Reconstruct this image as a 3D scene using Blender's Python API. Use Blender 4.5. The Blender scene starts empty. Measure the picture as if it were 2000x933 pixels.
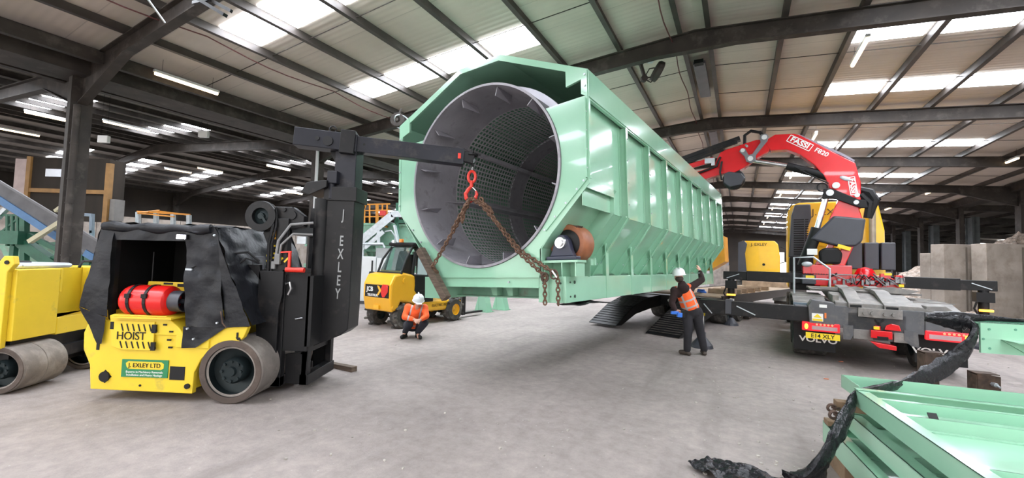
import bpy, math, random
from mathutils import Vector, Matrix, noise
random.seed(7)
SC = bpy.context.scene
COL = SC.collection
V = Vector
PI = math.pi
R = math.radians

# ------------------------------------------------------------------ camera, light, exposure
F_PX, PITCH, ROLL, EYE = 824.2, 0.048445, 0.031195, 1.85
_c, _s, _cr, _sr = math.cos(PITCH), math.sin(PITCH), math.cos(ROLL), math.sin(ROLL)
cam_data = bpy.data.cameras.new('camera')
cam_data.sensor_width = 36.0
cam_data.lens = F_PX / 2000 * 36
cam_data.clip_end = 500
cam = bpy.data.objects.new('camera', cam_data)
COL.objects.link(cam)
_up0 = V((0, -_s, _c))
_right = V((1, 0, 0)) * _cr + _up0 * _sr
_up = V((-1, 0, 0)) * _sr + _up0 * _cr
_fw = V((0, _c, _s))
cam.matrix_world = Matrix(((_right.x, _up.x, -_fw.x, 0), (_right.y, _up.y, -_fw.y, 0), (_right.z, _up.z, -_fw.z, EYE), (0, 0, 0, 1)))
SC.camera = cam

world = bpy.data.worlds.new('overcast_sky')
SC.world = world
world.use_nodes = True
bg = world.node_tree.nodes['Background']
bg.inputs[0].default_value = (1.0, 0.975, 0.95, 1)
bg.inputs[1].default_value = 2.3
SKYLIGHT_POWER = 15.0
TUBE_POWER = 2.5
SC.view_settings.view_transform = 'Standard'
SC.view_settings.look = 'None'
SC.view_settings.gamma = 1
SC.view_settings.use_curve_mapping = False
SC.view_settings.exposure = 0.55
SC.cycles.max_bounces = 7
SC.cycles.diffuse_bounces = 4
SC.cycles.transparent_max_bounces = 12

# ------------------------------------------------------------------ measuring help: a pixel of the photo to a point of the place
def ray(X, Y):
    a = (X - 1000) / F_PX; b = (Y - 466.5) / F_PX
    px = a * _cr + b * _sr; py = -a * _sr + b * _cr
    return V((px, _c + _s * py, _s - _c * py))
def atd(X, Y, d):
    r = ray(X, Y)
    return V((0, 0, EYE)) + r * (d / r.y)

# ------------------------------------------------------------------ materials
MATS = {}
def mat(name, col, rough=0.5, metal=0.0, var=0.12, vscale=3.0, dirt=None, dirt_amt=0.0, dirt_scale=4.0, bump=0.0, bscale=30.0, coat=0.0, emit=None, estr=0.0, alpha=None, trans=0.0, stretch=None):
    if name in MATS: return MATS[name]
    m = bpy.data.materials.new(name); m.use_nodes = True
    nt = m.node_tree; N = nt.nodes; L = nt.links
    p = N['Principled BSDF']
    p.inputs['Roughness'].default_value = rough
    p.inputs['Metallic'].default_value = metal
    p.inputs['Coat Weight'].default_value = coat
    if max(col) < 0.03: p.inputs['Specular IOR Level'].default_value = 0.28
    if trans: p.inputs['Transmission Weight'].default_value = trans
    tc = N.new('ShaderNodeTexCoord'); src = tc.outputs['Object']
    if stretch:
        mp = N.new('ShaderNodeMapping'); mp.inputs['Scale'].default_value = stretch
        L.new(src, mp.inputs[0]); src = mp.outputs[0]
    c = (col[0], col[1], col[2], 1)
    if var > 0 or dirt:
        n = N.new('ShaderNodeTexNoise'); n.inputs['Scale'].default_value = vscale; n.inputs['Detail'].default_value = 5
        L.new(src, n.inputs['Vector'])
        r = N.new('ShaderNodeValToRGB')
        r.color_ramp.elements[0].position = 0.3; r.color_ramp.elements[1].position = 0.7
        r.color_ramp.elements[0].color = tuple(v * (1 - var) for v in col) + (1,)
        r.color_ramp.elements[1].color = tuple(min(1, v * (1 + var)) for v in col) + (1,)
        L.new(n.outputs[0], r.inputs[0]); out = r.outputs[0]
        if dirt:
            n2 = N.new('ShaderNodeTexNoise'); n2.inputs['Scale'].default_value = dirt_scale; n2.inputs['Detail'].default_value = 8; n2.inputs['Roughness'].default_value = 0.65
            L.new(src, n2.inputs['Vector'])
            r2 = N.new('ShaderNodeValToRGB')
            r2.color_ramp.elements[0].position = 0.62 - dirt_amt * 0.3; r2.color_ramp.elements[1].position = 0.72
            r2.color_ramp.elements[0].color = (0, 0, 0, 1); r2.color_ramp.elements[1].color = (1, 1, 1, 1)
            L.new(n2.outputs[0], r2.inputs[0])
            mx = N.new('ShaderNodeMix'); mx.data_type = 'RGBA'
            L.new(r2.outputs[0], mx.inputs[0]); L.new(out, mx.inputs[6]); mx.inputs[7].default_value = dirt + (1,)
            out = mx.outputs[2]
        L.new(out, p.inputs['Base Color'])
    else:
        p.inputs['Base Color'].default_value = c
    if bump:
        nb = N.new('ShaderNodeTexNoise'); nb.inputs['Scale'].default_value = bscale; nb.inputs['Detail'].default_value = 6
        L.new(src, nb.inputs['Vector'])
        b = N.new('ShaderNodeBump'); b.inputs['Strength'].default_value = bump; b.inputs['Distance'].default_value = 0.02
        L.new(nb.outputs[0], b.inputs['Height']); L.new(b.outputs[0], p.inputs['Normal'])
    if emit:
        p.inputs['Emission Color'].default_value = emit + (1,); p.inputs['Emission Strength'].default_value = estr
    MATS[name] = m
    return m

M_mint = mat('mint_paint', (0.295, 0.545, 0.385), 0.14, var=0.03, coat=0.4)
M_mint_in = mat('mint_paint_inside', (0.10, 0.28, 0.19), 0.5, var=0.1)
M_mint_d = mat('mint_dull_paint', (0.22, 0.42, 0.30), 0.55, var=0.15, dirt=(0.25, 0.22, 0.18), dirt_amt=0.3)
M_yellow = mat('yellow_plant_paint', (0.74, 0.53, 0.03), 0.38, var=0.05, dirt=(0.45, 0.36, 0.06), dirt_amt=0.12, dirt_scale=3)
M_amber = mat('amber_plant_paint', (0.86, 0.44, 0.02), 0.3, var=0.04, coat=0.3)
M_cab = mat('cab_yellow_paint', (0.88, 0.50, 0.02), 0.3, var=0.04, coat=0.3)
M_black = mat('black_steel', (0.009, 0.009, 0.010), 0.42, metal=0.0, var=0.3, dirt=(0.035, 0.03, 0.028), dirt_amt=0.25)
M_black_m = mat('matt_black_plastic', (0.011, 0.011, 0.012), 0.55, var=0.2)
M_navy = mat('blue_black_boom_paint', (0.016, 0.017, 0.024), 0.4, metal=0.0, var=0.2, dirt=(0.05, 0.045, 0.045), dirt_amt=0.2)
M_tarp = mat('black_pvc_tarpaulin', (0.010, 0.011, 0.014), 0.40, var=0.35, vscale=2.5, bump=0.7, bscale=7)
M_tarp_in = mat('tarpaulin_inside_shade', (0.005, 0.005, 0.005), 0.7, var=0.3)  # near black, the shade under the canopy put into the colour
M_rub = mat('tyre_rubber', (0.05, 0.046, 0.042), 0.85, var=0.25, dirt=(0.20, 0.18, 0.16), dirt_amt=0.4, bump=0.3)
M_press = mat('dusty_press_on_tyre', (0.20, 0.175, 0.155), 0.85, var=0.22, vscale=5, dirt=(0.33, 0.30, 0.27), dirt_amt=0.5, bump=0.2)
M_tyre_side = mat('worn_tyre_side', (0.075, 0.055, 0.045), 0.8, var=0.3, dirt=(0.13, 0.10, 0.08), dirt_amt=0.4)
M_hub = mat('dark_green_black_hub', (0.018, 0.026, 0.028), 0.4, metal=0.3, var=0.3)
M_red = mat('red_crane_paint', (0.66, 0.006, 0.012), 0.25, var=0.06, coat=0.5)
M_red_m = mat('red_gas_bottle_paint', (0.66, 0.012, 0.010), 0.28, var=0.08, dirt=(0.6, 0.25, 0.2), dirt_amt=0.08)
M_white = mat('white_mark', (0.82, 0.82, 0.80), 0.5, var=0.05)
M_grey_txt = mat('grey_letter_paint', (0.30, 0.31, 0.31), 0.5, var=0.1)
M_greenplate = mat('green_sign_plate', (0.02, 0.20, 0.08), 0.4, var=0.05)
M_drum = mat('dark_grey_drum_steel', (0.29, 0.28, 0.305), 0.45, metal=0.0, var=0.2, vscale=2, dirt=(0.16, 0.15, 0.16), dirt_amt=0.3)
M_drumrim = mat('bright_grey_rim', (0.42, 0.41, 0.45), 0.35, metal=0.4, var=0.1)
M_rust = mat('rusty_steel', (0.085, 0.055, 0.042), 0.8, metal=0.2, var=0.4, vscale=12, dirt=(0.14, 0.085, 0.06), dirt_amt=0.4, dirt_scale=14)
M_rustchain = mat('rusty_chain', (0.15, 0.085, 0.055), 0.7, metal=0.4, var=0.4, vscale=20)
M_hookred = mat('red_hook_paint', (0.70, 0.03, 0.015), 0.35, var=0.1)
M_steel = mat('bright_steel', (0.62, 0.63, 0.64), 0.22, metal=0.9, var=0.05)
M_galv = mat('galvanised_steel', (0.50, 0.54, 0.57), 0.45, metal=0.5, var=0.12, vscale=9)
M_girder = mat('dirty_roof_steel', (0.034, 0.027, 0.023), 0.65, metal=0.0, var=0.4, vscale=2.0, dirt=(0.085, 0.072, 0.064), dirt_amt=0.3, dirt_scale=3)
M_purlin = mat('dusty_purlin_steel', (0.06, 0.05, 0.045), 0.5, metal=0.1, var=0.4, vscale=1.5)
M_timber = mat('weathered_timber', (0.13, 0.095, 0.07), 0.85, var=0.35, vscale=6, stretch=(1, 1, 6), bump=0.5)
M_timber2 = mat('pale_dunnage_timber', (0.36, 0.27, 0.19), 0.8, var=0.3, vscale=4, bump=0.4)
M_grey = mat('dark_grey_chassis_paint', (0.09, 0.092, 0.10), 0.45, metal=0.1, var=0.15, dirt=(0.17, 0.155, 0.145), dirt_amt=0.4)
M_grey2 = mat('dusty_grey_checker_plate', (0.20, 0.19, 0.18), 0.6, metal=0.2, var=0.2, dirt=(0.32, 0.29, 0.26), dirt_amt=0.5, bump=0.2, bscale=60)
M_fair = mat('slate_grey_plastic', (0.045, 0.048, 0.06), 0.4, var=0.08)
M_orange = mat('hi_vis_orange', (0.95, 0.13, 0.02), 0.7, var=0.08)
M_navycloth = mat('navy_work_cloth', (0.022, 0.024, 0.035), 0.9, var=0.3, bump=0.3, bscale=14)
M_darkcloth = mat('charcoal_work_trousers', (0.026, 0.025, 0.029), 0.9, var=0.3, bump=0.3, bscale=14)
M_hood = mat('brown_black_hoodie', (0.028, 0.016, 0.016), 0.9, var=0.2)
M_skin = mat('skin', (0.55, 0.30, 0.22), 0.5, var=0.08)
M_helmet = mat('white_helmet_shell', (0.80, 0.82, 0.84), 0.25, var=0.02)
M_boot = mat('worn_boot_leather', (0.06, 0.045, 0.035), 0.7, var=0.3)
M_glass = mat('tinted_cab_glass', (0.25, 0.36, 0.35), 0.05, var=0, trans=0.85)
M_conc = mat('concrete_blocks', (0.30, 0.26, 0.225), 0.9, var=0.22, vscale=1.2, dirt=(0.18, 0.15, 0.125), dirt_amt=0.5, dirt_scale=1.5, bump=0.4, bscale=10)
M_clad = mat('brown_wall_cladding', (0.018, 0.013, 0.009), 0.8, var=0.35, vscale=0.6, stretch=(3, 3, 0.4))
M_gdark = mat('dark_green_plant_paint', (0.03, 0.14, 0.085), 0.5, var=0.2)
M_blue = mat('pale_blue_paint', (0.08, 0.20, 0.40), 0.5, var=0.15)
M_orail = mat('orange_handrail_paint', (0.75, 0.30, 0.03), 0.5, var=0.1)
M_offw = mat('off_white_cabinet_paint', (0.66, 0.68, 0.69), 0.4, var=0.04)
M_polythene = mat('black_polythene', (0.012, 0.012, 0.014), 0.16, var=0.2, bump=1.0, bscale=22)
M_plate = mat('number_plate_yellow', (0.85, 0.62, 0.02), 0.35, var=0)
M_txt = mat('black_lettering', (0.01, 0.01, 0.01), 0.5, var=0)
M_lens = mat('red_lamp_lens', (0.75, 0.02, 0.03), 0.2, var=0, emit=(1.0, 0.03, 0.04), estr=0.35)
M_lensw = mat('clear_lamp_lens', (0.45, 0.30, 0.31), 0.3, var=0.1)
M_beacon = mat('amber_beacon_light', (1.0, 0.35, 0.02), 0.3, var=0, emit=(1.0, 0.36, 0.03), estr=4)
M_led = mat('work_lamp_light', (1, 1, 1), 0.3, var=0, emit=(0.86, 0.86, 1.0), estr=60)
M_brake = mat('lit_brake_light', (1, 0.05, 0.03), 0.3, var=0, emit=(1.0, 0.08, 0.04), estr=4)
M_tube = mat('lit_fluorescent_tube', (1, 1, 1), 0.3, var=0, emit=(1.0, 0.72, 0.42), estr=TUBE_POWER)
M_brake_disc = mat('orange_brown_roller_tyre', (0.30, 0.105, 0.045), 0.5, var=0.2, vscale=8)
M_ltblue = mat('bright_blue_plastic', (0.03, 0.16, 0.62), 0.4, var=0)
M_green2 = mat('bright_green_sheet', (0.10, 0.42, 0.20), 0.5, var=0.1)

def floor_mat():
    m = bpy.data.materials.new('dusty_concrete_floor'); m.use_nodes = True
    nt = m.node_tree; N = nt.nodes; L = nt.links; p = N['Principled BSDF']
    tc = N.new('ShaderNodeTexCoord')
    def nz(sc, det, ro=0.6, st=None):
        n = N.new('ShaderNodeTexNoise'); n.inputs['Scale'].default_value = sc; n.inputs['Detail'].default_value = det; n.inputs['Roughness'].default_value = ro
        if st:
            mp = N.new('ShaderNodeMapping'); mp.inputs['Scale'].default_value = st; mp.inputs['Rotation'].default_value = (0, 0, 0.6)
            L.new(tc.outputs['Object'], mp.inputs[0]); L.new(mp.outputs[0], n.inputs['Vector'])
        else: L.new(tc.outputs['Object'], n.inputs['Vector'])
        return n
    def ramp(n, a, ca, b, cb):
        r = N.new('ShaderNodeValToRGB'); r.color_ramp.elements[0].position = a; r.color_ramp.elements[1].position = b
        r.color_ramp.elements[0].color = ca + (1,); r.color_ramp.elements[1].color = cb + (1,)
        L.new(n.outputs[0], r.inputs[0]); return r
    r1 = ramp(nz(0.35, 8), 0.35, (0.262, 0.226, 0.213), 0.68, (0.395, 0.345, 0.325))
    r2 = ramp(nz(6, 9, 0.75), 0.3, (0.70, 0.70, 0.70), 0.75, (1.16, 1.15, 1.13))
    mx = N.new('ShaderNodeMix'); mx.data_type = 'RGBA'; mx.blend_type = 'MULTIPLY'; mx.inputs[0].default_value = 1
    L.new(r1.outputs[0], mx.inputs[6]); L.new(r2.outputs[0], mx.inputs[7])
    r3 = ramp(nz(1.6, 5, 0.6, (1, 0.12, 1)), 0.54, (0, 0, 0), 0.70, (0.55, 0.55, 0.55))
    mx2 = N.new('ShaderNodeMix'); mx2.data_type = 'RGBA'; L.new(r3.outputs[0], mx2.inputs[0]); L.new(mx.outputs[2], mx2.inputs[6]); mx2.inputs[7].default_value = (0.16, 0.138, 0.13, 1)
    vo = N.new('ShaderNodeTexVoronoi'); vo.inputs['Scale'].default_value = 9; L.new(tc.outputs['Object'], vo.inputs['Vector'])
    r4 = N.new('ShaderNodeValToRGB'); r4.color_ramp.elements[0].position = 0.05; r4.color_ramp.elements[1].position = 0.10
    r4.color_ramp.elements[0].color = (1, 1, 1, 1); r4.color_ramp.elements[1].color = (0, 0, 0, 1); L.new(vo.outputs['Distance'], r4.inputs[0])
    ms = N.new('ShaderNodeMath'); ms.operation = 'MULTIPLY'; L.new(r4.outputs[0], ms.inputs[0])
    r5 = ramp(nz(0.8, 3), 0.5, (0, 0, 0), 0.66, (0.8, 0.8, 0.8)); L.new(r5.outputs[0], ms.inputs[1])
    mx3 = N.new('ShaderNodeMix'); mx3.data_type = 'RGBA'; L.new(ms.outputs[0], mx3.inputs[0]); L.new(mx2.outputs[2], mx3.inputs[6]); mx3.inputs[7].default_value = (0.62, 0.59, 0.56, 1)
    L.new(mx3.outputs[2], p.inputs['Base Color'])
    p.inputs['Roughness'].default_value = 0.78
    b = N.new('ShaderNodeBump'); b.inputs['Strength'].default_value = 0.5; b.inputs['Distance'].default_value = 0.01
    nb = nz(40, 6, 0.7); L.new(nb.outputs[0], b.inputs['Height']); L.new(b.outputs[0], p.inputs['Normal'])
    return m
M_floor = floor_mat()

def sheet_mat(name, col, col2, pitch=0.25, seam=1.0, axis=1):
    """corrugated roof or wall sheeting: ribs across AXIS, a faint lap line every SEAM metres"""
    m = bpy.data.materials.new(name); m.use_nodes = True
    nt = m.node_tree; N = nt.nodes; L = nt.links; p = N['Principled BSDF']; p.inputs['Roughness'].default_value = 0.7
    tc = N.new('ShaderNodeTexCoord'); sp = N.new('ShaderNodeSeparateXYZ'); L.new(tc.outputs['Object'], sp.inputs[0])
    w = N.new('ShaderNodeMath'); w.operation = 'MULTIPLY'; L.new(sp.outputs[axis], w.inputs[0]); w.inputs[1].default_value = 2 * PI / pitch
    s = N.new('ShaderNodeMath'); s.operation = 'SINE'; L.new(w.outputs[0], s.inputs[0])
    b = N.new('ShaderNodeBump'); b.inputs['Strength'].default_value = 0.14; b.inputs['Distance'].default_value = 0.02
    L.new(s.outputs[0], b.inputs['Height']); L.new(b.outputs[0], p.inputs['Normal'])
    n = N.new('ShaderNodeTexNoise'); n.inputs['Scale'].default_value = 0.5; n.inputs['Detail'].default_value = 6; L.new(tc.outputs['Object'], n.inputs['Vector'])
    r = N.new('ShaderNodeValToRGB'); r.color_ramp.elements[0].position = 0.35; r.color_ramp.elements[1].position = 0.68
    r.color_ramp.elements[0].color = col2 + (1,); r.color_ramp.elements[1].color = col + (1,); L.new(n.outputs[0], r.inputs[0])
    fr = N.new('ShaderNodeMath'); fr.operation = 'FRACT'
    dv = N.new('ShaderNodeMath'); dv.operation = 'DIVIDE'; dv.inputs[1].default_value = seam; L.new(sp.outputs[axis], dv.inputs[0]); L.new(dv.outputs[0], fr.inputs[0])
    lt = N.new('ShaderNodeMath'); lt.operation = 'LESS_THAN'; lt.inputs[1].default_value = 0.02; L.new(fr.outputs[0], lt.inputs[0])
    mx = N.new('ShaderNodeMix'); mx.data_type = 'RGBA'; L.new(lt.outputs[0], mx.inputs[0]); L.new(r.outputs[0], mx.inputs[6]); mx.inputs[7].default_value = tuple(v * 0.72 for v in col) + (1,)
    L.new(mx.outputs[2], p.inputs['Base Color'])
    return m
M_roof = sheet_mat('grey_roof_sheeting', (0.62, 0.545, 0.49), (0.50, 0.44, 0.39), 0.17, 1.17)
M_roof_d = sheet_mat('shaded_roof_sheeting', (0.22, 0.20, 0.18), (0.14, 0.125, 0.11), 0.25, 1.17)  # darker copy of the roof sheeting, the dim bays' shade put into its colour
M_wall = sheet_mat('brown_sheeted_wall', (0.040, 0.030, 0.022), (0.022, 0.016, 0.012), 0.3, 1.2)
M_wallg = sheet_mat('green_sheeted_wall', (0.26, 0.42, 0.30), (0.18, 0.32, 0.22), 0.3, 2.4)

def skylight_mat():
    m = bpy.data.materials.new('daylight_sheet'); m.use_nodes = True
    nt = m.node_tree; N = nt.nodes; L = nt.links; p = N['Principled BSDF']
    p.inputs['Base Color'].default_value = (0.7, 0.75, 0.8, 1)
    tc = N.new('ShaderNodeTexCoord'); w = N.new('ShaderNodeTexWave'); w.inputs['Scale'].default_value = 1.6; w.inputs['Distortion'].default_value = 1.5; w.bands_direction = 'Y'
    L.new(tc.outputs['Object'], w.inputs[0])
    r = N.new('ShaderNodeValToRGB'); r.color_ramp.elements[0].color = (0.80, 0.87, 1.0, 1); r.color_ramp.elements[1].color = (0.94, 0.97, 1.0, 1); L.new(w.outputs[0], r.inputs[0])
    L.new(r.outputs[0], p.inputs['Emission Color']); p.inputs['Emission Strength'].default_value = SKYLIGHT_POWER
    return m
M_sky = skylight_mat()

def perforated_mat():
    """steel screen plate with square holes punched round the drum; the holes really let one see through"""
    m = bpy.data.materials.new('perforated_screen_plate'); m.use_nodes = True
    nt = m.node_tree; N = nt.nodes; L = nt.links; p = N['Principled BSDF']
    p.inputs['Base Color'].default_value = (0.42, 0.41, 0.43, 1); p.inputs['Metallic'].default_value = 0.2; p.inputs['Roughness'].default_value = 0.5
    tc = N.new('ShaderNodeTexCoord'); sp = N.new('ShaderNodeSeparateXYZ'); L.new(tc.outputs['UV'], sp.inputs[0])
    def cell(o, n):
        a = N.new('ShaderNodeMath'); a.operation = 'MULTIPLY'; a.inputs[1].default_value = n; L.new(sp.outputs[o], a.inputs[0])
        f = N.new('ShaderNodeMath'); f.operation = 'FRACT'; L.new(a.outputs[0], f.inputs[0])
        g = N.new('ShaderNodeMath'); g.operation = 'GREATER_THAN'; g.inputs[1].default_value = 0.36; L.new(f.outputs[0], g.inputs[0]); return g
    a = cell(0, 1.0); b = cell(1, 1.0)
    mm = N.new('ShaderNodeMath'); mm.operation = 'MULTIPLY'; L.new(a.outputs[0], mm.inputs[0]); L.new(b.outputs[0], mm.inputs[1])
    inv = N.new('ShaderNodeMath'); inv.operation = 'SUBTRACT'; inv.inputs[0].default_value = 1; L.new(mm.outputs[0], inv.inputs[1])
    L.new(inv.outputs[0], p.inputs['Alpha'])
    return m
M_perf = perforated_mat()

# ------------------------------------------------------------------ mesh helpers
class MB:
    def __init__(s): s.v = []; s.f = []; s.m = []; s.cur = 0; s.T = Matrix.Identity(4)
    def add(s, vs, fs):
        n = len(s.v); s.v += [tuple(s.T @ V(p)) for p in vs]
        s.f += [tuple(i + n for i in f) for f in fs]; s.m += [s.cur] * len(fs)
        return s
    def box(s, x0, x1, y0, y1, z0, z1):
        return s.add([(x, y, z) for z in (z0, z1) for y in (y0, y1) for x in (x0, x1)], [(0, 2, 3, 1), (4, 5, 7, 6), (0, 1, 5, 4), (2, 6, 7, 3), (0, 4, 6, 2), (1, 3, 7, 5)])
    def cbox(s, c, d, M=None):
        x, y, z = d[0] / 2, d[1] / 2, d[2] / 2
        vs = [V((i * x, j * y, k * z)) for k in (-1, 1) for j in (-1, 1) for i in (-1, 1)]
        if M is not None: vs = [M @ q for q in vs]
        return s.add([q + V(c) for q in vs], [(0, 2, 3, 1), (4, 5, 7, 6), (0, 1, 5, 4), (2, 6, 7, 3), (0, 4, 6, 2), (1, 3, 7, 5)])
    def bar(s, a, b, w, h, up=(0, 0, 1)):
        """square bar from A to B, W wide sideways, H high"""
        a, b = V(a), V(b); d = (b - a).normalized(); u = V(up)
        if abs(d.dot(u)) > 0.98: u = V((0, 1, 0))
        r = d.cross(u).normalized() * (w / 2); u = r.cross(d).normalized() * (h / 2)
        return s.add([a - r - u, a + r - u, a + r + u, a - r + u, b - r - u, b + r - u, b + r + u, b - r + u], [(0, 1, 2, 3), (7, 6, 5, 4), (0, 4, 5, 1), (1, 5, 6, 2), (2, 6, 7, 3), (3, 7, 4, 0)])
    def tbar(s, a, b, w0, h0, w1, h1, up=(0, 0, 1)):
        a, b = V(a), V(b); d = (b - a).normalized(); u = V(up)
        if abs(d.dot(u)) > 0.98: u = V((0, 1, 0))
        r = d.cross(u).normalized(); u = r.cross(d).normalized()
        vs = [a - r * w0 / 2 - u * h0 / 2, a + r * w0 / 2 - u * h0 / 2, a + r * w0 / 2 + u * h0 / 2, a - r * w0 / 2 + u * h0 / 2,
              b - r * w1 / 2 - u * h1 / 2, b + r * w1 / 2 - u * h1 / 2, b + r * w1 / 2 + u * h1 / 2, b - r * w1 / 2 + u * h1 / 2]
        return s.add(vs, [(0, 1, 2, 3), (7, 6, 5, 4), (0, 4, 5, 1), (1, 5, 6, 2), (2, 6, 7, 3), (3, 7, 4, 0)])
    def cyl(s, a, b, r0, r1=None, n=20, caps=True):
        a, b = V(a), V(b); r1 = r0 if r1 is None else r1; d = (b - a).normalized()
        u = V((0, 0, 1)) if abs(d.z) < 0.9 else V((1, 0, 0))
        x = d.cross(u).normalized(); y = d.cross(x)
        vs = []
        for p, r in ((a, r0), (b, r1)):
            for i in range(n): t = 2 * PI * i / n; vs.append(p + (x * math.cos(t) + y * math.sin(t)) * r)
        fs = [(i, (i + 1) % n, n + (i + 1) % n, n + i) for i in range(n)]
        if caps: fs += [tuple(range(n - 1, -1, -1)), tuple(range(n, 2 * n))]
        return s.add(vs, fs)
    def tube(s, pts, r, n=8, caps=True):
        pts = [V(p) for p in pts]; vs = []; k = len(pts); x = None
        for i, p in enumerate(pts):
            d = (pts[min(i + 1, k - 1)] - pts[max(i - 1, 0)]).normalized()
            if x is None: x = d.cross(V((0, 0, 1)) if abs(d.z) < 0.9 else V((1, 0, 0))).normalized()
            else: x = (x - d * x.dot(d)).normalized()
            y = d.cross(x); rr = r[i] if isinstance(r, (list, tuple)) else r
            for j in range(n): t = 2 * PI * j / n; vs.append(p + (x * math.cos(t) + y * math.sin(t)) * rr)
        fs = [(i * n + j, i * n + (j + 1) % n, (i + 1) * n + (j + 1) % n, (i + 1) * n + j) for i in range(k - 1) for j in range(n)]
        if caps: fs += [tuple(range(n - 1, -1, -1)), tuple(range((k - 1) * n, k * n))]
        return s.add(vs, fs)
    def prism(s, poly, d0, d1, plane='xz'):
        """polygon in a plane, extruded along the third axis from d0 to d1"""
        def P(a, b, d): return (a, d, b) if plane == 'xz' else ((d, a, b) if plane == 'yz' else (a, b, d))
        n = len(poly)
        return s.add([P(a, b, d0) for a, b in poly] + [P(a, b, d1) for a, b in poly], [tuple(range(n)), tuple(range(2 * n - 1, n - 1, -1))] + [(i, n + i, n + (i + 1) % n, (i + 1) % n) for i in range(n)])
    def lathe(s, prof, c=(0, 0, 0), ax='y', n=32):
        """profile of (radius, along-axis) turned about an axis through C"""
        vs = []; k = len(prof); c = V(c)
        for r, a in prof:
            for j in range(n):
                t = 2 * PI * j / n; q, w = r * math.cos(t), r * math.sin(t)
                vs.append(c + (V((q, a, w)) if ax == 'y' else V((a, q, w)) if ax == 'x' else V((q, w, a))))
        return s.add(vs, [(i * n + j, i * n + (j + 1) % n, (i + 1) * n + (j + 1) % n, (i + 1) * n + j) for i in range(k - 1) for j in range(n)])
    def ell(s, c, r, n=14, m=9, M=None):
        c = V(c); vs = []
        for i in range(m + 1):
            f = PI * i / m
            for j in range(n):
                t = 2 * PI * j / n; p = V((r[0] * math.sin(f) * math.cos(t), r[1] * math.sin(f) * math.sin(t), r[2] * math.cos(f)))
                vs.append(c + (M @ p if M is not None else p))
        return s.add(vs, [(i * n + j, i * n + (j + 1) % n, (i + 1) * n + (j + 1) % n, (i + 1) * n + j) for i in range(m) for j in range(n)])
    def patch(s, A, B, C, D, nu=12, nv=12, amp=0.0, fr=3.0, seed=0, nrm=None):
        """subdivided quad A-B-C-D with rumples along its normal"""
        A, B, C, D = map(V, (A, B, C, D)); n = nrm and V(nrm) or (B - A).cross(D - A).normalized()
        vs = []
        for i in range(nv + 1):
            for j in range(nu + 1):
                u, v = j / nu, i / nv
                p = (A * (1 - u) + B * u) * (1 - v) + (D * (1 - u) + C * u) * v
                vs.append(p + n * amp * (noise.noise(p * fr + V((seed, 0, 0))) + 0.6 * noise.noise(p * fr * 2.7 + V((seed, 3, 0)))))
        w = nu + 1
        return s.add(vs, [(i * w + j, i * w + j + 1, (i + 1) * w + j + 1, (i + 1) * w + j) for i in range(nv) for j in range(nu)])
    def build(s, name, mats, parent=None, smooth=False, bevel=0.0, solid=0.0, merge=False, matrix=None):
        me = bpy.data.meshes.new(name); me.from_pydata(s.v, [], s.f)
        if not isinstance(mats, (list, tuple)): mats = [mats]
        for m in mats: me.materials.append(m)
        if len(mats) > 1: me.polygons.foreach_set('material_index', s.m)
        if smooth:
            me.polygons.foreach_set('use_smooth', [True] * len(me.polygons))
            me.set_sharp_from_angle(angle=R(38))
        me.update()
        o = bpy.data.objects.new(name, me); COL.objects.link(o)
        if parent is not None: o.parent = parent
        if matrix is not None: o.matrix_world = matrix
        if solid:
            d = o.modifiers.new('solid', 'SOLIDIFY'); d.thickness = solid; d.offset = 0
        if bevel:
            d = o.modifiers.new('bevel', 'BEVEL'); d.width = bevel; d.segments = 2; d.limit_method = 'ANGLE'
        return o

def tag(o, label=None, cat=None, group=None, kind=None):
    if label: o['label'] = label
    if cat: o['category'] = cat
    if group: o['group'] = group
    if kind: o['kind'] = kind
    return o
def empty(name, loc=(0, 0, 0), rz=0.0, M=None):
    o = bpy.data.objects.new(name, None); COL.objects.link(o)
    if M is not None: o.matrix_world = M
    else: o.location = loc; o.rotation_euler = (0, 0, rz)
    o.empty_display_size = 0.2
    return o
def text(name, body, size, mat_, parent, M, extrude=0.002, font_scale=1.0, spacing=1.0, bold=0.0):
    cu = bpy.data.curves.new(name, 'FONT'); cu.body = body; cu.size = size; cu.extrude = extrude; cu.align_x = 'CENTER'; cu.align_y = 'CENTER'; cu.space_character = spacing; cu.offset = bold
    t = bpy.data.objects.new('tmp', cu); COL.objects.link(t)
    bpy.context.view_layer.update()
    me = bpy.data.meshes.new_from_object(t.evaluated_get(bpy.context.evaluated_depsgraph_get()))
    bpy.data.objects.remove(t)
    me.materials.clear(); me.materials.append(mat_)
    me.transform(M @ Matrix.Diagonal((font_scale, 1, 1, 1)))
    o = bpy.data.objects.new(name, me); COL.objects.link(o)
    if parent is not None: o.parent = parent
    return o
def facing(loc, right, up):
    """matrix that lays flat text at LOC with its reading direction RIGHT and its top UP"""
    r = V(right).normalized(); u = (V(up) - r * V(up).dot(r)).normalized(); n = r.cross(u); l = V(loc)
    return Matrix(((r.x, u.x, n.x, l.x), (r.y, u.y, n.y, l.y), (r.z, u.z, n.z, l.z), (0, 0, 0, 1)))
def copy_tree(o, parent=None):
    c = o.copy(); COL.objects.link(c); c.parent = parent
    for ch in [q for q in bpy.data.objects if q.parent == o]: copy_tree(ch, c)
    return c
def frame_matrix(O, yaw, pitch=0.0, roll=0.0):
    cy, sy = math.cos(yaw), math.sin(yaw)
    A = V((sy * math.cos(pitch), cy * math.cos(pitch), math.sin(pitch))); R0 = V((cy, -sy, 0)); U0 = R0.cross(A)
    r = R0 * math.cos(roll) + U0 * math.sin(roll); u = r.cross(A)
    return Matrix(((r.x, A.x, u.x, O[0]), (r.y, A.y, u.y, O[1]), (r.z, A.z, u.z, O[2]), (0, 0, 0, 1)))
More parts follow.
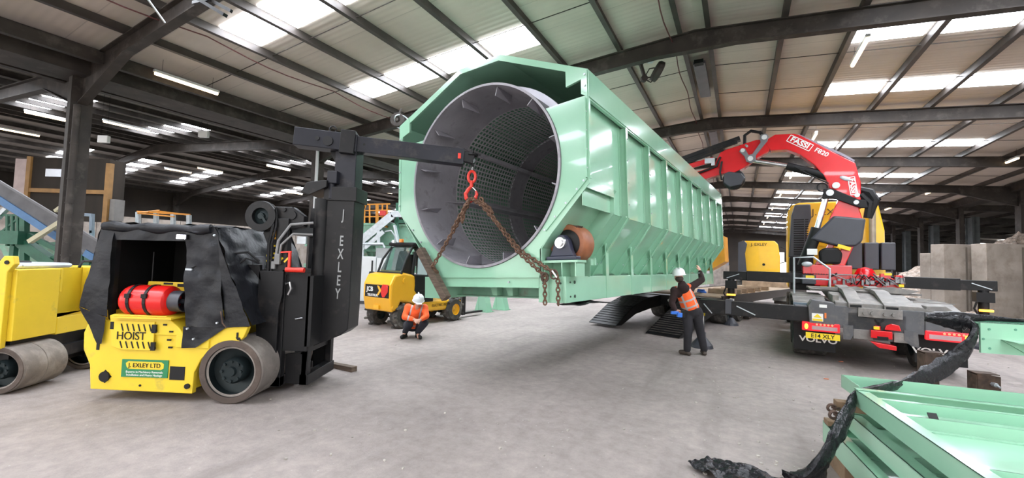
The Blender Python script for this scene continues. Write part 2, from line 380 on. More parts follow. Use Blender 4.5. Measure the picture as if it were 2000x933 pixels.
def chain_mesh(mb, pts, link=0.055, wire=0.009):
    """a chain of interlocking oval links along a polyline"""
    pts = [V(p) for p in pts]; seg = [(pts[i + 1] - pts[i]).length for i in range(len(pts) - 1)]; tot = sum(seg)
    step = link * 0.72; k = max(2, int(tot / step)); flip = 0
    def at(d):
        for i, q in enumerate(seg):
            if d <= q or i == len(seg) - 1: return pts[i].lerp(pts[i + 1], min(1, d / q)), (pts[i + 1] - pts[i]).normalized()
            d -= q
    for i in range(k):
        c, d = at((i + 0.5) * tot / k)
        a = d.cross(V((0.3, 1, 0.1))).normalized(); b = d.cross(a)
        if flip: a, b = b, a
        flip ^= 1
        loop = [c + d * (math.cos(t) * link / 2) + a * (math.sin(t) * link * 0.33) for t in [2 * PI * j / 8 for j in range(8)]]
        n = 5; vs = []
        for j, p in enumerate(loop):
            out = (p - c).normalized()
            for q in range(n): t = 2 * PI * q / n; vs.append(p + (out * math.cos(t) + b * math.sin(t)) * wire)
        mb.add(vs, [(j * n + q, j * n + (q + 1) % n, ((j + 1) % 8) * n + (q + 1) % n, ((j + 1) % 8) * n + q) for j in range(8) for q in range(n)])
    return mb

# ================================================================== THE HALL
B_YAW = 0.49507813
BM = frame_matrix((0, 0, 0), B_YAW)
RX, HALF, BAY, L0 = -0.995, 14.016, 7.0, 4.101          # ridge line, half span, frame spacing, first frame seen
HR, HV = 7.861, 6.712                                    # sheet height at ridge and valley
SLOPE = (HR - HV) / HALF
LV, RV = RX - HALF, RX + HALF                            # valley lines
LX = LV - 2 * HALF                                       # far eaves of the left span
END, START = 76.0, -14.0
def roof_z(x):
    if x < LV: return HR - SLOPE * abs(x - (LV - HALF))
    if x > RV: return HV - 0.07 * (x - RV)
    return HR - SLOPE * abs(x - RX)
def bw(x, l, z): return BM @ V((x, l, z))
def struct(mb, name, m, **k):
    o = mb.build(name, m, None, matrix=BM, **k); o['kind'] = 'structure'; return o

struct(MB().box(-70, 60, -40, 140, -0.1, 0), 'floor', M_floor)
# roof sheets, one slab each slope
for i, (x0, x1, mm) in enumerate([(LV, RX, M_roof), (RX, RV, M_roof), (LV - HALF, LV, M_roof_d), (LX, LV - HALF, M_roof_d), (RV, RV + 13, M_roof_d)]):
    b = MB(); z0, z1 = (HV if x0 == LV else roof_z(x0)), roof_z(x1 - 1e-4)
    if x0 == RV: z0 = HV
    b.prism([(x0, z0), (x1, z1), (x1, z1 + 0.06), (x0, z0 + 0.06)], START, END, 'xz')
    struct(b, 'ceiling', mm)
# purlins
P_LEFT = [-14.2, -12.4, -10.78, -9.32, -7.7, -6.05, -4.47, -2.87, -1.36]
P_RIGHT = [-0.72, 0.87, 2.3, 3.9, 5.38, 6.93, 8.45, 10.0, 11.6]
def purlin(x, l0=START, l1=END, m=None):
    z = roof_z(x); b = MB()
    b.box(x - 0.035, x + 0.035, l0, l1, z - 0.20, z - 0.004).box(x - 0.035, x + 0.08, l0, l1, z - 0.205, z - 0.185)
    struct(b, 'roof_beam', m or M_purlin)
for x in P_LEFT + P_RIGHT: purlin(x)
for x in P_LEFT + P_RIGHT: purlin(x - 2 * HALF, -4, END, M_girder)
for x in (RV + 0.8, RV + 2.6, RV + 4.4, RV + 6.2, RV + 8, RV + 10): purlin(x, 8, END, M_girder)
# portal rafters
def rafter(xa, xb, l, deep_a, deep_b, haunch_at):
    """I-section rafter from XA to XB under the roof; deeper where it meets the column (haunch_at 'a' or 'b')"""
    b = MB(); za, zb = roof_z(xa), roof_z(xb)
    xs = [xa, xa + (2.6 if haunch_at == 'a' else 0.9) * (1 if xb > xa else -1), xb - (0.9 if haunch_at == 'a' else 2.6) * (1 if xb > xa else -1), xb]
    dd = [deep_a, 0.60, 0.60, deep_b]
    for i in range(3):
        x0, x1 = xs[i], xs[i + 1]; z0, z1 = roof_z(x0 + (1e-4 if xb > xa else -1e-4)) - 0.20, roof_z(x1 - (1e-4 if xb > xa else -1e-4)) - 0.20
        b.prism([(x0, z0), (x1, z1), (x1, z1 - dd[i + 1] + 0.2), (x0, z0 - dd[i] + 0.2)], l - 0.008, l + 0.008, 'xz')
        for zt0, zt1 in ((z0, z1), (z0 - dd[i] + 0.2, z1 - dd[i + 1] + 0.2)):
            b.prism([(x0, zt0), (x1, zt1), (x1, zt1 - 0.025), (x0, zt0 - 0.025)], l - 0.10, l + 0.10, 'xz')
    struct(b, 'portal_beam', M_girder)
def column(x, l, h, w=0.36, m=None):
    b = MB(); b.box(x - 0.01, x + 0.01, l - w / 2, l + w / 2, 0, h)
    for s in (-1, 1): b.box(x - 0.11 - 0.0, x + 0.11, l + s * w / 2 - 0.012, l + s * w / 2 + 0.012, 0, h)
    for s in (-1, 1): b.box(x + s * 0.10 - 0.012, x + s * 0.10 + 0.012, l - w / 2, l + w / 2, 0, h)
    b.box(x - 0.2, x + 0.2, l - 0.25, l + 0.25, 0, 0.03)
    struct(b, 'column', m or M_girder)
k = 0
for i in range(-1, 11):
    l = L0 + BAY * i
    if i >= -1:
        rafter(LV, RX, l, 1.25, 0.68, 'a'); rafter(RX, RV, l, 0.68, 1.25, 'b')
    rafter(LV - HALF, LV, l, 0.68, 1.25, 'b'); rafter(LX, LV - HALF, l, 1.25, 0.68, 'a')
    column(LV, l, HV - 0.2, 0.40)
    column(LX + 0.2, l, HV - 0.2)
    if i >= 3:
        column(RV, l, HV - 0.2, 0.55)
        b = MB(); b.bar((RV, l, HV - 0.45), (RV + 12.5, l, HV - 1.25), 0.2, 0.4); struct(b, 'portal_beam', M_girder)
# valley gutters
struct(MB().box(LV - 0.55, LV + 0.55, -4, END, HV - 0.55, HV - 0.06).box(LV - 1.25, LV - 1.05, -4, END, HV - 0.45, HV - 0.1).box(LV + 1.2, LV + 1.35, -4, END, HV - 0.42, HV - 0.14), 'trim_1', M_girder)
struct(MB().box(RV - 0.4, RV + 0.5, 10, END, HV - 0.45, HV - 0.06), 'trim_2', M_girder)
# thin sag bars between purlins, at thirds of each bay
b = MB()
for i in range(0, 8):
    for f in (2.35, 4.65):
        l = L0 + BAY * i + f
        for xs in (P_LEFT, P_RIGHT):
            for a, c in zip(xs[:-1], xs[1:]): b.bar((a, l, roof_z(a) - 0.1), (c, l, roof_z(c) - 0.1), 0.016, 0.016)
struct(b, 'trim_3', M_girder)
# walls
struct(MB().box(LX - 0.1, LX, -4, END, 0, HV), 'wall_left', M_wall)
b = MB(); DX0, DX1, DH = 3.2, 7.0, 4.2
b.box(LX, DX0, END, END + 0.15, 0, 9).box(DX1, RV + 13, END, END + 0.15, 0, 9).box(DX0, DX1, END, END + 0.15, DH, 9)
struct(b, 'wall_back', M_wall)
struct(MB().box(RV + 12.6, RV + 12.8, 8, END, 0, 4.6), 'wall_right', M_wallg)
struct(MB().box(RV + 0.3, RV + 0.6, 24, END, 0, 1.8), 'wall_right', M_conc)
b = MB()
for i in range(14): b.box(LX + 4.6, LX + 5.2, 2 + i * 2.4, 4.37 + i * 2.4, 0, 4.0)
struct(b, 'wall_left', M_conc)
# daylight sheets (roof windows)
def sky_sheet(w, n=[0]):
    b = MB(); b.box(-w / 2, w / 2, -0.475, 0.475, -0.03, -0.008); n[0] += 1
    return b
proto = {}
def skylight(x0, x1, l):
    w = round(x1 - x0, 2); xm = (x0 + x1) / 2
    if w not in proto:
        b = sky_sheet(w); o = b.build('window_1', M_sky); proto[w] = o
    else: o = proto[w].copy(); COL.objects.link(o)
    sl = (roof_z(x1) - roof_z(x0)) / (x1 - x0)
    o.matrix_world = BM @ Matrix.Translation((xm, l, (roof_z(x0) + roof_z(x1)) / 2)) @ Matrix.Rotation(-math.atan(sl), 4, 'Y')
    o['kind'] = 'structure'; o.name = 'window_1'
CELLS_L = [(-10.70, -9.40), (-9.24, -7.80), (-7.62, -6.15), (-5.95, -4.55)]
CELLS_R = [(2.38, 3.80), (3.98, 5.30), (5.46, 6.85), (7.02, 8.36)]
for i in range(-2, 10):
    for f in (1.52, 5.25):
        l = L0 + BAY * i + f
        for c in CELLS_L + CELLS_R: skylight(c[0], c[1], l)
        if i >= -1:
            for c in CELLS_L + CELLS_R: skylight(c[0] - 2 * HALF, c[1] - 2 * HALF, l)

# tube lights hanging under the roof
def make_tube_light():
    e = empty('tube_light')
    MB().box(-0.05, 0.05, -0.78, 0.78, 0.03, 0.10).build('housing', M_offw, e, bevel=0.01)
    MB().cyl((0, -0.75, 0), (0, 0.75, 0), 0.045, n=10).build('tube', M_tube, e)
    for s in (-0.6, 0.6): MB().tube([(0, s, 0.1), (0.02, s, 0.42)], 0.004, 4).build('hanging_wire', M_black_m, e)
    return e
TL = [(-13.40, 5.75, 'lit tube light over the forklift, the nearest under the left roof slope', None),
      (2.55, 12.75, 'lit tube light in front of the nearest roof windows at upper right', None),
      (2.62, 20.6, 'lit tube light above the elbow of the red crane boom', None)]
ORD = ('nearest', 'second', 'third', 'fourth', 'fifth', 'farthest')
for n_, l in enumerate((28.6, 36.4, 44.2, 52, 60, 68)): TL.append((2.6, l, 'lit tube light in the row beyond the crane, %s of six down the hall' % ORD[n_], 'tube lights down the hall'))
for x, l, w_ in ((9.8, 25.0, 'nearest'), (9.8, 33.0, 'middle'), (9.8, 41.0, 'farthest')): TL.append((x, l, 'lit tube light under the dim right roof edge, %s of three' % w_, 'tube lights at right'))
for x, l, w_ in ((-24.9, 6.0, 'crossing behind the near column head'), (-30.8, 6.3, 'long one at the left picture edge'), (-33.1, 5.4, 'short one cut by the left picture edge'), (-33.1, 14.0, 'left one of the pair below the far beam'), (-31.4, 15.1, 'right one of the pair below the far beam'),
                 (-25.5, 16.1, 'left of the boom tower head'), (-26.4, 26.1, 'just left of the drum housing, upper one'), (-22.5, 7.6, 'right behind the near column'), (-26.4, 36, 'just left of the drum housing, lower one'), (-34, 23, 'low over the tarpaulin'), (-18.6, 25.6, 'under the boom arm, nearer one'), (-18.6, 33.6, 'under the boom arm, farther one')):
    TL.append((x, l, 'lit tube light in the left bay, ' + w_, 'tube lights in the left bay'))
tl0 = make_tube_light()
for i, (x, l, lab, grp) in enumerate(TL):
    e = tl0 if i == 0 else copy_tree(tl0)
    e.matrix_world = BM @ Matrix.Translation((x, l, roof_z(x) - 0.45))
    tag(e, lab, 'light')
    if grp: e['group'] = grp
# red and black cables clipped along two purlins
for x, lab in ((-10.95, 'dusty red cable sagging along a roof purlin left of the drum'), (-1.55, 'dusty red cable running along the ridge purlin')):
    b = MB(); pts = []
    for i in range(70):
        l = -2 + i * 0.5; pts.append((x + 0.03 * math.sin(i), l, roof_z(x) - 0.24 - 0.11 * abs(math.sin(i * 0.45))))
    b.tube(pts, 0.016, 5)
    tag(b.build('cable', mat('dusty_red_cable', (0.13, 0.045, 0.045), 0.6), None, matrix=BM, smooth=True), lab, 'cable')
# grey cross-braces near the first column head
b = MB(); p0 = atd(287, -4, 6.5); p1 = atd(322, 44, 6.9); b.bar(p0, p1, 0.022, 0.022)
tag(b.build('brace_rod', M_galv), 'pale thin rod beside the nearest roof beam, at the top left', 'rod')
b = MB(); b.bar(atd(385, -3, 6.6), atd(440, 30, 6.4), 0.07, 0.05); b.bar(atd(400, -6, 6.6), atd(452, 22, 6.4), 0.04, 0.05); b.bar(atd(378, 6, 6.7), atd(412, -2, 6.5), 0.05, 0.05)
tag(b.build('cable_tray', M_black), 'pair of dark steel rails hanging by the nearest roof beam', 'bracket')

# fan on a swivel bracket under the second portal beam
p = atd(1250, 128, 11.3); e = empty('ceiling_fan', p)
tag(e, 'dusty dark fan heater on a swivel arm under the roof beam above the drum', 'fan')
MB().cyl((0, 0, 0.16), (0.0, 0, 0.05), 0.10, n=14).bar((0.0, 0, 0.10), (0.14, 0, -0.35), 0.09, 0.07).cyl((0.12, -0.05, -0.36), (0.12, 0.06, -0.36), 0.09, n=14).build('arm', M_girder, e)
MB().lathe([(0.0, -0.07), (0.24, -0.07), (0.28, -0.02), (0.28, 0.09), (0.22, 0.12), (0.0, 0.12)], (0, 0, 0), 'x', 20).build('motor_drum', M_girder, e, smooth=True).matrix_local = Matrix.Translation((0.46, 0, -0.14)) @ Matrix.Rotation(R(25), 4, 'Y')
b = MB().tube([(0.15, 0, -0.34), (0.3, 0.0, -0.32), (0.42, 0, -0.2)], 0.02, 6).tube([(0.17, 0, -0.25), (0.26, 0, -0.08), (0.4, 0, -0.05)], 0.015, 6).tube([(0.14, 0, -0.38), (0.3, 0, -0.46), (0.45, 0, -0.3)], 0.018, 6)
b.build('bracket', M_girder, e, smooth=True)
MB().box(0.22, 0.36, -0.08, 0.08, 0.10, 0.26).build('junction_box', M_galv, e, bevel=0.01)
# dark heater strip
for x, l, t in ((-1.04, 14.2, 'dark radiant heater strip hung beside the ridge, the nearer one'), (-1.04, 21.0, 'dark radiant heater strip hung beside the ridge, the farther one')):
    e = empty('heater_strip', M=BM @ Matrix.Translation((x, l, roof_z(x) - 0.22))); tag(e, t, 'heater')
    MB().box(-0.16, 0.16, -1.35, 1.35, -0.04, 0.04).build('panel', mat('heater_grey', (0.13, 0.12, 0.14), 0.5), e)
    MB().box(-0.12, 0.12, -1.5, -1.3, -0.08, 0.03).build('end_box', M_black_m, e)
# hose reel / pulley left of the drum housing
p = atd(776, 234, 12.6); e = empty('chain_pulley', p); tag(e, 'brown hoist wheel wrapped with hanging cable, left of the drum housing top', 'pulley')
MB().lathe([(0.10, -0.05), (0.20, -0.05), (0.22, 0), (0.20, 0.05), (0.10, 0.05), (0.10, -0.05)], (0, 0, 0), 'y', 20).build('wheel', M_girder, e, smooth=True)
MB().cyl((0, -0.08, 0), (0, 0.08, 0), 0.05, n=10).bar((0, 0, 0), (0.1, 0, 0.35), 0.05, 0.05).build('hanger', M_girder, e)
b = MB(); b.tube([(0.2 * math.cos(t) + 0.12, 0.1 * math.sin(t * 2), 0.2 * math.sin(t) - 0.05) for t in [i * 0.4 for i in range(17)]], 0.02, 5); b.build('cable_wrap', M_galv, e, smooth=True)
# little white lamps and boxes up in the roof
for x, y, d, t in ((203, 272, 14, 'small white emergency sign box left of the near column'), (398, 262, 15, 'white speaker box hung under the left bay roof')):
    e = empty('emergency_box', atd(x, y, d)); tag(e, t, 'box')
    MB().box(-0.17, 0.17, -0.06, 0.06, -0.12, 0.12).build('casing', M_white, e, bevel=0.015)
    bl_ = BM.inverted() @ atd(x, y, d)
    for s in (-0.1, 0.1): MB().tube([(s, 0, 0.12), (s, 0, roof_z(bl_.x) - bl_.z)], 0.006, 4).build('wire', M_black_m, e)
for x, y, d, t in ((1637, 151, 15.5, 'small white spotlight hung from a purlin at right'), (1690, 238, 19.5, 'small white sensor under the beam above the red crane'), (1812, 26, 12.0, 'small white camera by the roof windows at the top right'), (1808, 330, 24, 'white hanging lamp beyond the crane')):
    e = empty('roof_sensor', atd(x, y, d)); tag(e, t, 'lamp')
    MB().lathe([(0.0, -0.09), (0.07, -0.09), (0.09, 0.0), (0.06, 0.07), (0, 0.07)], (0, 0, 0), 'z', 12).build('lamp_head', M_white, e, smooth=True)
    bl_ = BM.inverted() @ atd(x, y, d)
    MB().tube([(0, 0, 0.06), (0, 0, max(0.15, roof_z(bl_.x) - bl_.z))], 0.006, 4).build('wire', M_black_m, e)
b = MB(); b.tube([bw(LV + 0.27, L0 - 0.12, 0), bw(LV + 0.27, L0 - 0.12, 5.4)], 0.075, 12)
for z in (1.6, 2.3, 2.9, 3.5, 4.4): b.cyl(bw(LV + 0.27, L0 - 0.12, z), bw(LV + 0.27, L0 - 0.12, z + 0.03), 0.09, n=12)
tag(b.build("downpipe", M_girder, smooth=True), "dirty round downpipe strapped to the near roof column", "pipe")

# ================================================================== THE DRUM SCREEN (mint green housing, dark steel drum), hung level
SM = frame_matrix((0.736, 5.556, 1.3), R(34.66), R(-0.33), R(2.9))
scr = empty('drum_screen', M=SM)
tag(scr, 'huge mint green screening machine with an open dark steel drum, lifted clear of the floor', 'machine')
CX, CZ, RI, LEN = -1.455, 1.90, 1.385, 10.9
XR, XL = 0.37, -3.28
# hood: five-sided shell along the whole length
hp = [(XL, 1.5), (XL, 3.05), (-1.86, 3.70), (-1.05, 3.70), (XR, 3.06), (XR, 2.70)]
b = MB()
for (x0, z0), (x1, z1) in zip(hp[1:-1], hp[2:]):
    n = V((-(z1 - z0), 0, x1 - x0)).normalized() * 0.015
    b.prism([(x0, z0), (x1, z1), (x1 + n.x, z1 + n.z), (x0 + n.x, z0 + n.z)], 0, LEN + 0.1, 'xz')
b.box(XL - 0.01, XL + 0.01, 0, LEN, 1.5, 3.05)
b.box(XR - 0.05, XR, 0, LEN + 0.1, 2.68, 2.70)
b.build('hood', M_mint, scr)
# flange round the front of the hood, with corner gussets
b = MB(); inn = [(XL + 0.10, 2.86), (XL + 0.10, 2.98), (-1.84, 3.62), (-1.07, 3.62), (0.28, 3.02), (0.28, 2.75)]
out = [(XL, 2.62), (XL, 3.05), (-1.86, 3.70), (-1.05, 3.70), (XR, 3.06), (XR, 2.70)]
for i in range(5): b.prism([out[i], out[i + 1], inn[i + 1], inn[i]], -0.015, 0.015, 'xz')
b.prism([(XL, 2.80), (XL, 3.05), (-3.02, 3.17), (-3.02, 2.89)], -0.02, 0.02, 'xz')
b.prism([(0.06, 3.20), (XR, 3.06), (XR, 2.74), (0.29, 2.78), (0.29, 2.95), (0.06, 2.90)], -0.02, 0.02, 'xz')
b.build('front_flange', M_mint, scr)
# front plate with the round opening
def ray_poly(poly, a):
    d = V((math.cos(a), math.sin(a))); best = None
    for (x0, z0), (x1, z1) in zip(poly, poly[1:] + poly[:1]):
        e = V((x1 - x0, z1 - z0)); w = V((x0 - CX, z0 - CZ)); den = d.x * e.y - d.y * e.x
        if abs(den) < 1e-9: continue
        t = (w.x * e.y - w.y * e.x) / den; u = (w.x * d.y - w.y * d.x) / den
        if t > 0 and -1e-6 <= u <= 1 + 1e-6: best = t if best is None else min(best, t)
    return best
fp = [(XR, 2.72), (XR, 1.55), (-0.39, 0.72), (-0.39, 0.34), (-2.42, 0.34), (-2.42, 0.58), (XL, 1.50), (XL, 2.66)]
HR_ = 1.425
a0 = math.atan2(2.66 - CZ, XL - CX); a1 = math.atan2(2.72 - CZ, XR - CX) + 2 * PI
angs = sorted(set([a0 + (a1 - a0) * i / 110 for i in range(111)] + [(math.atan2(z - CZ, x - CX)) % (2 * PI) if (math.atan2(z - CZ, x - CX)) % (2 * PI) > a0 else math.atan2(z - CZ, x - CX) + 2 * PI for x, z in fp]))
angs = [a for a in angs if a0 <= a <= a1]
b = MB(); o_, i_ = [], []
ah0 = math.asin((2.68 - CZ) / HR_)
for a in angs:
    t = ray_poly(fp, a); o_.append((CX + math.cos(a) * t, CZ + math.sin(a) * t))
    aa = a
    if a > a1 - 0.35: aa = a + (a - (a1 - 0.35)) / 0.35 * (ah0 + 2 * PI - a1)
    if a < a0 + 0.35: aa = a - ((a0 + 0.35) - a) / 0.35 * (a0 - (PI - ah0))
    i_.append((CX + math.cos(aa) * HR_, CZ + math.sin(aa) * HR_))
for k in range(len(angs) - 1): b.prism([o_[k], o_[k + 1], i_[k + 1], i_[k]], -0.01, 0.01, 'xz')
b.build('front_plate', M_mint, scr)
# seams and bolts on the front
MB().box(-2.42, -0.39, -0.028, -0.008, 0.335, 0.365).build('front_edging', M_mint, scr); MB().bar((-0.30, -0.02, 0.98), (0.33, -0.02, 1.62), 0.02, 0.05).build('front_edging', M_mint, scr); MB().bar((XR - 0.03, -0.02, 1.62), (XR - 0.03, -0.02, 2.68), 0.02, 0.06).build('front_edging', M_mint, scr); MB().box(XL, XL + 0.05, -0.02, 0.0, 1.5, 2.6).build('front_edging', M_mint, scr)
for x, z in [(XR - 0.03, z) for z in (1.75, 2.0, 2.25, 2.5, 2.85, 3.0)] + [(-0.33 + 0.66 * t, 0.95 + 0.67 * t) for t in (0.05, 0.3, 0.55, 0.8, 0.95)] + [(XL + 0.03, z) for z in (1.6, 1.9, 2.2, 2.5, 2.8)] + [(-0.9, 0.27), (-2.3, 0.42), (-2.9, 1.15), (-2.7, 0.93), (-2.5, 0.7)]:
    MB().cyl((x, -0.035, z), (x, -0.01, z), 0.015, n=6).build('bolt', M_galv, scr)

# base frame
MB().box(-0.42, 0.0, 0, LEN, 0, 0.35).build('side_beam', M_mint, scr, bevel=0.006)
MB().box(-2.62, -2.28, 0, LEN, 0, 0.35).box(-2.50, -2.30, 0, 0.4, 0.35, 0.60).build('side_beam', M_mint, scr, bevel=0.006)
MB().box(-2.42, -0.40, 0.0, 0.25, 0.20, 0.345).box(-2.42, -0.40, -0.03, 0.25, 0.195, 0.205).build('cross_beam', M_mint, scr)
MB().box(-2.3, -0.42, 0.55, 0.65, 0.02, 0.34).box(-2.3, -0.42, 0.42, 0.66, 0.02, 0.04).build('cross_beam', M_mint_d, scr)  # recessed beam in the darker, mottled mint
b = MB()
for x in (-1.25, -1.55): b.prism([(x, 0.20), (x + 0.14, 0.20), (x + 0.14, 0.05), (x + 0.06, 0.05)], 0.38, 0.54, 'xz')
b.build('lug', M_mint, scr)
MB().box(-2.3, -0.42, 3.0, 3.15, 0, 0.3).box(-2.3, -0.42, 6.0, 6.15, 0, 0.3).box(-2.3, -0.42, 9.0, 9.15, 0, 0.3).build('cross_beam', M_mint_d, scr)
for x, y in ((-0.38, 0.02), (-0.05, 0.6)):
    b = MB(); b.box(x - 0.02, x, y, y + 0.01, 0.1, 0.24)
b = MB()
for z in (0.08, 0.27):
    b.cyl((0.0, 0.25, z), (0.012, 0.25, z), 0.022, n=10).cyl((0.0, 0.12, z), (0.012, 0.12, z), 0.012, n=8)
for x in (-0.34, -0.08): b.cyl((x, -0.012, 0.26), (x, 0, 0.26), 0.016, n=8)
b.build('bolt_holes', mat('hole_black', (0.05, 0.08, 0.06), 0.8), scr)

# right wall: upright sheet, sloping lower sheet, rib at each station
ST = [1.42 + 1.19 * k for k in range(9)]
ZB, XB, XI, ZI = 1.27, 0.33, -0.36, 0.36
MB().box(XB - 0.072, XB - 0.06, 0, LEN, ZB, 2.72).build('side_sheet', M_mint, scr)
MB().box(XB - 0.012, XB, 0.0, 0.95, 1.5, 1.62).patch((XB, 0, 1.60), (XB, 0.95, 1.60), (XI, 0.95, 0.74), (XI, 0, 0.74), 2, 2).build('wheel_arch_sheet', M_mint, scr, solid=0.012)
MB().prism([(XB, 1.60), (XB, 1.27), (XI, 0.45), (XI, 0.74)], 0.94, 0.955, 'xz').box(XI - 0.012, XI, 0, 0.95, 0.35, 0.76).box(XI - 0.012, 0.03, 0.70, 0.712, 0.34, 0.82).build('arch_web', M_mint, scr)
MB().patch((XB - 0.065, 0.95, ZB), (XB - 0.065, LEN, ZB), (XI - 0.10, LEN, ZI), (XI - 0.10, 0.95, ZI), 2, 2).build('lower_side_sheet', M_mint, scr, solid=0.012)
def rib_mb(y, up0=ZB, first=False):
    b = MB(); w = 0.085
    b.box(XB - 0.06, XB + 0.05, y - 0.006, y + 0.006, ZB, 2.68).box(XB + 0.045, XB + 0.058, y - w * 0.5, y + w * 0.5, ZB - 0.03, 2.68)
    b.box(XB - 0.06, XB - 0.05, y - w, y + w, ZB, 2.68)
    b.bar((XB + 0.052, y, ZB - 0.01), (XI + 0.12, y, ZI - 0.005), w, 0.012).bar((XB - 0.01, y, ZB), (XI + 0.03, y, ZI), 0.012, 0.16)
    return b
def post_mb(y):
    b = MB(); b.box(-0.004, 0.012, y - 0.055, y + 0.055, 0.0, 0.86).box(-0.07, 0.0, y - 0.006, y + 0.006, 0.35, 0.83); return b
for y in ST + [LEN - 0.04]:
    rib = rib_mb(y).build('rib', M_mint, scr)
    c = MB()
    for z in (1.45, 1.8, 2.15, 2.5): c.cyl((XB + 0.05, y + 0.02, z), (XB + 0.068, y + 0.02, z), 0.012, n=6)
    for t in (0.12, 0.45, 0.8): 
        q = V((XB + 0.058, y, ZB)).lerp(V((XI + 0.06, y, ZI)), t); c.cyl(q, q + V((0.012, 0, -0.01)), 0.012, n=6)
    c.build('bolt', M_galv, rib)
    post_mb(y).build('post', M_mint, scr)
rb = MB(); rb.box(XB - 0.0, XB + 0.05, -0.005, 0.005, 1.6, 2.7).box(XB + 0.03, XB + 0.042, 0, 0.07, 1.62, 2.7).bar((XB + 0.01, 0.03, 1.60), (XI, 0.03, 0.74), 0.07, 0.012)
rb.build('rib', M_mint, scr)
rb = MB(); rb.bar((XB + 0.02, 0.96, 1.60), (XI + 0.02, 0.96, 0.74), 0.03, 0.03); rb.build('rib', M_mint, scr)
# left wall, seen only from the front edge
MB().patch((XL, 0.0, 1.5), (XL, LEN, 1.5), (-2.5, LEN, 0.36), (-2.5, 0.0, 0.5), 2, 2).build('lower_side_sheet', M_mint, scr, solid=0.012)
MB().prism([(XL + 0.05, 1.2), (XR - 0.05, 1.2), (XR - 0.05, 3.0), (-1.05, 3.66), (-1.86, 3.66), (XL + 0.05, 3.0)], LEN, LEN + 0.02, 'xz').prism([(-2.5, 0.35), (-0.4, 0.35), (XB - 0.02, 1.2), (XL + 0.05, 1.2)], LEN, LEN + 0.02, 'xz').build('rear_plate', M_mint, scr)
b = MB(); b.prism([(XR + 0.03, 0.75), (XR + 0.03, 1.62), (-1.0, 1.62), (-1.0, 0.45), (-0.1, 0.45)], LEN + 0.05, LEN + 0.95, 'xz')
b.build('rear_discharge_box', mat('orange_yellow_box_paint', (0.80, 0.36, 0.03), 0.4), scr)
# support roller at the front corner
rw = MB(); rw.lathe([(0.06, 0.27), (0.17, 0.27), (0.20, 0.24), (0.255, 0.24), (0.27, 0.26), (0.27, 0.56), (0.255, 0.58), (0.06, 0.58)], (-0.10, 0, 0.80), 'y', 36)
rl = rw.build('support_roller', M_brake_disc, scr, smooth=True)
MB().lathe([(0.0, 0.22), (0.10, 0.22), (0.20, 0.25), (0.21, 0.27), (0.0, 0.27)], (-0.10, 0, 0.80), 'y', 30).build('roller_disc', M_black, rl, smooth=True)
MB().box(-0.33, 0.13, 0.06, 0.20, 0.57, 0.62).prism([(-0.28, 0.62), (0.08, 0.62), (0.04, 0.70), (0.0, 0.84), (-0.06, 0.91), (-0.14, 0.91), (-0.2, 0.84), (-0.24, 0.70)], 0.07, 0.19, 'xz').build('bearing_housing', mat('navy_bearing_paint', (0.02, 0.025, 0.05), 0.35), scr, bevel=0.012)
MB().cyl((-0.10, 0.0, 0.80), (-0.10, 0.30, 0.80), 0.05, n=20).lathe([(0.05, 0.03), (0.075, 0.03), (0.085, 0.07), (0.05, 0.07)], (-0.10, 0, 0.80), 'y', 20).build('shaft', M_steel, scr, smooth=True)
MB().box(-0.36, 0.16, 0.02, 0.30, 0.535, 0.565).box(-0.35, -0.335, 0.03, 0.30, 0.35, 0.535).box(0.12, 0.135, 0.03, 0.30, 0.35, 0.535).box(-0.08, -0.065, 0.03, 0.30, 0.35, 0.535).box(-0.35, 0.13, 0.27, 0.285, 0.35, 0.535).box(0.10, 0.2, 0.5, 0.53, 0.50, 0.60).box(0.16, 0.175, 0.42, 0.6, 0.5, 0.58).build('bearing_stand', M_mint, scr)
MB().prism([(-0.28, 1.02), (-0.12, 1.06), (0.08, 1.04), (0.02, 0.98), (-0.2, 0.96)], 0.25, 0.4, 'xz').build('wiper_plate', M_rust, scr)

# the drum
drum = MB().lathe([(RI, -0.03), (RI, 1.0)], (CX, 0, CZ), 'y', 96).lathe([(RI + 0.03, 1.0), (RI + 0.03, -0.03), (RI, -0.03)], (CX, 0, CZ), 'y', 96).build('drum', M_drum, scr, smooth=True)
MB().lathe([(RI, -0.035), (RI + 0.035, -0.035), (RI + 0.035, 0.03), (RI, 0.03)], (CX, 0, CZ), 'y', 96).build('drum_lip', M_drum, drum, smooth=True)
MB().lathe([(RI + 0.03, 0.42), (RI + 0.14, 0.42), (RI + 0.14, 0.60), (RI + 0.03, 0.60)], (CX, 0, CZ), 'y', 96).build('running_ring', M_drumrim, drum, smooth=True)
def perf(y0, y1):
    n = 96; vs = []; fs = []; me_uv = []
    nr = round(2 * PI * RI / 0.085); nl = round((y1 - y0) / 0.09)
    for y in (y0, y1):
        for j in range(n + 1):
            t = 2 * PI * j / n; vs.append((CX + RI * math.cos(t), y, CZ + RI * math.sin(t)))
    b = MB().add(vs, [(j, j + 1, n + 2 + j, n + 1 + j) for j in range(n)])
    o = b.build('screen_plate', M_perf, drum, smooth=True)
    uv = o.data.uv_layers.new(name='UVMap')
    for p in o.data.polygons:
        for li in p.loop_indices:
            vi = o.data.loops[li].vertex_index; row, j = divmod(vi, n + 1)
            uv.data[li].uv = (j / n * nr, row * nl)
perf(1.0, 2.8); perf(3.3, 5.2); perf(5.7, 7.6); perf(8.1, 10.6)
for y0, y1 in ((2.8, 3.3), (5.2, 5.7), (7.6, 8.1), (10.6, LEN - 0.02)):
    MB().lathe([(RI, y0), (RI, y1), (RI + 0.03, y1), (RI + 0.03, y0), (RI, y0)], (CX, 0, CZ), 'y', 96).build('drum_band', M_drum, drum, smooth=True)
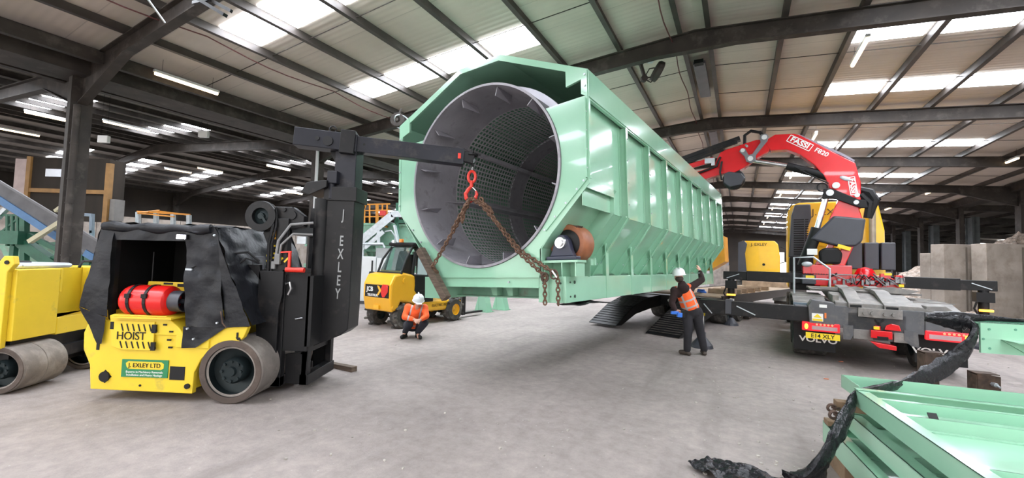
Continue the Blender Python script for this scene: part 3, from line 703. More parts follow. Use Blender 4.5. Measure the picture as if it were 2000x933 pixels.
def pol(a, r, y): return V((CX + r * math.cos(a), y, CZ + r * math.sin(a)))
# short lifters round the mouth
for k in range(12):
    a = R(-13 + 30 * k); b = MB(); da = 0.022
    for sgn in (0,):
        q = [pol(a, RI, 0.05), pol(a, RI, 0.44), pol(a - 0.02, RI - 0.15, 0.42), pol(a + 0.02, RI - 0.13, 0.07)]
        n = (q[1] - q[0]).cross(q[3] - q[0]).normalized() * 0.006
        b.add([p - n for p in q] + [p + n for p in q], [(0, 1, 2, 3), (7, 6, 5, 4), (0, 4, 5, 1), (1, 5, 6, 2), (2, 6, 7, 3), (3, 7, 4, 0)])
    b.build('lifter_plate', mat('grey_lifter_steel', (0.30, 0.29, 0.32), 0.45, metal=0.3, var=0.12), drum)
for a in (R(143), R(187), R(277), R(323), R(20), R(62)):
    b = MB(); hgt = 0.19
    q = [pol(a, RI, 0.7), pol(a, RI, 10.4), pol(a, RI - hgt, 10.4), pol(a, RI - hgt, 1.2), pol(a, RI - hgt * 0.1, 0.75)]
    tn = V((-math.sin(a), 0, math.cos(a))) * 0.008
    m = len(q)
    b.add([p - tn for p in q] + [p + tn for p in q], [tuple(range(m)), tuple(range(2 * m - 1, m - 1, -1))] + [(i, (i + 1) % m, m + (i + 1) % m, m + i) for i in range(m)])
    q2 = [pol(a, RI - hgt, 1.2), pol(a, RI - hgt, 10.4), pol(a - 0.06, RI - hgt + 0.02, 10.4), pol(a - 0.06, RI - hgt + 0.02, 1.2)]
    b.add(q2, [(0, 1, 2, 3)])
    b.build('lifter_bar', M_drum, drum)

# ================================================================== TWO PALE GREEN PEDESTALS FAR BEHIND
for (px, py, t) in ((944, 608, 'pale green flared steel pedestal under the drum screen, the left one'), (978, 604, 'pale green flared steel pedestal under the drum screen, the right one')):
    r_ = ray(px, py); p = V((0, 0, EYE)) + r_ * (-EYE / r_.z); p.z = 0
    e = empty('steel_pedestal', p, R(-34)); tag(e, t, 'stand')
    MB().box(-0.12, 0.12, -0.12, 0.12, 0, 0.78).build('post', M_mint, e)
    b = MB()
    for s in (-1, 1):
        b.prism([(s * 0.12, 0.6), (s * 0.29, 0.0), (s * 0.12, 0.0)], -0.14, -0.12, 'xz').prism([(s * 0.12, 0.6), (s * 0.29, 0.0), (s * 0.12, 0.0)], 0.12, 0.14, 'xz')
        b.bar((s * 0.12, 0, 0.6), (s * 0.29, 0, 0.0), 0.26, 0.012)
    b.build('flare', M_mint, e)
    MB().box(-0.32, 0.32, -0.2, 0.2, 0, 0.02).build('base_plate', M_mint, e)

# ================================================================== THE YELLOW FORKLIFT WITH THE LIFTING TOWER
FO = V((-3.31, 5.19, 0))
fk = empty('forklift', FO)
tag(fk, 'yellow heavy forklift under a black tarpaulin, lifting the drum with a tall black boom tower', 'forklift')
def fp_(x, y, z): return V((x, y, z))
body = MB()
side = [(-1.73, 0.13), (-0.50, 0.11), (-0.49, 0.36), (-0.42, 0.52), (-0.30, 0.66), (-0.15, 0.74), (0.03, 0.75), (0.08, 0.80), (0.13, 0.93), (-0.02, 0.93), (-0.22, 0.90), (-0.40, 0.80), (-0.62, 0.80), (-0.62, 0.86), (-0.90, 0.88), (-1.62, 0.96), (-1.64, 1.08), (-1.76, 1.08), (-1.86, 0.80), (-1.85, 0.60), (-1.76, 0.42)]
body.prism(side, 0, 0.07, 'xz')
bo = body.build('side_plate', M_yellow, fk, bevel=0.008); MB().prism(side, 1.72, 1.79, 'xz').build('side_plate', M_yellow, fk, bevel=0.008)
MB().box(-1.72, -0.50, 0.07, 1.72, 0.16, 0.80).box(-1.74, -1.60, 0.07, 1.72, 0.80, 1.07).box(-1.55, -0.55, 0.9, 1.72, 0.80, 1.0).build('chassis', M_yellow, fk)
# battery-style side box with the louvred door
MB().prism([(-1.50, 0.80), (-1.55, 1.02), (-1.50, 1.04), (-0.86, 1.03), (-0.70, 0.90), (-0.62, 0.80)], -0.02, 0.75, 'xz').build('side_locker', M_yellow, fk, bevel=0.012)
MB().prism([(-1.48, 0.66), (-1.52, 0.96), (-0.98, 0.96), (-0.98, 0.62), (-1.36, 0.62)], -0.035, -0.022, 'xz').build('locker_door', M_yellow, fk, bevel=0.003)
b = MB()
for i in range(7):
    x = -1.38 + i * 0.068
    b.bar((x, -0.038, 0.93), (x + 0.028, -0.038, 0.845), 0.004, 0.014)
b.build('louvre_slots', M_black, fk); b = MB()
for i in range(7):
    x = -1.38 + i * 0.068; b.bar((x, -0.038, 0.72), (x + 0.028, -0.038, 0.64), 0.004, 0.014)
b.build('louvre_slots', M_black, fk)
for z in (0.88, 0.67): MB().box(-1.0, -0.95, -0.05, -0.03, z - 0.05, z + 0.05).build('door_hinge', M_black, fk)
for x, z in ((-0.86, 0.93), (-0.80, 0.75), (-0.78, 0.85), (-0.78, 0.66)): MB().box(x - 0.022, x + 0.022, -0.03, -0.015, z - 0.010, z + 0.010).build('door_catch', M_black, fk)
MB().box(-1.51, -1.47, -0.04, -0.03, 0.86, 0.95).build('door_handle', M_black, fk)
MB().box(-0.72, -0.32, -0.02, 0.06, 0.66, 0.81).build('step_box', M_yellow, fk, bevel=0.006)
text('maker_lettering', 'HOIST', 0.135, M_black, fk, facing((-1.25, -0.040, 0.783), (1, 0, 0), (0, 0, 1)), font_scale=0.92)
sg = MB().box(-1.36, -0.80, -0.012, -0.001, 0.29, 0.50).build('company_sign', M_greenplate, fk)
b = MB(); b.prism([(-1.30, 0.42), (-1.28, 0.39), (-0.88, 0.385), (-0.85, 0.405), (-0.85, 0.455), (-0.88, 0.475), (-1.28, 0.48), (-1.31, 0.455)], -0.015, -0.012, 'xz'); b.build('sign_panel', M_yellow, sg)
text('sign_title', 'J. EXLEY LTD', 0.072, M_txt, sg, facing((-1.08, -0.018, 0.432), (1, 0, 0), (0, 0, 1)), font_scale=0.95)
text('sign_small_print', 'Experts in Machinery Removals\nInstallation and Heavy Haulage', 0.036, M_white, sg, facing((-1.08, -0.014, 0.335), (1, 0, 0), (0, 0, 1)), font_scale=0.98, extrude=0.001)
b = MB(); b.box(-0.78, -0.60, -0.006, 0.002, 0.27, 0.43).build('tow_pocket', M_black_m, fk)
b = MB(); b.cyl((-1.56, -0.02, 0.285), (-1.56, 0.0, 0.285), 0.062, n=20).cyl((-0.555, -0.02, 0.20), (-0.555, 0, 0.20), 0.032, n=14).cyl((-1.13, -0.006, 0.19), (-1.13, 0, 0.19), 0.014, n=10).box(-1.69, -1.655, -0.006, 0.0, 0.60, 0.70).prism([(-1.64, 0.285), (-1.56, 0.365), (-1.48, 0.285), (-1.56, 0.205)], -0.004, 0.0, 'xz')
b.build('lifting_eye', M_black_m, fk)
MB().prism([(-0.01, 0.80), (0.04, 0.80), (0.06, 0.76), (0.01, 0.77)], -0.006, 0.002, 'xz').box(0.0, 0.02, -0.01, 0, 0.8, 0.86).build('tie_hole', M_black, fk)

def wheel(parent, x, z, r, y0, y1, face_toward=-1):
    """press-on tyre: wide smooth band with a dished hub on the near side"""
    e = MB().lathe([(r * 0.72, y0 + 0.02), (r - 0.02, y0), (r, y0 + 0.025), (r, (y0 + y1) / 2 - 0.006), (r - 0.01, (y0 + y1) / 2), (r, (y0 + y1) / 2 + 0.006), (r, y1 - 0.02), (r - 0.02, y1), (r * 0.72, y1)], (x, 0, z), 'y', 56).build('wheel', M_press, parent, smooth=True)
    MB().lathe([(r * 0.985, y0 - 0.002), (r * 0.97, y0 - 0.008), (r * 0.80, y0 - 0.006), (r * 0.78, y0 + 0.02)], (x, 0, z), 'y', 56).build('tyre_side', M_tyre_side, e, smooth=True)
    MB().lathe([(r * 0.79, y0), (r * 0.76, y0 + 0.14), (r * 0.40, y0 + 0.17), (r * 0.40, y0 + 0.05), (r * 0.34, y0 + 0.02), (r * 0.16, y0 + 0.02), (r * 0.14, y0 - 0.01), (0, y0 - 0.01)], (x, 0, z), 'y', 40).build('hub', M_hub, e, smooth=True)
    b = MB()
    for i in range(8):
        t = 2 * PI * i / 8; b.cyl((x + 0.30 * r * math.cos(t), y0 + 0.0, z + 0.30 * r * math.sin(t)), (x + 0.30 * r * math.cos(t), y0 + 0.03, z + 0.30 * r * math.sin(t)), r * 0.05, n=8)
    b.build('wheel_nuts', M_hub, e, smooth=True)
    return e
wheel(fk, -0.05, 0.385, 0.385, 0.0, 0.80)
wheel(fk, -0.05, 0.385, 0.385, 1.15, 1.85)
wheel(fk, -1.2, 0.27, 0.27, 0.5, 0.9); wheel(fk, -1.2, 0.27, 0.27, 1.1, 1.5)

# canopy frame and tarpaulin
b = MB()
for x, y in ((-1.62, 0.08), (-0.62, 0.08), (-1.62, 1.72), (-0.62, 1.72)): b.box(x - 0.03, x + 0.03, y - 0.03, y + 0.03, 0.9, 2.1)
b.box(-1.66, -0.5, 0.05, 1.75, 2.06, 2.10)
b.build('canopy_frame', M_black, fk)
t = MB()
def hang(A, B, C, D, nu, nv, amp, seed): t.patch(A, B, C, D, nu, nv, amp, 2.6, seed)
hang((-1.70, 0.02, 2.14), (-0.33, 0.0, 2.14), (-0.36, 1.78, 2.20), (-1.70, 1.78, 2.16), 20, 20, 0.045, 1)           # top
hang((-1.70, 0.0, 2.14), (-0.62, 0.0, 2.14), (-0.62, -0.01, 1.95), (-1.62, -0.01, 1.94), 20, 5, 0.03, 2)            # valance
hang((-1.72, 0.0, 2.14), (-1.58, -0.01, 2.10), (-1.56, -0.05, 1.0), (-1.90, -0.05, 1.12), 6, 16, 0.03, 3)          # rear edge strip
hang((-1.90, -0.05, 1.12), (-1.56, -0.05, 1.0), (-1.60, -0.04, 0.68), (-1.66, -0.04, 0.68), 5, 6, 0.02, 4)
hang((-0.70, 0.0, 2.13), (-0.33, 0.0, 2.14), (-0.12, -0.03, 0.92), (-0.62, -0.04, 0.92), 12, 24, 0.045, 5)        # near front strip
hang((-0.62, -0.04, 0.92), (-0.12, -0.03, 0.92), (-0.46, -0.04, 0.67), (-0.63, -0.04, 0.66), 10, 6, 0.02, 6)
hang((-0.33, 0.0, 2.14), (-0.36, 1.78, 2.20), (0.12, 1.78, 0.95), (0.16, -0.02, 0.94), 24, 24, 0.055, 7)            # front
hang((-0.33, 0.0, 2.14), (-0.28, -0.02, 1.95), (0.16, -0.02, 0.94), (-0.12, -0.03, 0.92), 4, 20, 0.02, 8)
hang((-1.72, 0.0, 2.14), (-1.72, 1.78, 2.16), (-1.9, 1.78, 1.0), (-1.9, -0.02, 1.12), 18, 14, 0.04, 9)             # rear
t.patch((-1.70, 1.78, 2.16), (-0.36, 1.78, 2.2), (0.12, 1.78, 0.95), (-1.9, 1.78, 1.0), 14, 14, 0.03)
t.tube([(-1.72 + 0.11 * i, 0.01 + 0.012 * math.sin(i * 2.1), 2.10 + 0.012 * math.sin(i * 1.7)) for i in range(13)], [0.055 + 0.012 * math.sin(i * 1.3) for i in range(13)], 10)
t.build('tarpaulin', M_tarp, fk, smooth=True)
MB().box(-1.58, -0.66, 0.95, 0.98, 0.95, 2.0).box(-1.68, -1.64, 0.1, 1.7, 1.0, 2.05).build('dark_interior_sheet', M_tarp_in, fk)  # dark sheets added so the canopy interior reads black
b = MB()
for x, z in ((-0.55, 0.90), (-0.47, 0.78), (-0.30, 2.03), (-0.20, 0.98)): b.cyl((x, -0.085, z), (x, -0.06, z), 0.012, n=8)
b.build('eyelets', M_galv, fk)
MB().tube([(-0.16, -0.08, 1.12), (-0.13, -0.08, 0.98), (-0.09, -0.06, 0.92)], 0.008, 5).build('tie_strap', M_rust, fk)
# seat, lever, gas bottle
MB().box(-0.86, -0.70, 0.35, 0.75, 0.95, 1.25).box(-0.80, -0.74, 0.35, 0.75, 1.2, 1.65).build('driver_seat', M_black_m, fk, bevel=0.03)
MB().tube([(-1.1, 0.7, 1.0), (-1.15, 0.68, 1.55)], 0.012, 6).tube([(-1.5, 0.5, 1.0), (-1.5, 0.5, 1.8)], 0.01, 6).build('control_lever', M_black, fk)
tk = MB().lathe([(0.0, -1.45), (0.11, -1.44), (0.165, -1.415), (0.185, -1.38), (0.19, -1.34), (0.19, -0.93), (0.18, -0.89), (0.14, -0.86), (0.0, -0.85)], (0, 0.12, 1.20), 'x', 36).build('gas_bottle', M_red_m, fk, smooth=True)
tk.matrix_local = Matrix.Translation((-0.02, 0, 0))
MB().lathe([(0.10, -0.90), (0.105, -0.90), (0.13, -0.87), (0.13, -0.72), (0.115, -0.72), (0.115, -0.86)], (0, 0.12, 1.20), 'x', 28).cyl((-0.88, 0.12, 1.2), (-0.72, 0.12, 1.2), 0.03, n=12).build('valve_collar', M_fair, tk, smooth=True)
for x in (-1.30, -1.10):
    b = MB(); pts = [(x + 0.04 * (i / 14), 0.12 + 0.197 * math.cos(R(75) + i * R(220) / 14), 1.20 + 0.197 * math.sin(R(75) + i * R(220) / 14)) for i in range(15)]
    for i in range(14):
        p, q = V(pts[i]), V(pts[i + 1]); b.bar(p, q, 0.035 if True else 0, 0.008, up=(0, (p.y - 0.12), (p.z - 1.2)))
    b.cbox((x + 0.02, -0.07, 1.27), (0.06, 0.03, 0.05)); b.build('bottle_strap', M_black, tk)
b = MB(); b.prism([(-1.46, 1.05), (-1.40, 1.42), (-0.86, 1.42), (-0.86, 1.36), (-0.80, 1.05)], 0.33, 0.345, 'xz').box(-1.46, -0.75, -0.08, 0.34, 1.0, 1.02); b.build('bottle_cradle', M_yellow, fk)
MB().box(-1.2, -1.08, 0.325, 0.332, 1.385, 1.41).box(-1.02, -0.9, 0.325, 0.332, 1.36, 1.40).build('cradle_slots', M_black, fk)
lm = MB().cbox((-0.70, -0.05, 2.0), (0.12, 0.05, 0.06)).build('work_lamp', M_black, fk)
MB().box(-0.75, -0.65, -0.085, -0.076, 1.975, 2.022).build('lamp_lens', M_led, lm)

# mast, carriage
for y0, nm in ((0.40, 'mast_rail'), (1.32, 'mast_rail')):
    b = MB(); b.box(0.18, 0.34, y0, y0 + 0.10, 0.10, 2.30).box(0.02, 0.12, y0 - 0.02, y0 + 0.10, 0.62, 1.63); b.build(nm, M_black, fk, bevel=0.006)
MB().prism([(0.02, 1.60), (0.34, 1.60), (0.34, 1.30), (0.30, 1.1), (0.30, 0.44), (0.06, 0.44), (0.02, 0.9)], 0.34, 0.37, 'xz').prism([(-0.14, 1.68), (0.02, 1.68), (0.06, 1.45), (-0.02, 1.55)], 0.34, 0.45, 'xz').build('near_mast_plate', M_black, fk, bevel=0.004)
MB().box(0.30, 0.36, 0.40, 1.42, 1.56, 1.62).box(0.05, 0.34, 0.40, 1.42, 0.10, 0.22).box(0.20, 0.30, 0.5, 1.32, 0.22, 1.5).box(0.18, 0.34, 0.45, 1.38, 2.1, 2.25).build('mast_crosshead', M_black, fk)
b = MB(); b.prism([(0.34, 0.50), (0.36, 0.12), (0.62, 0.10), (0.64, 0.55)], 0.50, 0.54, 'xz').prism([(0.34, 0.50), (0.36, 0.12), (0.62, 0.10), (0.64, 0.55)], 1.28, 1.32, 'xz').box(0.54, 0.66, 0.50, 1.32, 0.10, 0.24).box(0.56, 0.64, 0.50, 0.60, 0.10, 1.5).box(0.56, 0.64, 1.22, 1.32, 0.10, 1.5).box(0.54, 0.60, 0.50, 1.32, 0.5, 0.62)
b.build('fork_carriage', M_black, fk, bevel=0.005)
b = MB(); b.box(0.30, 0.66, 0.42, 0.46, 0.56, 1.58).box(0.62, 0.70, 0.42, 1.38, 0.62, 1.55); b.build('side_plate_carriage', M_black_m, fk, bevel=0.004)
MB().tube([(0.36, 0.38, 1.44), (0.42, 0.36, 1.46), (0.44, 0.36, 1.38), (0.40, 0.37, 1.30)], 0.016, 6).tube([(0.50, 0.40, 0.98), (0.60, 0.39, 1.0)], 0.01, 6).build('handle', M_steel, fk, smooth=True)
# hose wheel and hoses above the mast
hw = MB().lathe([(0.11, -0.04), (0.20, -0.04), (0.205, -0.015), (0.185, 0.0), (0.205, 0.015), (0.20, 0.05), (0.11, 0.05), (0.11, -0.04)], (-0.02, 0.40, 2.32), 'y', 36).build('hose_wheel', M_black, fk, smooth=True)
MB().lathe([(0.0, -0.03), (0.04, -0.03), (0.05, 0.0), (0.11, 0.02), (0.12, 0.04)], (-0.02, 0.40, 2.32), 'y', 20).bar((-0.02, 0.37, 2.34), (0.05, 0.37, 2.24), 0.01, 0.03).build('wheel_spokes', M_hub, hw, smooth=True)
b = MB(); b.prism([(0.06, 2.46), (0.36, 2.46), (0.52, 2.34), (0.52, 2.20), (0.30, 2.15), (0.34, 1.62), (0.04, 1.62), (0.05, 1.95), (-0.02, 2.1), (0.10, 2.3)], 0.44, 0.56, 'xz'); b.build('mast_head', M_black, fk, bevel=0.01)
MB().cyl((0.36, 0.42, 2.35), (0.36, 0.47, 2.35), 0.06, n=14).cyl((0.25, 0.42, 2.42), (0.25, 0.45, 2.42), 0.03, n=10).build('sheave_pin', M_black, fk, smooth=True)
cp = MB().box(0.12, 0.34, 0.425, 0.437, 2.02, 2.15).build('capacity_plate', mat('capacity_plate_orange', (0.85, 0.40, 0.04), 0.4, var=0), fk)
text('capacity_lettering', '25/35', 0.105, M_txt, cp, facing((0.225, 0.422, 2.085), (1, 0, 0), (0, 0, 1)), font_scale=0.9, bold=0.002)
b = MB()
for x, z in ((0.15, 1.93), (0.17, 1.88), (0.15, 1.83), (0.20, 1.83), (0.06, 1.80), (0.06, 1.73), (0.13, 1.77)): b.bar((x, 0.42, z), (x + 0.06, 0.42, z + 0.01), 0.006, 0.022)
for x in (0.24, 0.31): b.bar((x, 0.40, 1.72), (x + 0.05, 0.40, 1.78), 0.006, 0.022)
b.build('hazard_stripes', M_plate, fk)
b = MB()
b.tube([(0.02, 0.34, 1.72), (-0.10, 0.28, 1.84), (-0.35, 0.1, 1.80), (-0.60, -0.02, 1.62)], 0.015, 7)
b.tube([(0.02, 0.34, 1.70), (-0.1, 0.25, 1.76), (-0.28, 0.12, 1.55), (-0.36, 0.04, 1.28)], 0.013, 7)
b.tube([(0.13, 0.40, 2.40), (0.15, 0.38, 2.2), (0.11, 0.37, 1.95), (0.12, 0.37, 1.6)], 0.02, 7)
b.tube([(0.17, 0.40, 2.42), (0.19, 0.38, 2.2), (0.15, 0.37, 1.95), (0.16, 0.37, 1.6)], 0.014, 7)
b.build('hydraulic_hose', M_black_m, fk, smooth=True)
b = MB()
b.tube([(0.20, 0.38, 1.70), (0.24, 0.36, 2.0), (0.38, 0.38, 2.22), (0.62, 0.5, 2.26)], 0.018, 8)
b.tube([(0.24, 0.38, 1.70), (0.28, 0.36, 1.95), (0.42, 0.38, 2.10), (0.62, 0.5, 2.10)], 0.014, 8)
b.build('steel_braided_hose', mat('grey_braided_hose', (0.22, 0.22, 0.22), 0.5), fk, smooth=True)
MB().cbox((-0.62, -0.02, 1.605), (0.08, 0.025, 0.025)).build('hose_coupling', M_galv, fk, bevel=0.004); MB().cbox((0.24, 0.37, 1.76), (0.07, 0.05, 0.14)).cbox((0.19, 0.37, 1.68), (0.05, 0.04, 0.10)).build('valve_block', mat('dull_valve_metal', (0.2, 0.2, 0.2), 0.5, metal=0.4), fk, bevel=0.004); MB().cbox((0.50, 0.46, 2.02), (0.12, 0.04, 0.10)).build('junction_box', M_galv, fk, bevel=0.004); MB().tube([(-0.08, 0.36, 1.62), (-0.08, 0.36, 1.78), (0.06, 0.36, 1.78), (0.06, 0.36, 1.62)], 0.010, 6).build('grab_rail', M_fair, fk, smooth=True)
MB().bar((0.40, 0.36, 1.86), (0.40, 0.36, 1.62), 0.03, 0.03).bar((0.28, 0.36, 1.85), (0.42, 0.36, 1.86), 0.02, 0.02).cyl((0.36, 0.36, 1.625), (0.60, 0.36, 1.625), 0.032, n=12).build('red_handle', M_hookred, fk)
text('mast_note', '', 0.1, M_white, fk, facing((0, 0, 0), (1, 0, 0), (0, 0, 1))) if False else None

# lifting tower with the horizontal boom
tw = MB().box(0.66, 1.07, 0.74, 1.16, 1.10, 2.66).prism([(0.50, 1.12), (1.07, 1.12), (1.06, 0.80), (0.96, 0.72), (0.50, 0.52)], 0.74, 1.16, 'xz').build('lifting_tower', M_black, fk, bevel=0.012)
MB().cyl((0.60, 0.78, 0.95), (0.60, 0.78, 2.62), 0.10, n=24).box(0.48, 0.56, 0.70, 0.80, 2.2, 2.48).build('tower_cylinder', M_black, tw, smooth=True)
MB().box(0.64, 1.10, 0.72, 1.18, 2.60, 2.80).prism([(0.34, 2.70), (0.42, 2.84), (0.70, 2.88), (0.70, 2.78), (0.46, 2.66)], 0.66, 1.0, 'xz').build('tower_collar', M_black, tw, bevel=0.008)
MB().box(0.74, 1.04, 0.80, 1.10, 2.78, 3.50).build('inner_column', M_navy, tw, bevel=0.008)
MB().box(0.68, 0.82, 0.70, 0.84, 2.84, 3.02).cyl((0.73, 0.76, 2.62), (0.73, 0.76, 2.86), 0.045, n=14).build('top_clevis', M_navy, tw, bevel=0.01)
for i, ch in enumerate('J EXLEY'):
    if ch != ' ': text('tower_letter', ch, 0.20, M_grey_txt, tw, facing((0.925 - i * 0.004, 0.734, 2.40 - i * 0.185), (1, 0, -0.02), (0.02, 0, 1)), font_scale=0.55, bold=0.003)
BA = atd(579, 269, 5.92) - FO; BB = atd(700, 284, 6.07) - FO; BC = atd(906, 308.5, 6.28) - FO
d_ = (BC - BA).normalized()
MB().bar(BA, BB, 0.26, 0.25).build('boom_sleeve', M_navy, fk, bevel=0.008)
MB().bar(BB - d_ * 0.22, BB - d_ * 0.02, 0.34, 0.33).prism([(0.60, 3.40), (0.74, 3.42), (0.74, 3.16), (0.70, 3.2)], 0.86, 1.0, 'xz').tube([BB - d_ * 0.32 + V((0.05 * math.cos(t), -0.1, 0.16 + 0.05 * math.sin(t))) for t in [i * 0.5 for i in range(13)]], 0.012, 6).build('boom_head', M_black, fk, bevel=0.006)
MB().cyl(BB - d_ * 0.36 + V((0, -0.16, -0.02)), BB - d_ * 0.36 + V((0, -0.05, -0.02)), 0.07, n=14).cyl(BB - d_ * 0.50 + V((0, -0.16, 0.0)), BB - d_ * 0.50 + V((0, -0.05, 0.0)), 0.03, n=12).build('boom_pin', M_black_m, fk)
MB().tbar(BB - d_ * 0.05, BC, 0.20, 0.225, 0.20, 0.235).build('boom_arm', M_navy, fk, bevel=0.006)
b = MB(); side_n = d_.cross(V((0, 0, 1))).normalized()
for i in range(9):
    p = BB + d_ * (0.10 + i * 0.155); b.cyl(p + side_n * 0.09, p + side_n * 0.103, 0.019, n=12)
b.build('pin_hole', M_txt, fk)
p = BC - d_ * 0.07; MB().cbox(p + side_n * 0.105, (0.045, 0.012, 0.08)).build('hook_sign', M_hookred, fk, bevel=0.003)
hk = BC + d_ * 0.13
MB().bar(BC - d_ * 0.02 + V((0, 0, 0.03)), hk + d_ * 0.02 + V((0, 0, 0.0)), 0.10, 0.16).cyl(hk + V((0, 0, 0.05)), hk + V((0, 0, 0.075)), 0.085, n=18).cyl(hk + V((0, 0, -0.12)), hk + V((0, 0, 0.14)), 0.02, n=8).build('hook_head', M_black, fk, bevel=0.006)
MB().ell(hk + V((0, 0, -0.02)), (0.045, 0.045, 0.045)).build('swivel_ball', M_galv, fk, smooth=True)
# red swivel hook
b = MB(); c = hk + V((0, 0, -0.27))
b.tube([c + V((0.055 * math.cos(t), 0, 0.085 * math.sin(t))) for t in [2 * PI * i / 16 for i in range(17)]], 0.022, 8, caps=False)
b.cyl(c + V((0, 0, -0.06)), c + V((0, 0, -0.16)), 0.028, n=10)
b.tube([c + V(q) for q in ((0, 0, -0.14), (-0.045, 0, -0.19), (-0.085, 0, -0.26), (-0.07, 0, -0.33), (0.0, 0, -0.36), (0.06, 0, -0.33), (0.085, 0, -0.26), (0.07, 0, -0.21))], [0.024, 0.028, 0.03, 0.032, 0.033, 0.03, 0.024, 0.014], 8)
b.build('red_swivel_hook', M_hookred, fk, smooth=True)
MB().tube([hk + V((0, 0, -0.02)), hk + V((0, 0, -0.20))], 0.013, 6).bar(c + V((0.005, -0.005, -0.15)), c + V((0.07, -0.005, -0.21)), 0.02, 0.012).build('hook_pin', M_steel, fk, smooth=True)
HOOK = FO + c + V((0, 0, -0.33))

# ------------------------------------------------------------------ rusty lifting chains from the hook
LE = SM @ V((-2.56, -0.10, 0.72)); 
def loopy(a, c, n, off, seed):
    rnd = random.Random(seed); return [a.lerp(c, i / n) + V((rnd.uniform(-off, off), rnd.uniform(-off, off) * 0.5, rnd.uniform(-off, off))) for i in range(n + 1)]
b = MB(); LA = atd(850, 512, 6.55)
chain_mesh(b, [HOOK, HOOK.lerp(LA, 0.3) + V((0, 0, -0.01)), LA], 0.075, 0.0135)
chain_mesh(b, [HOOK + V((-0.02, -0.03, 0)), atd(905, 408, 6.2), atd(903, 432, 6.2), atd(908, 400, 6.2)], 0.07, 0.013)
chain_mesh(b, [HOOK + V((0, -0.03, 0)), atd(912, 398, 6.18), atd(896, 425, 6.22), atd(884, 448, 6.3)], 0.07, 0.013)
chain_mesh(b, [LA, LA + V((-0.04, -0.05, -0.06)), LA + V((0.03, 0.06, -0.16))], 0.07, 0.013)
b.build('lifting_chain', M_rustchain, None, smooth=True)
tag(bpy.data.objects[b and 'lifting_chain'], 'rusty lifting chain running down left from the red hook to the leaning timber', 'chain')
RA = SM @ V((-0.14, -0.07, 0.40)); RB = SM @ V((-0.08, -0.07, -0.02)); RC = SM @ V((-0.28, -0.07, -0.02)); RD = SM @ V((-0.28, -0.07, 0.36))
b = MB(); k1 = atd(941, 400, 6.12)
chain_mesh(b, [HOOK, k1, atd(1017, 490, 5.9), RA], 0.075, 0.0135)
chain_mesh(b, [HOOK + V((0.02, -0.03, 0)), k1 + V((0.03, -0.03, 0)), atd(1012, 492, 5.85), RD], 0.07, 0.0125)
chain_mesh(b, [k1 + V((-0.02, -0.02, 0.1)), atd(952, 408, 6.08), atd(962, 415, 6.06), atd(949, 398, 6.08)], 0.07, 0.013)
chain_mesh(b, [RA, RA + V((0.05, -0.02, -0.03)), RB], 0.07, 0.012); chain_mesh(b, [RD, RC], 0.07, 0.012)
o = b.build('lifting_chain', M_rustchain, None, smooth=True); tag(o, 'rusty lifting chain running down right from the red hook round the base corner', 'chain')
b = MB()
for q in (RA, RD): b.tube([q + V((0.045 * math.cos(t), -0.02, 0.06 * math.sin(t) - 0.02)) for t in [2 * PI * i / 12 for i in range(13)]], 0.014, 6, caps=False)
b.build('chain_shackle', M_rust, o, smooth=True)
MB().bar(RA + V((-0.03, -0.045, 0.03)), RA + V((0.035, -0.045, -0.06)), 0.02, 0.02).build('shackle_pin', M_steel, o)
b = MB(); A_ = atd(821, 487, 6.9); B_ = atd(872, 583, 6.55); b.bar(A_, B_, 0.12, 0.12)
tag(b.build('packing_timber', M_timber, None, bevel=0.008), 'weathered square timber leaning against the lower left edge of the drum housing', 'timber')
b = MB(); b.bar(atd(608, 706, 7.30), atd(692, 722, 6.78), 0.11, 0.10); o = b.build('timber_bearer', M_timber, None, bevel=0.006); o.location.z -= 0.0
tag(o, 'rust brown square bar lying on the floor beside the forklift mast', 'bar')
b = MB(); b.patch(SM @ V((-0.2, 0.1, -0.03)), SM @ V((0.05, 0.2, -0.03)), SM @ V((0.1, 1.3, -0.05)), SM @ V((-0.3, 1.2, -0.05)), 10, 10, 0.03, 4); 
o = b.build('chain_padding', M_black_m, None, solid=0.01); tag(o, 'torn black padding under the front right corner of the drum screen', 'padding')

# ================================================================== THE CRANE TRUCK (seen from behind)
TM = frame_matrix((6.81, 7.89, 0), R(32))
tr = empty('crane_truck', M=TM)
tag(tr, 'grey and yellow heavy truck seen from behind, big red loader crane reaching left', 'truck')
# chassis: deep grey rear cross member, deck, side lockers
MB().box(-0.72, 0.66, 0.0, 0.5, 0.74, 1.15).box(-0.42, 0.42, 0.0, 5.6, 0.70, 1.05).box(-1.25, 1.2, 0.1, 0.45, 0.80, 1.10).build('chassis', M_grey, tr, bevel=0.008)
MB().prism([(-1.02, 0.78), (-1.04, 1.12), (-0.98, 1.24), (-0.62, 1.20), (-0.62, 0.76), (-0.8, 0.76)], -0.03, 0.40, 'xz').build('outrigger_housing', M_grey, tr, bevel=0.012)
MB().prism([(0.66, 0.76), (0.66, 1.14), (1.20, 1.16), (1.14, 0.86), (0.72, 0.80)], -0.02, 0.40, 'xz').build('outrigger_housing', M_grey, tr, bevel=0.012)
MB().prism([(-0.49, 0.80), (-0.49, 0.53), (-0.38, 0.53), (-0.34, 0.62), (-0.34, 0.80)], -0.02, 0.02, 'xz').prism([(0.56, 0.80), (0.58, 0.50), (0.47, 0.53), (0.38, 0.62), (0.38, 0.80)], -0.02, 0.02, 'xz').box(-0.35, 0.40, 0.05, 0.12, 0.56, 0.80).build('under_bar', M_grey, tr)
for x0, x1 in ((-0.34, -0.05), (0.24, 0.44)): MB().box(x0, x1, -0.01, 0.06, 0.56, 0.74).build('bumper_beam', M_grey2, tr, bevel=0.01)
MB().box(-0.27, 0.36, -0.05, 0.02, 0.98, 1.15).build('towing_crossplate', M_grey2, tr, bevel=0.008)
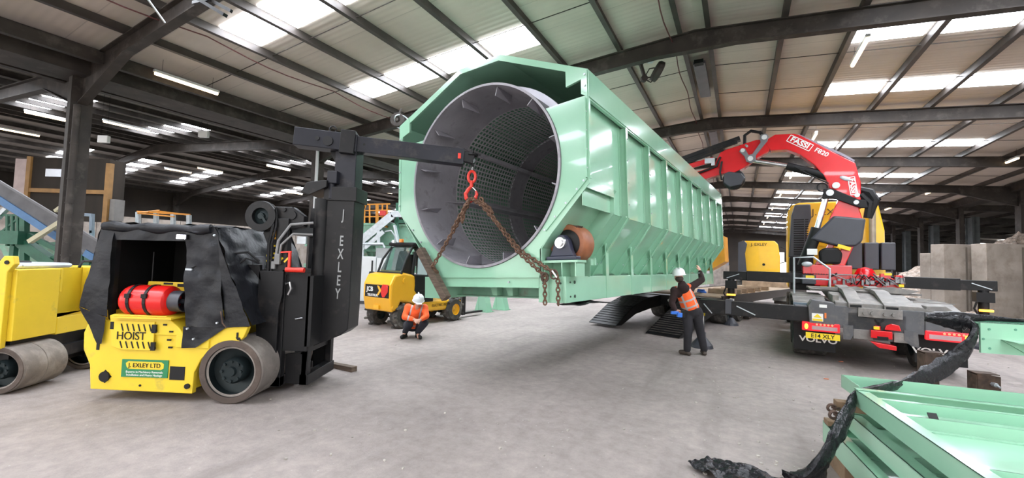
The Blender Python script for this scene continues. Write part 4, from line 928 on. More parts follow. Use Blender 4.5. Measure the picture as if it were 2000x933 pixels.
for x in (-0.17, -0.06, 0.12, 0.24): MB().cyl((x, -0.10, 1.06), (x, -0.05, 1.06), 0.035, n=12).build('crossplate_bolt', M_grey2, tr, smooth=True)
MB().box(-0.10, 0.20, -0.14, 0.0, 0.62, 0.76).prism([(-0.12, 0.56), (0.24, 0.52), (0.24, 0.44), (0.0, 0.46)], -0.22, -0.02, 'xz').box(-0.04, 0.04, -0.12, 0.0, 0.76, 0.84).prism([(0.10, 0.78), (0.12, 0.86), (0.20, 0.90), (0.30, 0.88), (0.33, 0.78)], -0.10, -0.06, 'xz').build('tow_coupling', M_red, tr, bevel=0.01)
MB().box(-0.06, 0.02, -0.15, -0.10, 0.78, 0.83).build('coupling_latch', M_plate, tr)
MB().box(-0.01, 0.14, -0.16, -0.13, 0.60, 0.66).build('coupling_jaw', M_black, tr)
MB().tube([(-0.02, -0.02, 0.95), (0.03, -0.06, 0.88), (0.05, -0.06, 0.80)], 0.014, 6).tube([(0.10, -0.02, 0.95), (0.04, -0.07, 0.90), (0.0, -0.06, 0.82)], 0.012, 6).build('air_hose', M_black_m, tr)
# lamps and plate
for x0, x1, zc in ((-1.14, -0.54, 0.715), (0.66, 1.25, 0.745)):
    l_ = MB().box(x0, x1, -0.03, 0.06, zc - 0.085, zc + 0.085).build('tail_lamp', M_lens, tr, bevel=0.015)
    s = -1 if x0 < 0 else 1
    MB().box(min(x0, x1) + 0.16 * (1 if s < 0 else 0.3), max(x0, x1) - (0.04 if s < 0 else 0.14), -0.036, -0.03, zc - 0.055, zc + 0.02).build('reversing_lens', M_lensw, l_)
    b = MB()
    for i in range(5): b.cyl((x0 + 0.24 + i * 0.06, -0.045, zc + 0.05), (x0 + 0.24 + i * 0.06, -0.03, zc + 0.05), 0.018, n=10)
    b.build('lamp_dots', M_brake, l_)
    MB().ell(((x0 + 0.07) if s < 0 else (x1 - 0.07), -0.035, zc), (0.03, 0.015, 0.055)).build('indicator', M_beacon, l_, smooth=True)
pl = MB().box(-1.08, -0.54, -0.035, -0.028, 0.485, 0.60).build('number_plate', M_plate, tr)
text('plate_lettering', 'E14 XLY', 0.105, M_txt, pl, facing((-0.81, -0.037, 0.54), (1, 0, 0), (0, 0, 1)), font_scale=1.0, bold=0.0015)
mf = MB().box(-1.27, -0.58, 0.30, 0.32, 0.20, 0.74).build('mudflap', M_black_m, tr)
text('mudflap_lettering', 'VOLVO', 0.15, M_white, mf, facing((-0.86, 0.296, 0.42), (1, 0, 0), (0, 0, 1)), font_scale=1.25, bold=0.004)
mf = MB().box(0.58, 1.27, 0.30, 0.32, 0.20, 0.74).build('mudflap', M_black_m, tr)
text('mudflap_lettering', 'VOLVO', 0.15, M_white, mf, facing((0.86, 0.296, 0.42), (1, 0, 0), (0, 0, 1)), font_scale=1.25, bold=0.004)
ws = MB().box(-0.98, -0.80, -0.036, -0.03, 0.83, 0.98).build('warning_label', M_white, tr)
MB().prism([(-0.96, 0.90), (-0.82, 0.90), (-0.89, 0.975)], -0.042, -0.037, 'xz').box(-0.97, -0.81, -0.042, -0.037, 0.835, 0.875).build('warning_mark', M_plate, ws)
MB().box(-0.86, -0.74, -0.036, -0.03, 1.10, 1.16).build('small_label', M_white, tr)
MB().box(-0.78, -0.75, -0.05, -0.03, 0.90, 1.0).build('side_marker', mat('orange_marker', (0.8, 0.2, 0.03), 0.4), tr)
# wheels and wings
def tyre(parent, x0, x1, y, z, r, m=M_rub, hub=M_hub, n=36):
    e = MB().lathe([(r * 0.6, x0), (r * 0.96, x0), (r, x0 + 0.03), (r, x1 - 0.03), (r * 0.96, x1), (r * 0.6, x1)], (0, y, z), 'x', n).build('tyre', m, parent, smooth=True)
    MB().lathe([(r * 0.6, x0), (r * 0.52, x0 + 0.06), (r * 0.25, x0 + 0.08), (0, x0 + 0.05)], (0, y, z), 'x', 24).lathe([(0, x1 - 0.05), (r * 0.25, x1 - 0.08), (r * 0.52, x1 - 0.06), (r * 0.6, x1)], (0, y, z), 'x', 24).build('wheel_hub', hub, e, smooth=True)
    return e
for y in (1.05, 2.45):
    tyre(tr, -1.26, -0.68, y, 0.52, 0.52); tyre(tr, 0.68, 1.26, y, 0.52, 0.52)
for y in (7.3,): tyre(tr, -1.26, -0.9, y, 0.52, 0.52); tyre(tr, 0.9, 1.26, y, 0.52, 0.52)
def wing(x0, x1):
    b = MB(); pts = [(0.42, 0.95), (0.60, 1.16), (1.1, 1.26), (2.4, 1.26), (2.95, 1.14), (3.1, 0.9)]
    for (y0, z0), (y1, z1) in zip(pts[:-1], pts[1:]): b.prism([(y0, z0), (y1, z1), (y1, z1 - 0.04), (y0, z0 - 0.04)], x0, x1, 'yz')
    for y in (0.9, 1.4, 1.9, 2.4): b.box(x0 - 0.005, x1 + 0.005, y, y + 0.02, 1.255, 1.275)
    return b
wing(-1.27, -0.70).build('rear_wing', M_grey2, tr); wing(0.70, 1.27).build('rear_wing', M_grey2, tr)
MB().box(-1.27, -0.75, 0.42, 0.50, 0.98, 1.14).build('wing_window', mat('blue_grey_panel', (0.12, 0.17, 0.21), 0.3), tr)
MB().box(-1.25, -0.60, 3.2, 4.3, 0.55, 1.15).box(0.6, 1.25, 3.2, 4.3, 0.5, 1.15).build('side_locker', M_grey, tr, bevel=0.02)
MB().prism([(0.75, 1.0), (0.80, 1.22), (1.05, 1.24), (1.22, 1.12), (1.24, 0.95)], 0.5, 1.8, 'xz').build('side_fairing', M_grey2, tr, bevel=0.01)
# plates and rails on the deck (fifth-wheel table with folded ramps)
MB().prism([(-0.62, 1.16), (-0.42, 1.22), (0.60, 1.22), (0.92, 1.12), (0.9, 1.09), (-0.4, 1.10)], 0.06, 0.9, 'xz').build('deck_plate', M_grey2, tr, bevel=0.005)
MB().prism([(0.1, 1.22), (1.2, 1.36), (3.2, 1.40), (3.2, 1.30), (0.1, 1.12)], -0.60, 0.62, 'yz').build('coupling_table', M_grey2, tr, bevel=0.01)
for x in (-0.30, 0.22):
    b = MB(); b.prism([(-0.02, 1.22), (0.9, 1.44), (2.2, 1.50), (2.2, 1.42), (0.9, 1.36), (-0.02, 1.13)], x - 0.11, x + 0.11, 'yz'); o = b.build('ramp_rail', M_grey2, tr, bevel=0.006)
    MB().box(x - 0.085, x + 0.085, -0.03, -0.018, 1.145, 1.195).build('rail_end', M_black_m, o)
MB().prism([(-0.95, 1.44), (-0.4, 1.46), (-0.1, 1.50), (0.05, 1.44), (-0.15, 1.40), (-0.5, 1.38)], 1.4, 1.5, 'xz').prism([(0.0, 1.47), (0.5, 1.52), (0.9, 1.46), (0.7, 1.38), (0.25, 1.40)], 1.4, 1.5, 'xz').box(-0.62, -0.52, 0.3, 1.2, 1.2, 1.34).box(-0.9, 0.95, 1.5, 3.4, 1.36, 1.40).build('guide_plate', M_grey2, tr)
b = MB(); b.tube([(-1.22, 1.6, 1.25), (-1.22, 1.6, 2.10), (-0.85, 1.6, 2.12), (-0.55, 1.6, 1.86), (-0.55, 1.6, 1.30)], 0.022, 8).tube([(-1.22, 1.6, 1.62), (-0.55, 1.6, 1.62)], 0.018, 8)
b.build('guard_rail', M_galv, tr, smooth=True)
# rear outriggers
ro = MB().box(-3.05, -0.98, 0.05, 0.33, 0.79, 1.09).build('rear_outrigger', M_black, tr, bevel=0.012)
MB().box(-2.52, -2.40, 0.0, 0.38, 0.82, 1.12).build('end_clamp', M_fair, ro, bevel=0.008)
MB().bar((-2.3, 0.04, 1.0), (-1.95, 0.04, 0.84), 0.01, 0.02).bar((-2.95, 0.04, 1.0), (-2.78, 0.04, 0.80), 0.01, 0.02).build('rub_marks', M_galv, ro)
leg = MB().cyl((-3.0, 0.2, 0.22), (-3.0, 0.2, 1.05), 0.055, n=18).build('outrigger_leg', M_steel, ro, smooth=True)
MB().cyl((-3.0, 0.2, 0.72), (-3.0, 0.2, 0.80), 0.062, n=18).build('leg_band', M_plate, leg)
MB().lathe([(0.05, 0.26), (0.10, 0.22), (0.22, 0.07), (0.24, 0.0), (0, 0.0)], (-3.0, 0.2, 0.0), 'z', 18).box(-3.07, -2.93, 0.13, 0.27, 0.14, 0.34).build('outrigger_foot', M_fair, ro)
r2 = MB().box(1.15, 3.0, 0.05, 0.33, 0.82, 1.12).build('rear_outrigger', M_black, tr, bevel=0.012)
l2 = MB().cyl((2.9, 0.2, 0.2), (2.9, 0.2, 1.1), 0.055, n=14).build('outrigger_leg', M_steel, r2, smooth=True)
MB().lathe([(0.05, 0.24), (0.20, 0.07), (0.22, 0.0), (0, 0.0)], (2.9, 0.2, 0.0), 'z', 14).build('outrigger_foot', M_fair, r2)
# front (crane) outriggers
for s in (-1, 1):
    fo = MB().box(*sorted((s * 0.7, s * 2.35)), 4.66, 4.96, 1.42, 1.72).box(*sorted((s * 2.3, s * 3.0)), 4.70, 4.92, 1.44, 1.69).build('front_outrigger', M_black, tr, bevel=0.012)
    MB().bar((s * 2.55, 4.69, 1.62), (s * 2.9, 4.69, 1.48), 0.01, 0.02).build('rub_marks', M_galv, fo)
    lg = MB().cyl((s * 2.78, 4.8, 0.55), (s * 2.78, 4.8, 1.45), 0.10, n=16).cyl((s * 2.78, 4.8, 0.1), (s * 2.78, 4.8, 0.6), 0.055, n=14).box(s * 2.78 - 0.16, s * 2.78 + 0.16, 4.66, 4.94, 1.16, 1.40).tube([(s * 2.78 - 0.1, 4.72, 1.3), (s * 2.78 - 0.2, 4.68, 1.0), (s * 2.78 - 0.08, 4.7, 0.75)], 0.025, 6).build('outrigger_leg', M_black, fo, smooth=True)
    MB().lathe([(0.05, 0.24), (0.20, 0.07), (0.22, 0.0), (0, 0.0)], (s * 2.78, 4.8, 0.0), 'z', 16).build('outrigger_foot', M_fair, fo)
    MB().cyl((s * 2.78 - 0.11, 4.68, 0.96), (s * 2.78 + 0.13, 4.68, 0.96), 0.028, n=10).build('flashing_light', M_beacon, fo)
    MB().box(s * 2.78 - 0.03, s * 2.78 + 0.10, 4.66, 4.67, 0.66, 0.84).bar((s * 2.78 - 0.05, 4.655, 0.66), (s * 2.78 + 0.1, 4.655, 0.78), 0.004, 0.05).build('chevron_label', M_white, fo)
# cab
CB = 6.7
cabp = [(-1.24, 1.2), (-1.24, 3.75), (-1.12, 3.98), (-0.9, 4.05), (0.95, 4.05), (1.12, 3.9), (1.26, 3.1), (1.28, 1.2)]
cabo = MB().prism(cabp, CB, CB + 2.2, 'xz').build('cab', M_cab, tr, bevel=0.05)
b = MB()
for z in (2.3, 2.6, 2.9, 3.2, 3.5): b.box(-0.62, 1.1, CB - 0.012, CB, z, z + 0.015)
b.box(0.24, 0.26, CB - 0.012, CB, 1.6, 3.95); b.build('cab_ribs', M_cab, cabo)
text('cab_lettering', 'J. EXLEY', 0.30, mat('dark_brown_lettering', (0.10, 0.06, 0.02), 0.5), cabo, facing((-0.02, CB - 0.02, 3.70), (1, 0, 0), (0, 0, 1)), font_scale=1.05)
MB().prism([(-1.22, 2.2), (-1.14, 3.6), (-1.05, 3.95), (-0.62, 3.95), (-0.60, 3.5), (-0.72, 3.1), (-0.66, 2.2)], CB - 0.32, CB - 0.02, 'xz').build('side_fairing', M_fair, tr, bevel=0.04)
b = MB()
for i in range(16): b.box(-1.08, -0.80, CB - 0.34, CB - 0.315, 2.3 + i * 0.075, 2.335 + i * 0.075); b.box(-0.77, -0.68, CB - 0.34, CB - 0.315, 2.3 + i * 0.075, 2.335 + i * 0.075)
b.build('fairing_louvres', M_black_m, tr)
MB().box(-1.2, -0.55, CB - 0.35, CB, 1.2, 2.2).build('air_intake_box', M_black_m, tr, bevel=0.03)
MB().cyl((0.92, CB - 0.3, 2.2), (0.92, CB - 0.3, 3.9), 0.085, n=18).build('exhaust_stack', mat('heat_worn_pipe', (0.36, 0.31, 0.24), 0.4, metal=0.5, var=0.2), tr, smooth=True)
MB().cyl((0.92, CB - 0.3, 3.88), (1.02, CB - 0.42, 4.05), 0.095, 0.11, n=18, caps=False).cyl((0.92, CB - 0.3, 2.3), (0.92, CB - 0.3, 2.55), 0.10, n=18).build('exhaust_tip', M_black, tr, smooth=True)
MB().box(1.30, 1.36, CB + 1.6, CB + 1.9, 2.4, 3.1).build('door_mirror', M_black_m, tr)
tb = MB()
for x0, x1 in ((0.18, 0.55), (0.59, 0.92), (0.96, 1.28)): tb.box(x0, x1, 5.45, 6.2, 1.88, 2.66)
tb.build('oil_tank', M_fair, tr, bevel=0.03)
MB().box(-1.2, -0.45, 5.3, 6.2, 1.2, 1.75).build('tank_bracket', M_black, tr)
# crane: base, slewing column, main boom, knuckle, second boom; in the plane y = 4.8
Y = 4.8
def px(poly, y0, y1): return MB().prism(poly, y0, y1, 'xz')
cb = px([(-0.92, 1.97), (0.20, 1.97), (0.20, 1.70), (-0.92, 1.70)], Y - 0.3, Y + 0.3).prism([(-0.68, 1.72), (0.90, 1.72), (1.2, 1.60), (1.2, 1.42), (-0.64, 1.38)], Y - 0.28, Y + 0.28, 'xz').build('crane_base', M_red, tr, bevel=0.015)
b = MB()
for i in range(16): b.cyl((-0.86 + i * 0.062, Y - 0.315, 1.71), (-0.86 + i * 0.062, Y - 0.28, 1.71), 0.016, n=6)
b.build('base_bolts', M_black, cb)
MB().box(-0.95, -0.62, Y - 0.5, Y - 0.28, 1.42, 1.68).build('control_box', M_fair, cb, bevel=0.02)
MB().box(-0.86, -0.66, Y - 0.51, Y - 0.50, 1.58, 1.66).build('control_label', M_plate, cb)
b = MB()
rnd = random.Random(3)
for i in range(15):
    x = -0.2 + i * 0.1; z = 1.52 + rnd.uniform(-0.05, 0.12)
    b.cbox((x, Y - 0.42, z), (rnd.uniform(0.04, 0.09), 0.10, rnd.uniform(0.05, 0.16)))
    if i % 2: b.tube([(x, Y - 0.45, z), (x + rnd.uniform(-0.15, 0.2), Y - 0.55, z + 0.15), (x + rnd.uniform(0.1, 0.4), Y - 0.45, z - 0.1)], 0.014, 5)
b.bar((-0.3, Y - 0.42, 1.72), (0.5, Y - 0.42, 1.72), 0.025, 0.025)
b.build('valve_bank', mat('grey_valve_metal', (0.25, 0.25, 0.26), 0.4, metal=0.5, var=0.3), cb)
b = MB()
for i in range(6): b.tube([(0.15 + i * 0.13, Y - 0.4, 1.45), (0.3 + i * 0.13, Y - 0.5, 1.75 - 0.02 * i), (0.6 + i * 0.12, Y - 0.4, 1.5)], 0.016, 6)
b.tube([(-0.35, Y - 0.5, 1.36), (-0.32, Y - 0.5, 1.62), (-0.15, Y - 0.45, 1.75)], 0.02, 6)
b.build('hydraulic_hoses', M_black_m, cb, smooth=True)
MB().lathe([(0.22, -0.2), (0.24, 0.12), (0.16, 0.28), (0, 0.33)], (0.50, Y - 0.1, 1.62), 'z', 20).box(0.78, 0.98, Y - 0.4, Y - 0.2, 1.62, 1.78).box(1.1, 1.25, Y - 0.35, Y - 0.1, 1.5, 1.75).build('slew_motor_cover', M_red, cb, smooth=True)
MB().box(0.85, 1.0, Y - 0.42, Y - 0.4, 1.74, 1.80).box(1.12, 1.22, Y - 0.5, Y - 0.36, 1.45, 1.52).bar((0.6, Y - 0.45, 1.40), (1.2, Y - 0.45, 1.38), 0.02, 0.02).build('yellow_lever', M_plate, cb)
co = px([(-0.62, 1.97), (-0.40, 1.97), (-0.10, 2.70), (-0.22, 2.75)], Y - 0.16, Y + 0.16).prism([(-0.22, 1.97), (0.06, 1.97), (0.30, 2.62), (0.10, 2.70)], Y - 0.16, Y + 0.16, 'xz').prism([(-0.30, 2.6), (-0.28, 3.3), (-0.05, 3.9), (0.28, 3.95), (0.44, 3.3), (0.40, 2.7)], Y - 0.18, Y + 0.18, 'xz').build('crane_column', M_red, tr, bevel=0.02)
px([(-0.75, 2.70), (-0.20, 3.36), (0.50, 3.26), (0.42, 2.64), (0.28, 2.50), (-0.10, 2.50)], Y - 0.34, Y - 0.04).build('oil_reservoir', M_fair, co, bevel=0.05)
px([(-0.52, 2.0), (-0.54, 2.35), (-0.42, 2.46), (-0.10, 2.46), (-0.0, 2.30), (-0.05, 2.0)], Y - 0.32, Y + 0.0).build('reservoir_dome', M_black_m, co, bevel=0.06)
MB().bar((-0.12, Y - 0.36, 2.52), (0.16, Y - 0.36, 2.42), 0.01, 0.10).build('warning_strip', M_plate, co)
cy = MB().cyl((-0.90, Y - 0.15, 1.92), (-0.56, Y - 0.15, 3.02), 0.155, n=24).build('lift_cylinder', M_black_m, tr, smooth=True)
MB().cyl((-0.58, Y - 0.15, 2.96), (-0.36, Y - 0.15, 3.92), 0.075, n=20).build('cylinder_rod', M_steel, cy, smooth=True)
MB().box(-0.82, -0.58, Y - 0.36, Y - 0.30, 2.25, 2.42).build('cylinder_label', M_white, cy)
MB().ell((-0.82, Y - 0.32, 1.98), (0.13, 0.04, 0.075)).build('foot_pin_cover', M_galv, cy, smooth=True)
lk = px([(-0.46, 3.86), (-0.42, 4.16), (-0.22, 4.14), (0.36, 3.80), (0.52, 3.78), (0.56, 3.56), (0.40, 3.56), (-0.2, 3.86)], Y - 0.26, Y - 0.20).build('link_arm', M_black_m, tr, bevel=0.02)
for x, z in ((-0.28, 4.02), (-0.14, 4.22), (0.30, 3.72), (0.32, 3.92)): MB().cyl((x, Y - 0.30, z), (x, Y - 0.24, z), 0.09 if z > 4 else 0.06, n=18).build('pivot_cap', M_offw, lk, smooth=True)
# main boom (gooseneck box) from the column to the elbow
mbm = [(0.42, 3.55), (0.42, 4.3), (0.30, 4.85), (0.02, 5.05), (-0.98, 5.80), (-1.12, 5.86), (-1.60, 5.90), (-1.90, 5.72), (-1.72, 5.42), (-1.30, 5.40), (-0.98, 5.22), (-0.62, 4.86), (-0.36, 4.45), (-0.24, 4.05), (-0.02, 3.85), (0.0, 3.55)]
bmn = px(mbm, Y - 0.17, Y + 0.17).build('main_boom', M_red, tr, bevel=0.02)
px([(-1.02, 5.86), (-1.02, 5.81), (0.05, 5.06), (0.28, 4.88), (0.30, 4.93), (0.06, 5.13)], Y - 0.12, Y + 0.12).build('boom_top_cover', mat('pale_purple_grey_cover', (0.28, 0.27, 0.34), 0.4), bmn)
def outline_sign(x, z, dx, dz, w, h, s_, body_):
    d = V((dx, 0, dz)).normalized(); u = V((-d.z, 0, d.x)); c = V((x, Y - 0.176, z))
    b = MB(); b.bar(c - d * w / 2 + u * h / 2, c + d * w / 2 + u * h / 2, 0.004, 0.02, up=u).bar(c - d * w / 2 - u * h / 2, c + d * w / 2 - u * h / 2, 0.004, 0.02, up=u).bar(c - d * w / 2 - u * h / 2, c - d * w / 2 + u * h / 2, 0.02, 0.004, up=(0, 1, 0)).bar(c + d * w / 2 - u * h / 2, c + d * w / 2 + u * h / 2, 0.02, 0.004, up=(0, 1, 0))
    o = b.build('lettering_frame', M_white, bmn)
    text('boom_lettering', body_, s_, M_white, o, facing(c - V((0, 0.004, 0)), d, u), font_scale=1.15, bold=0.006)
outline_sign(-0.98, 5.56, 0.83, -0.56, 0.66, 0.20, 0.20, 'FASSI')
outline_sign(0.24, 4.20, 0.13, -0.99, 0.50, 0.15, 0.16, 'FASSI')
text('model_lettering', 'F820', 0.17, M_white, bmn, facing((-0.46, Y - 0.18, 5.22), (0.83, 0, -0.56), (0.56, 0, 0.83)), font_scale=1.1, bold=0.003)
MB().ell((0.08, Y - 0.18, 4.42), (0.14, 0.02, 0.06), M=Matrix.Rotation(R(25), 3, 'Y')).build('cable_grommet', M_galv, bmn, smooth=True)
# elbow link and outer cylinder
el = px([(-1.98, 5.92), (-1.84, 5.94), (-1.76, 5.84), (-1.80, 5.70), (-2.10, 5.30), (-2.12, 5.12), (-2.24, 5.06), (-2.36, 5.12), (-2.42, 5.30), (-2.56, 5.46), (-2.50, 5.56), (-2.40, 5.54), (-2.30, 5.32), (-2.20, 5.34), (-1.98, 5.68), (-2.0, 5.8)], Y - 0.26, Y - 0.20).build('elbow_link', mat('grey_cast_link', (0.20, 0.20, 0.22), 0.35, metal=0.4), tr, bevel=0.01)
for x, z, r_ in ((-1.88, 5.82, 0.075), (-2.25, 5.20, 0.075), (-2.46, 5.48, 0.06)): MB().cyl((x, Y - 0.29, z), (x, Y - 0.25, z), r_, n=18).build('pivot_cap', M_offw, el, smooth=True)
oc = MB().cyl((-1.30, Y - 0.05, 4.93), (-0.28, Y - 0.05, 4.52), 0.12, n=20).build('outer_cylinder', M_black_m, tr, smooth=True)
MB().cyl((-2.2, Y - 0.05, 5.18), (-1.26, Y - 0.05, 4.92), 0.07, n=18).build('cylinder_rod', M_steel, oc, smooth=True)
b = MB(); b.tube([(-0.95, Y - 0.2, 4.72), (-0.7, Y - 0.22, 4.55), (-0.5, Y - 0.2, 4.42), (-0.3, Y - 0.2, 4.3)], 0.018, 6).tube([(-1.1, Y - 0.2, 4.85), (-0.8, Y - 0.22, 4.62), (-0.55, Y - 0.2, 4.45)], 0.014, 6).tube([(-0.45 + 0.12 * math.cos(t), Y - 0.2, 4.2 + 0.12 * math.sin(t)) for t in [i * 0.5 for i in range(14)]], 0.02, 6)
b.cbox((-0.92, Y - 0.2, 4.75), (0.12, 0.06, 0.06)); b.build('boom_hose', M_black_m, oc, smooth=True)
MB().tube([(0.40, Y, 4.1), (0.62, Y - 0.05, 4.0), (0.72, Y - 0.05, 3.8), (0.60, Y, 3.3)], [0.10, 0.13, 0.12, 0.08], 8).tube([(0.42, Y - 0.1, 3.95), (0.60, Y - 0.15, 3.7), (0.56, Y - 0.1, 3.3)], 0.09, 8).build('hose_bundle', M_black_m, co, smooth=True)
# second boom down to the left, with its stacked extensions
sb = px([(-1.72, 5.76), (-2.10, 5.80), (-3.08, 5.55), (-3.30, 5.10), (-2.90, 4.72), (-2.42, 4.96), (-2.15, 5.18), (-1.75, 5.42)], Y - 0.16, Y + 0.16).build('second_boom', M_red, tr, bevel=0.02)
MB().bar((-3.0, Y - 0.02, 4.98), (-5.2, Y - 0.02, 4.42), 0.28, 0.32).bar((-3.3, Y - 0.14, 5.30), (-4.6, Y - 0.14, 5.02), 0.10, 0.16).build('extension_boom', M_red, sb, bevel=0.015)
b = MB(); b.bar((-2.55, Y, 5.93), (-5.4, Y, 5.12), 0.26, 0.13).bar((-2.62, Y - 0.1, 5.80), (-5.4, Y - 0.1, 5.00), 0.10, 0.08).bar((-3.0, Y - 0.16, 5.58), (-5.4, Y - 0.16, 4.90), 0.07, 0.07); b.build('hose_carrier', M_black, sb, bevel=0.01)
MB().cyl((-4.9, Y - 0.2, 5.02), (-4.1, Y - 0.2, 5.20), 0.035, n=12).build('extension_rod', M_steel, sb, smooth=True)
b = MB(); b.tube([(-3.1, Y - 0.2, 5.35), (-3.2, Y - 0.24, 5.05), (-3.6, Y - 0.22, 4.92), (-4.3, Y - 0.22, 4.72), (-4.7, Y - 0.22, 4.45)], 0.035, 7).tube([(-3.05, Y - 0.2, 5.2), (-3.1, Y - 0.22, 4.85), (-3.05, Y - 0.2, 4.6)], 0.03, 6).tube([(-2.42, Y, 5.72), (-2.42, Y, 6.02), (-2.25, Y, 6.14), (-2.0, Y, 6.06), (-1.86, Y, 5.86)], 0.05, 8)
b.build('loose_hose', M_black_m, sb, smooth=True)
MB().cbox((-3.45, Y - 0.22, 5.25), (0.20, 0.1, 0.16)).cbox((-3.3, Y - 0.24, 5.2), (0.1, 0.1, 0.24)).cyl((-4.38, Y - 0.24, 4.86), (-4.38, Y - 0.19, 4.86), 0.08, n=14).cyl((-2.40, Y - 0.1, 5.70), (-2.34, Y - 0.22, 5.60), 0.035, n=10).build('hose_fittings', M_galv, sb, bevel=0.004)
MB().lathe([(0.10, -0.12), (0.30, -0.12), (0.32, -0.09), (0.30, -0.02), (0.30, 0.02), (0.32, 0.09), (0.30, 0.12), (0.10, 0.12), (0.10, -0.12)], (-2.72, Y, 4.62), 'y', 24).build('winch_drum', M_black_m, sb, smooth=True)
px([(-3.0, 4.80), (-2.85, 4.86), (-2.5, 4.78), (-2.4, 4.62), (-2.5, 4.42), (-2.82, 4.36), (-2.98, 4.5)], Y - 0.2, Y - 0.13).build('winch_guard', M_fair, sb, bevel=0.02)

# ================================================================== SECOND YELLOW TRUCK AND LOW-LOADER TRAILER BEHIND
t2m = frame_matrix(atd(1482, 540, 30.0) * 1.0, R(32)); t2m.translation.z = 0
t2 = empty('flatbed_truck', M=t2m); tag(t2, 'yellow truck cab standing far behind, beyond the trailer', 'truck')
c2 = MB().prism([(-1.25, 1.2), (-1.25, 3.5), (-1.05, 3.72), (0.95, 3.72), (1.15, 3.5), (1.28, 2.6), (1.28, 1.2)], 0, 2.2, 'xz').build('cab', M_cab, t2, bevel=0.06)
b = MB()
for z in (2.0, 2.35, 2.7, 3.05, 3.35): b.box(-0.6, 1.1, -0.015, 0, z, z + 0.02)
b.build('cab_ribs', M_cab, c2)
text('cab_lettering', 'J. EXLEY', 0.28, M_txt, c2, facing((-0.0, -0.03, 3.45), (1, 0, 0), (0, 0, 1)))
MB().prism([(-1.28, 1.3), (-1.28, 3.6), (-0.9, 3.72), (-0.72, 3.5), (-0.85, 2.8), (-0.72, 1.3)], -0.35, -0.02, 'xz').build('side_fairing', M_fair, t2, bevel=0.04)
MB().box(-0.5, 0.5, -3.0, 2.0, 0.7, 1.1).build('chassis', M_grey, t2)
MB().cyl((0.3, -0.05, 2.05), (0.3, -0.02, 2.05), 0.09, n=12).build('rear_port', M_txt, t2)
for y in (-2.0, 1.0): tyre(t2, -1.25, -0.7, y, 0.5, 0.5); tyre(t2, 0.7, 1.25, y, 0.5, 0.5)
MB().tube([(1.3, 1.9, 2.2), (1.7, 1.9, 2.3), (1.7, 1.9, 3.2), (1.3, 1.9, 3.4)], 0.04, 6).box(1.55, 1.75, 1.85, 1.95, 2.3, 3.1).build('door_mirror', M_black_m, t2)
MB().box(-1.25, 0.9, -3.2, -0.6, 1.15, 1.25).box(-0.6, 0.5, -2.6, -1.2, 1.25, 1.5).build('green_deck', M_gdark, t2)

# low loader: origin between the ramp hinges
LM = frame_matrix((5.0, 13.3, 0), R(45))
ll = empty('low_loader_trailer', M=LM); tag(ll, 'black low-loader trailer with timber deck standing behind the orange-vested worker', 'trailer')
DL = 13.0
MB().box(-1.25, 1.25, 0.9, DL, 0.72, 0.90).build('deck', M_timber2, ll, bevel=0.01)
MB().box(-1.27, -1.22, 0.9, DL, 0.62, 0.92).box(1.22, 1.27, 0.9, DL, 0.62, 0.92).box(-0.5, -0.3, 0.9, DL, 0.45, 0.72).box(0.3, 0.5, 0.9, DL, 0.45, 0.72).box(-1.25, 1.25, 0.3, 0.95, 0.55, 0.86).build('trailer_frame', M_black, ll)
for y in (1.6, 2.7, 3.8): tyre(ll, -1.24, -0.75, y, 0.40, 0.40); tyre(ll, 0.75, 1.24, y, 0.40, 0.40)
for y in (9.4, 10.6, 11.8):
    tyre(ll, 0.75, 1.24, y, 0.40, 0.40)
    b = MB(); q_ = [(y + 0.5 * math.cos(R(t)), 0.40 + 0.5 * math.sin(R(t))) for t in range(0, 181, 20)]
    for (a0, c0), (a1, c1) in zip(q_[:-1], q_[1:]): b.prism([(a0, c0), (a1, c1), (a1, c1 - 0.02), (a0, c0 - 0.02)], 0.72, 1.26, 'yz')
    b.build('mudguard', M_galv, ll)
MB().box(-1.0, 1.0, DL - 2.5, DL - 2.3, 0.9, 1.15).box(-0.9, 0.9, DL - 1.2, DL - 1.0, 0.9, 1.2).build('deck_bearer', M_timber2, ll)
MB().box(-0.05, 0.02, 0.86, 0.90, 0.74, 0.86).cyl((-0.15, 0.28, 0.70), (-0.15, 0.32, 0.70), 0.05, n=12).build('rear_lamp', M_white, ll)
def ramp(x0, x1, dz, curve):
    pts = [(0.35, 0.84), (-0.5, 0.80 if curve else 0.74), (-1.4, 0.58 if curve else 0.42), (-2.4, dz)]
    b = MB()
    for (y0, z0), (y1, z1) in zip(pts[:-1], pts[1:]): b.prism([(y0, z0), (y1, z1), (y1, z1 - 0.02), (y0, z0 - 0.02)], x0, x1, 'yz')
    for x in (x0, x1 - 0.03, (x0 + x1) / 2): b.prism([(0.35, 0.84), (-0.5, pts[1][1]), (-1.4, pts[2][1]), (-2.4, dz), (-2.1, dz - 0.02), (-1.3, pts[2][1] - 0.24), (-0.3, pts[1][1] - 0.34), (0.35, 0.5)], x, x + 0.03, 'yz')
    o = b.build('loading_ramp', M_black, ll)
    g = MB()
    for (y0, z0), (y1, z1) in zip(pts[1:-1], pts[2:]):
        for i in range(9):
            t = i / 9; y, z = y0 + (y1 - y0) * t, z0 + (z1 - z0) * t; g.box(x0 + 0.02, x1 - 0.02, y, y + 0.02, z, z + 0.012)
    g.build('grip_bars', M_black_m if curve else mat('worn_brown_grip', (0.075, 0.065, 0.06), 0.6, var=0.3), o); return o
ramp(-1.35, -0.45, 0.09, True); ramp(0.45, 1.35, 0.03, False)
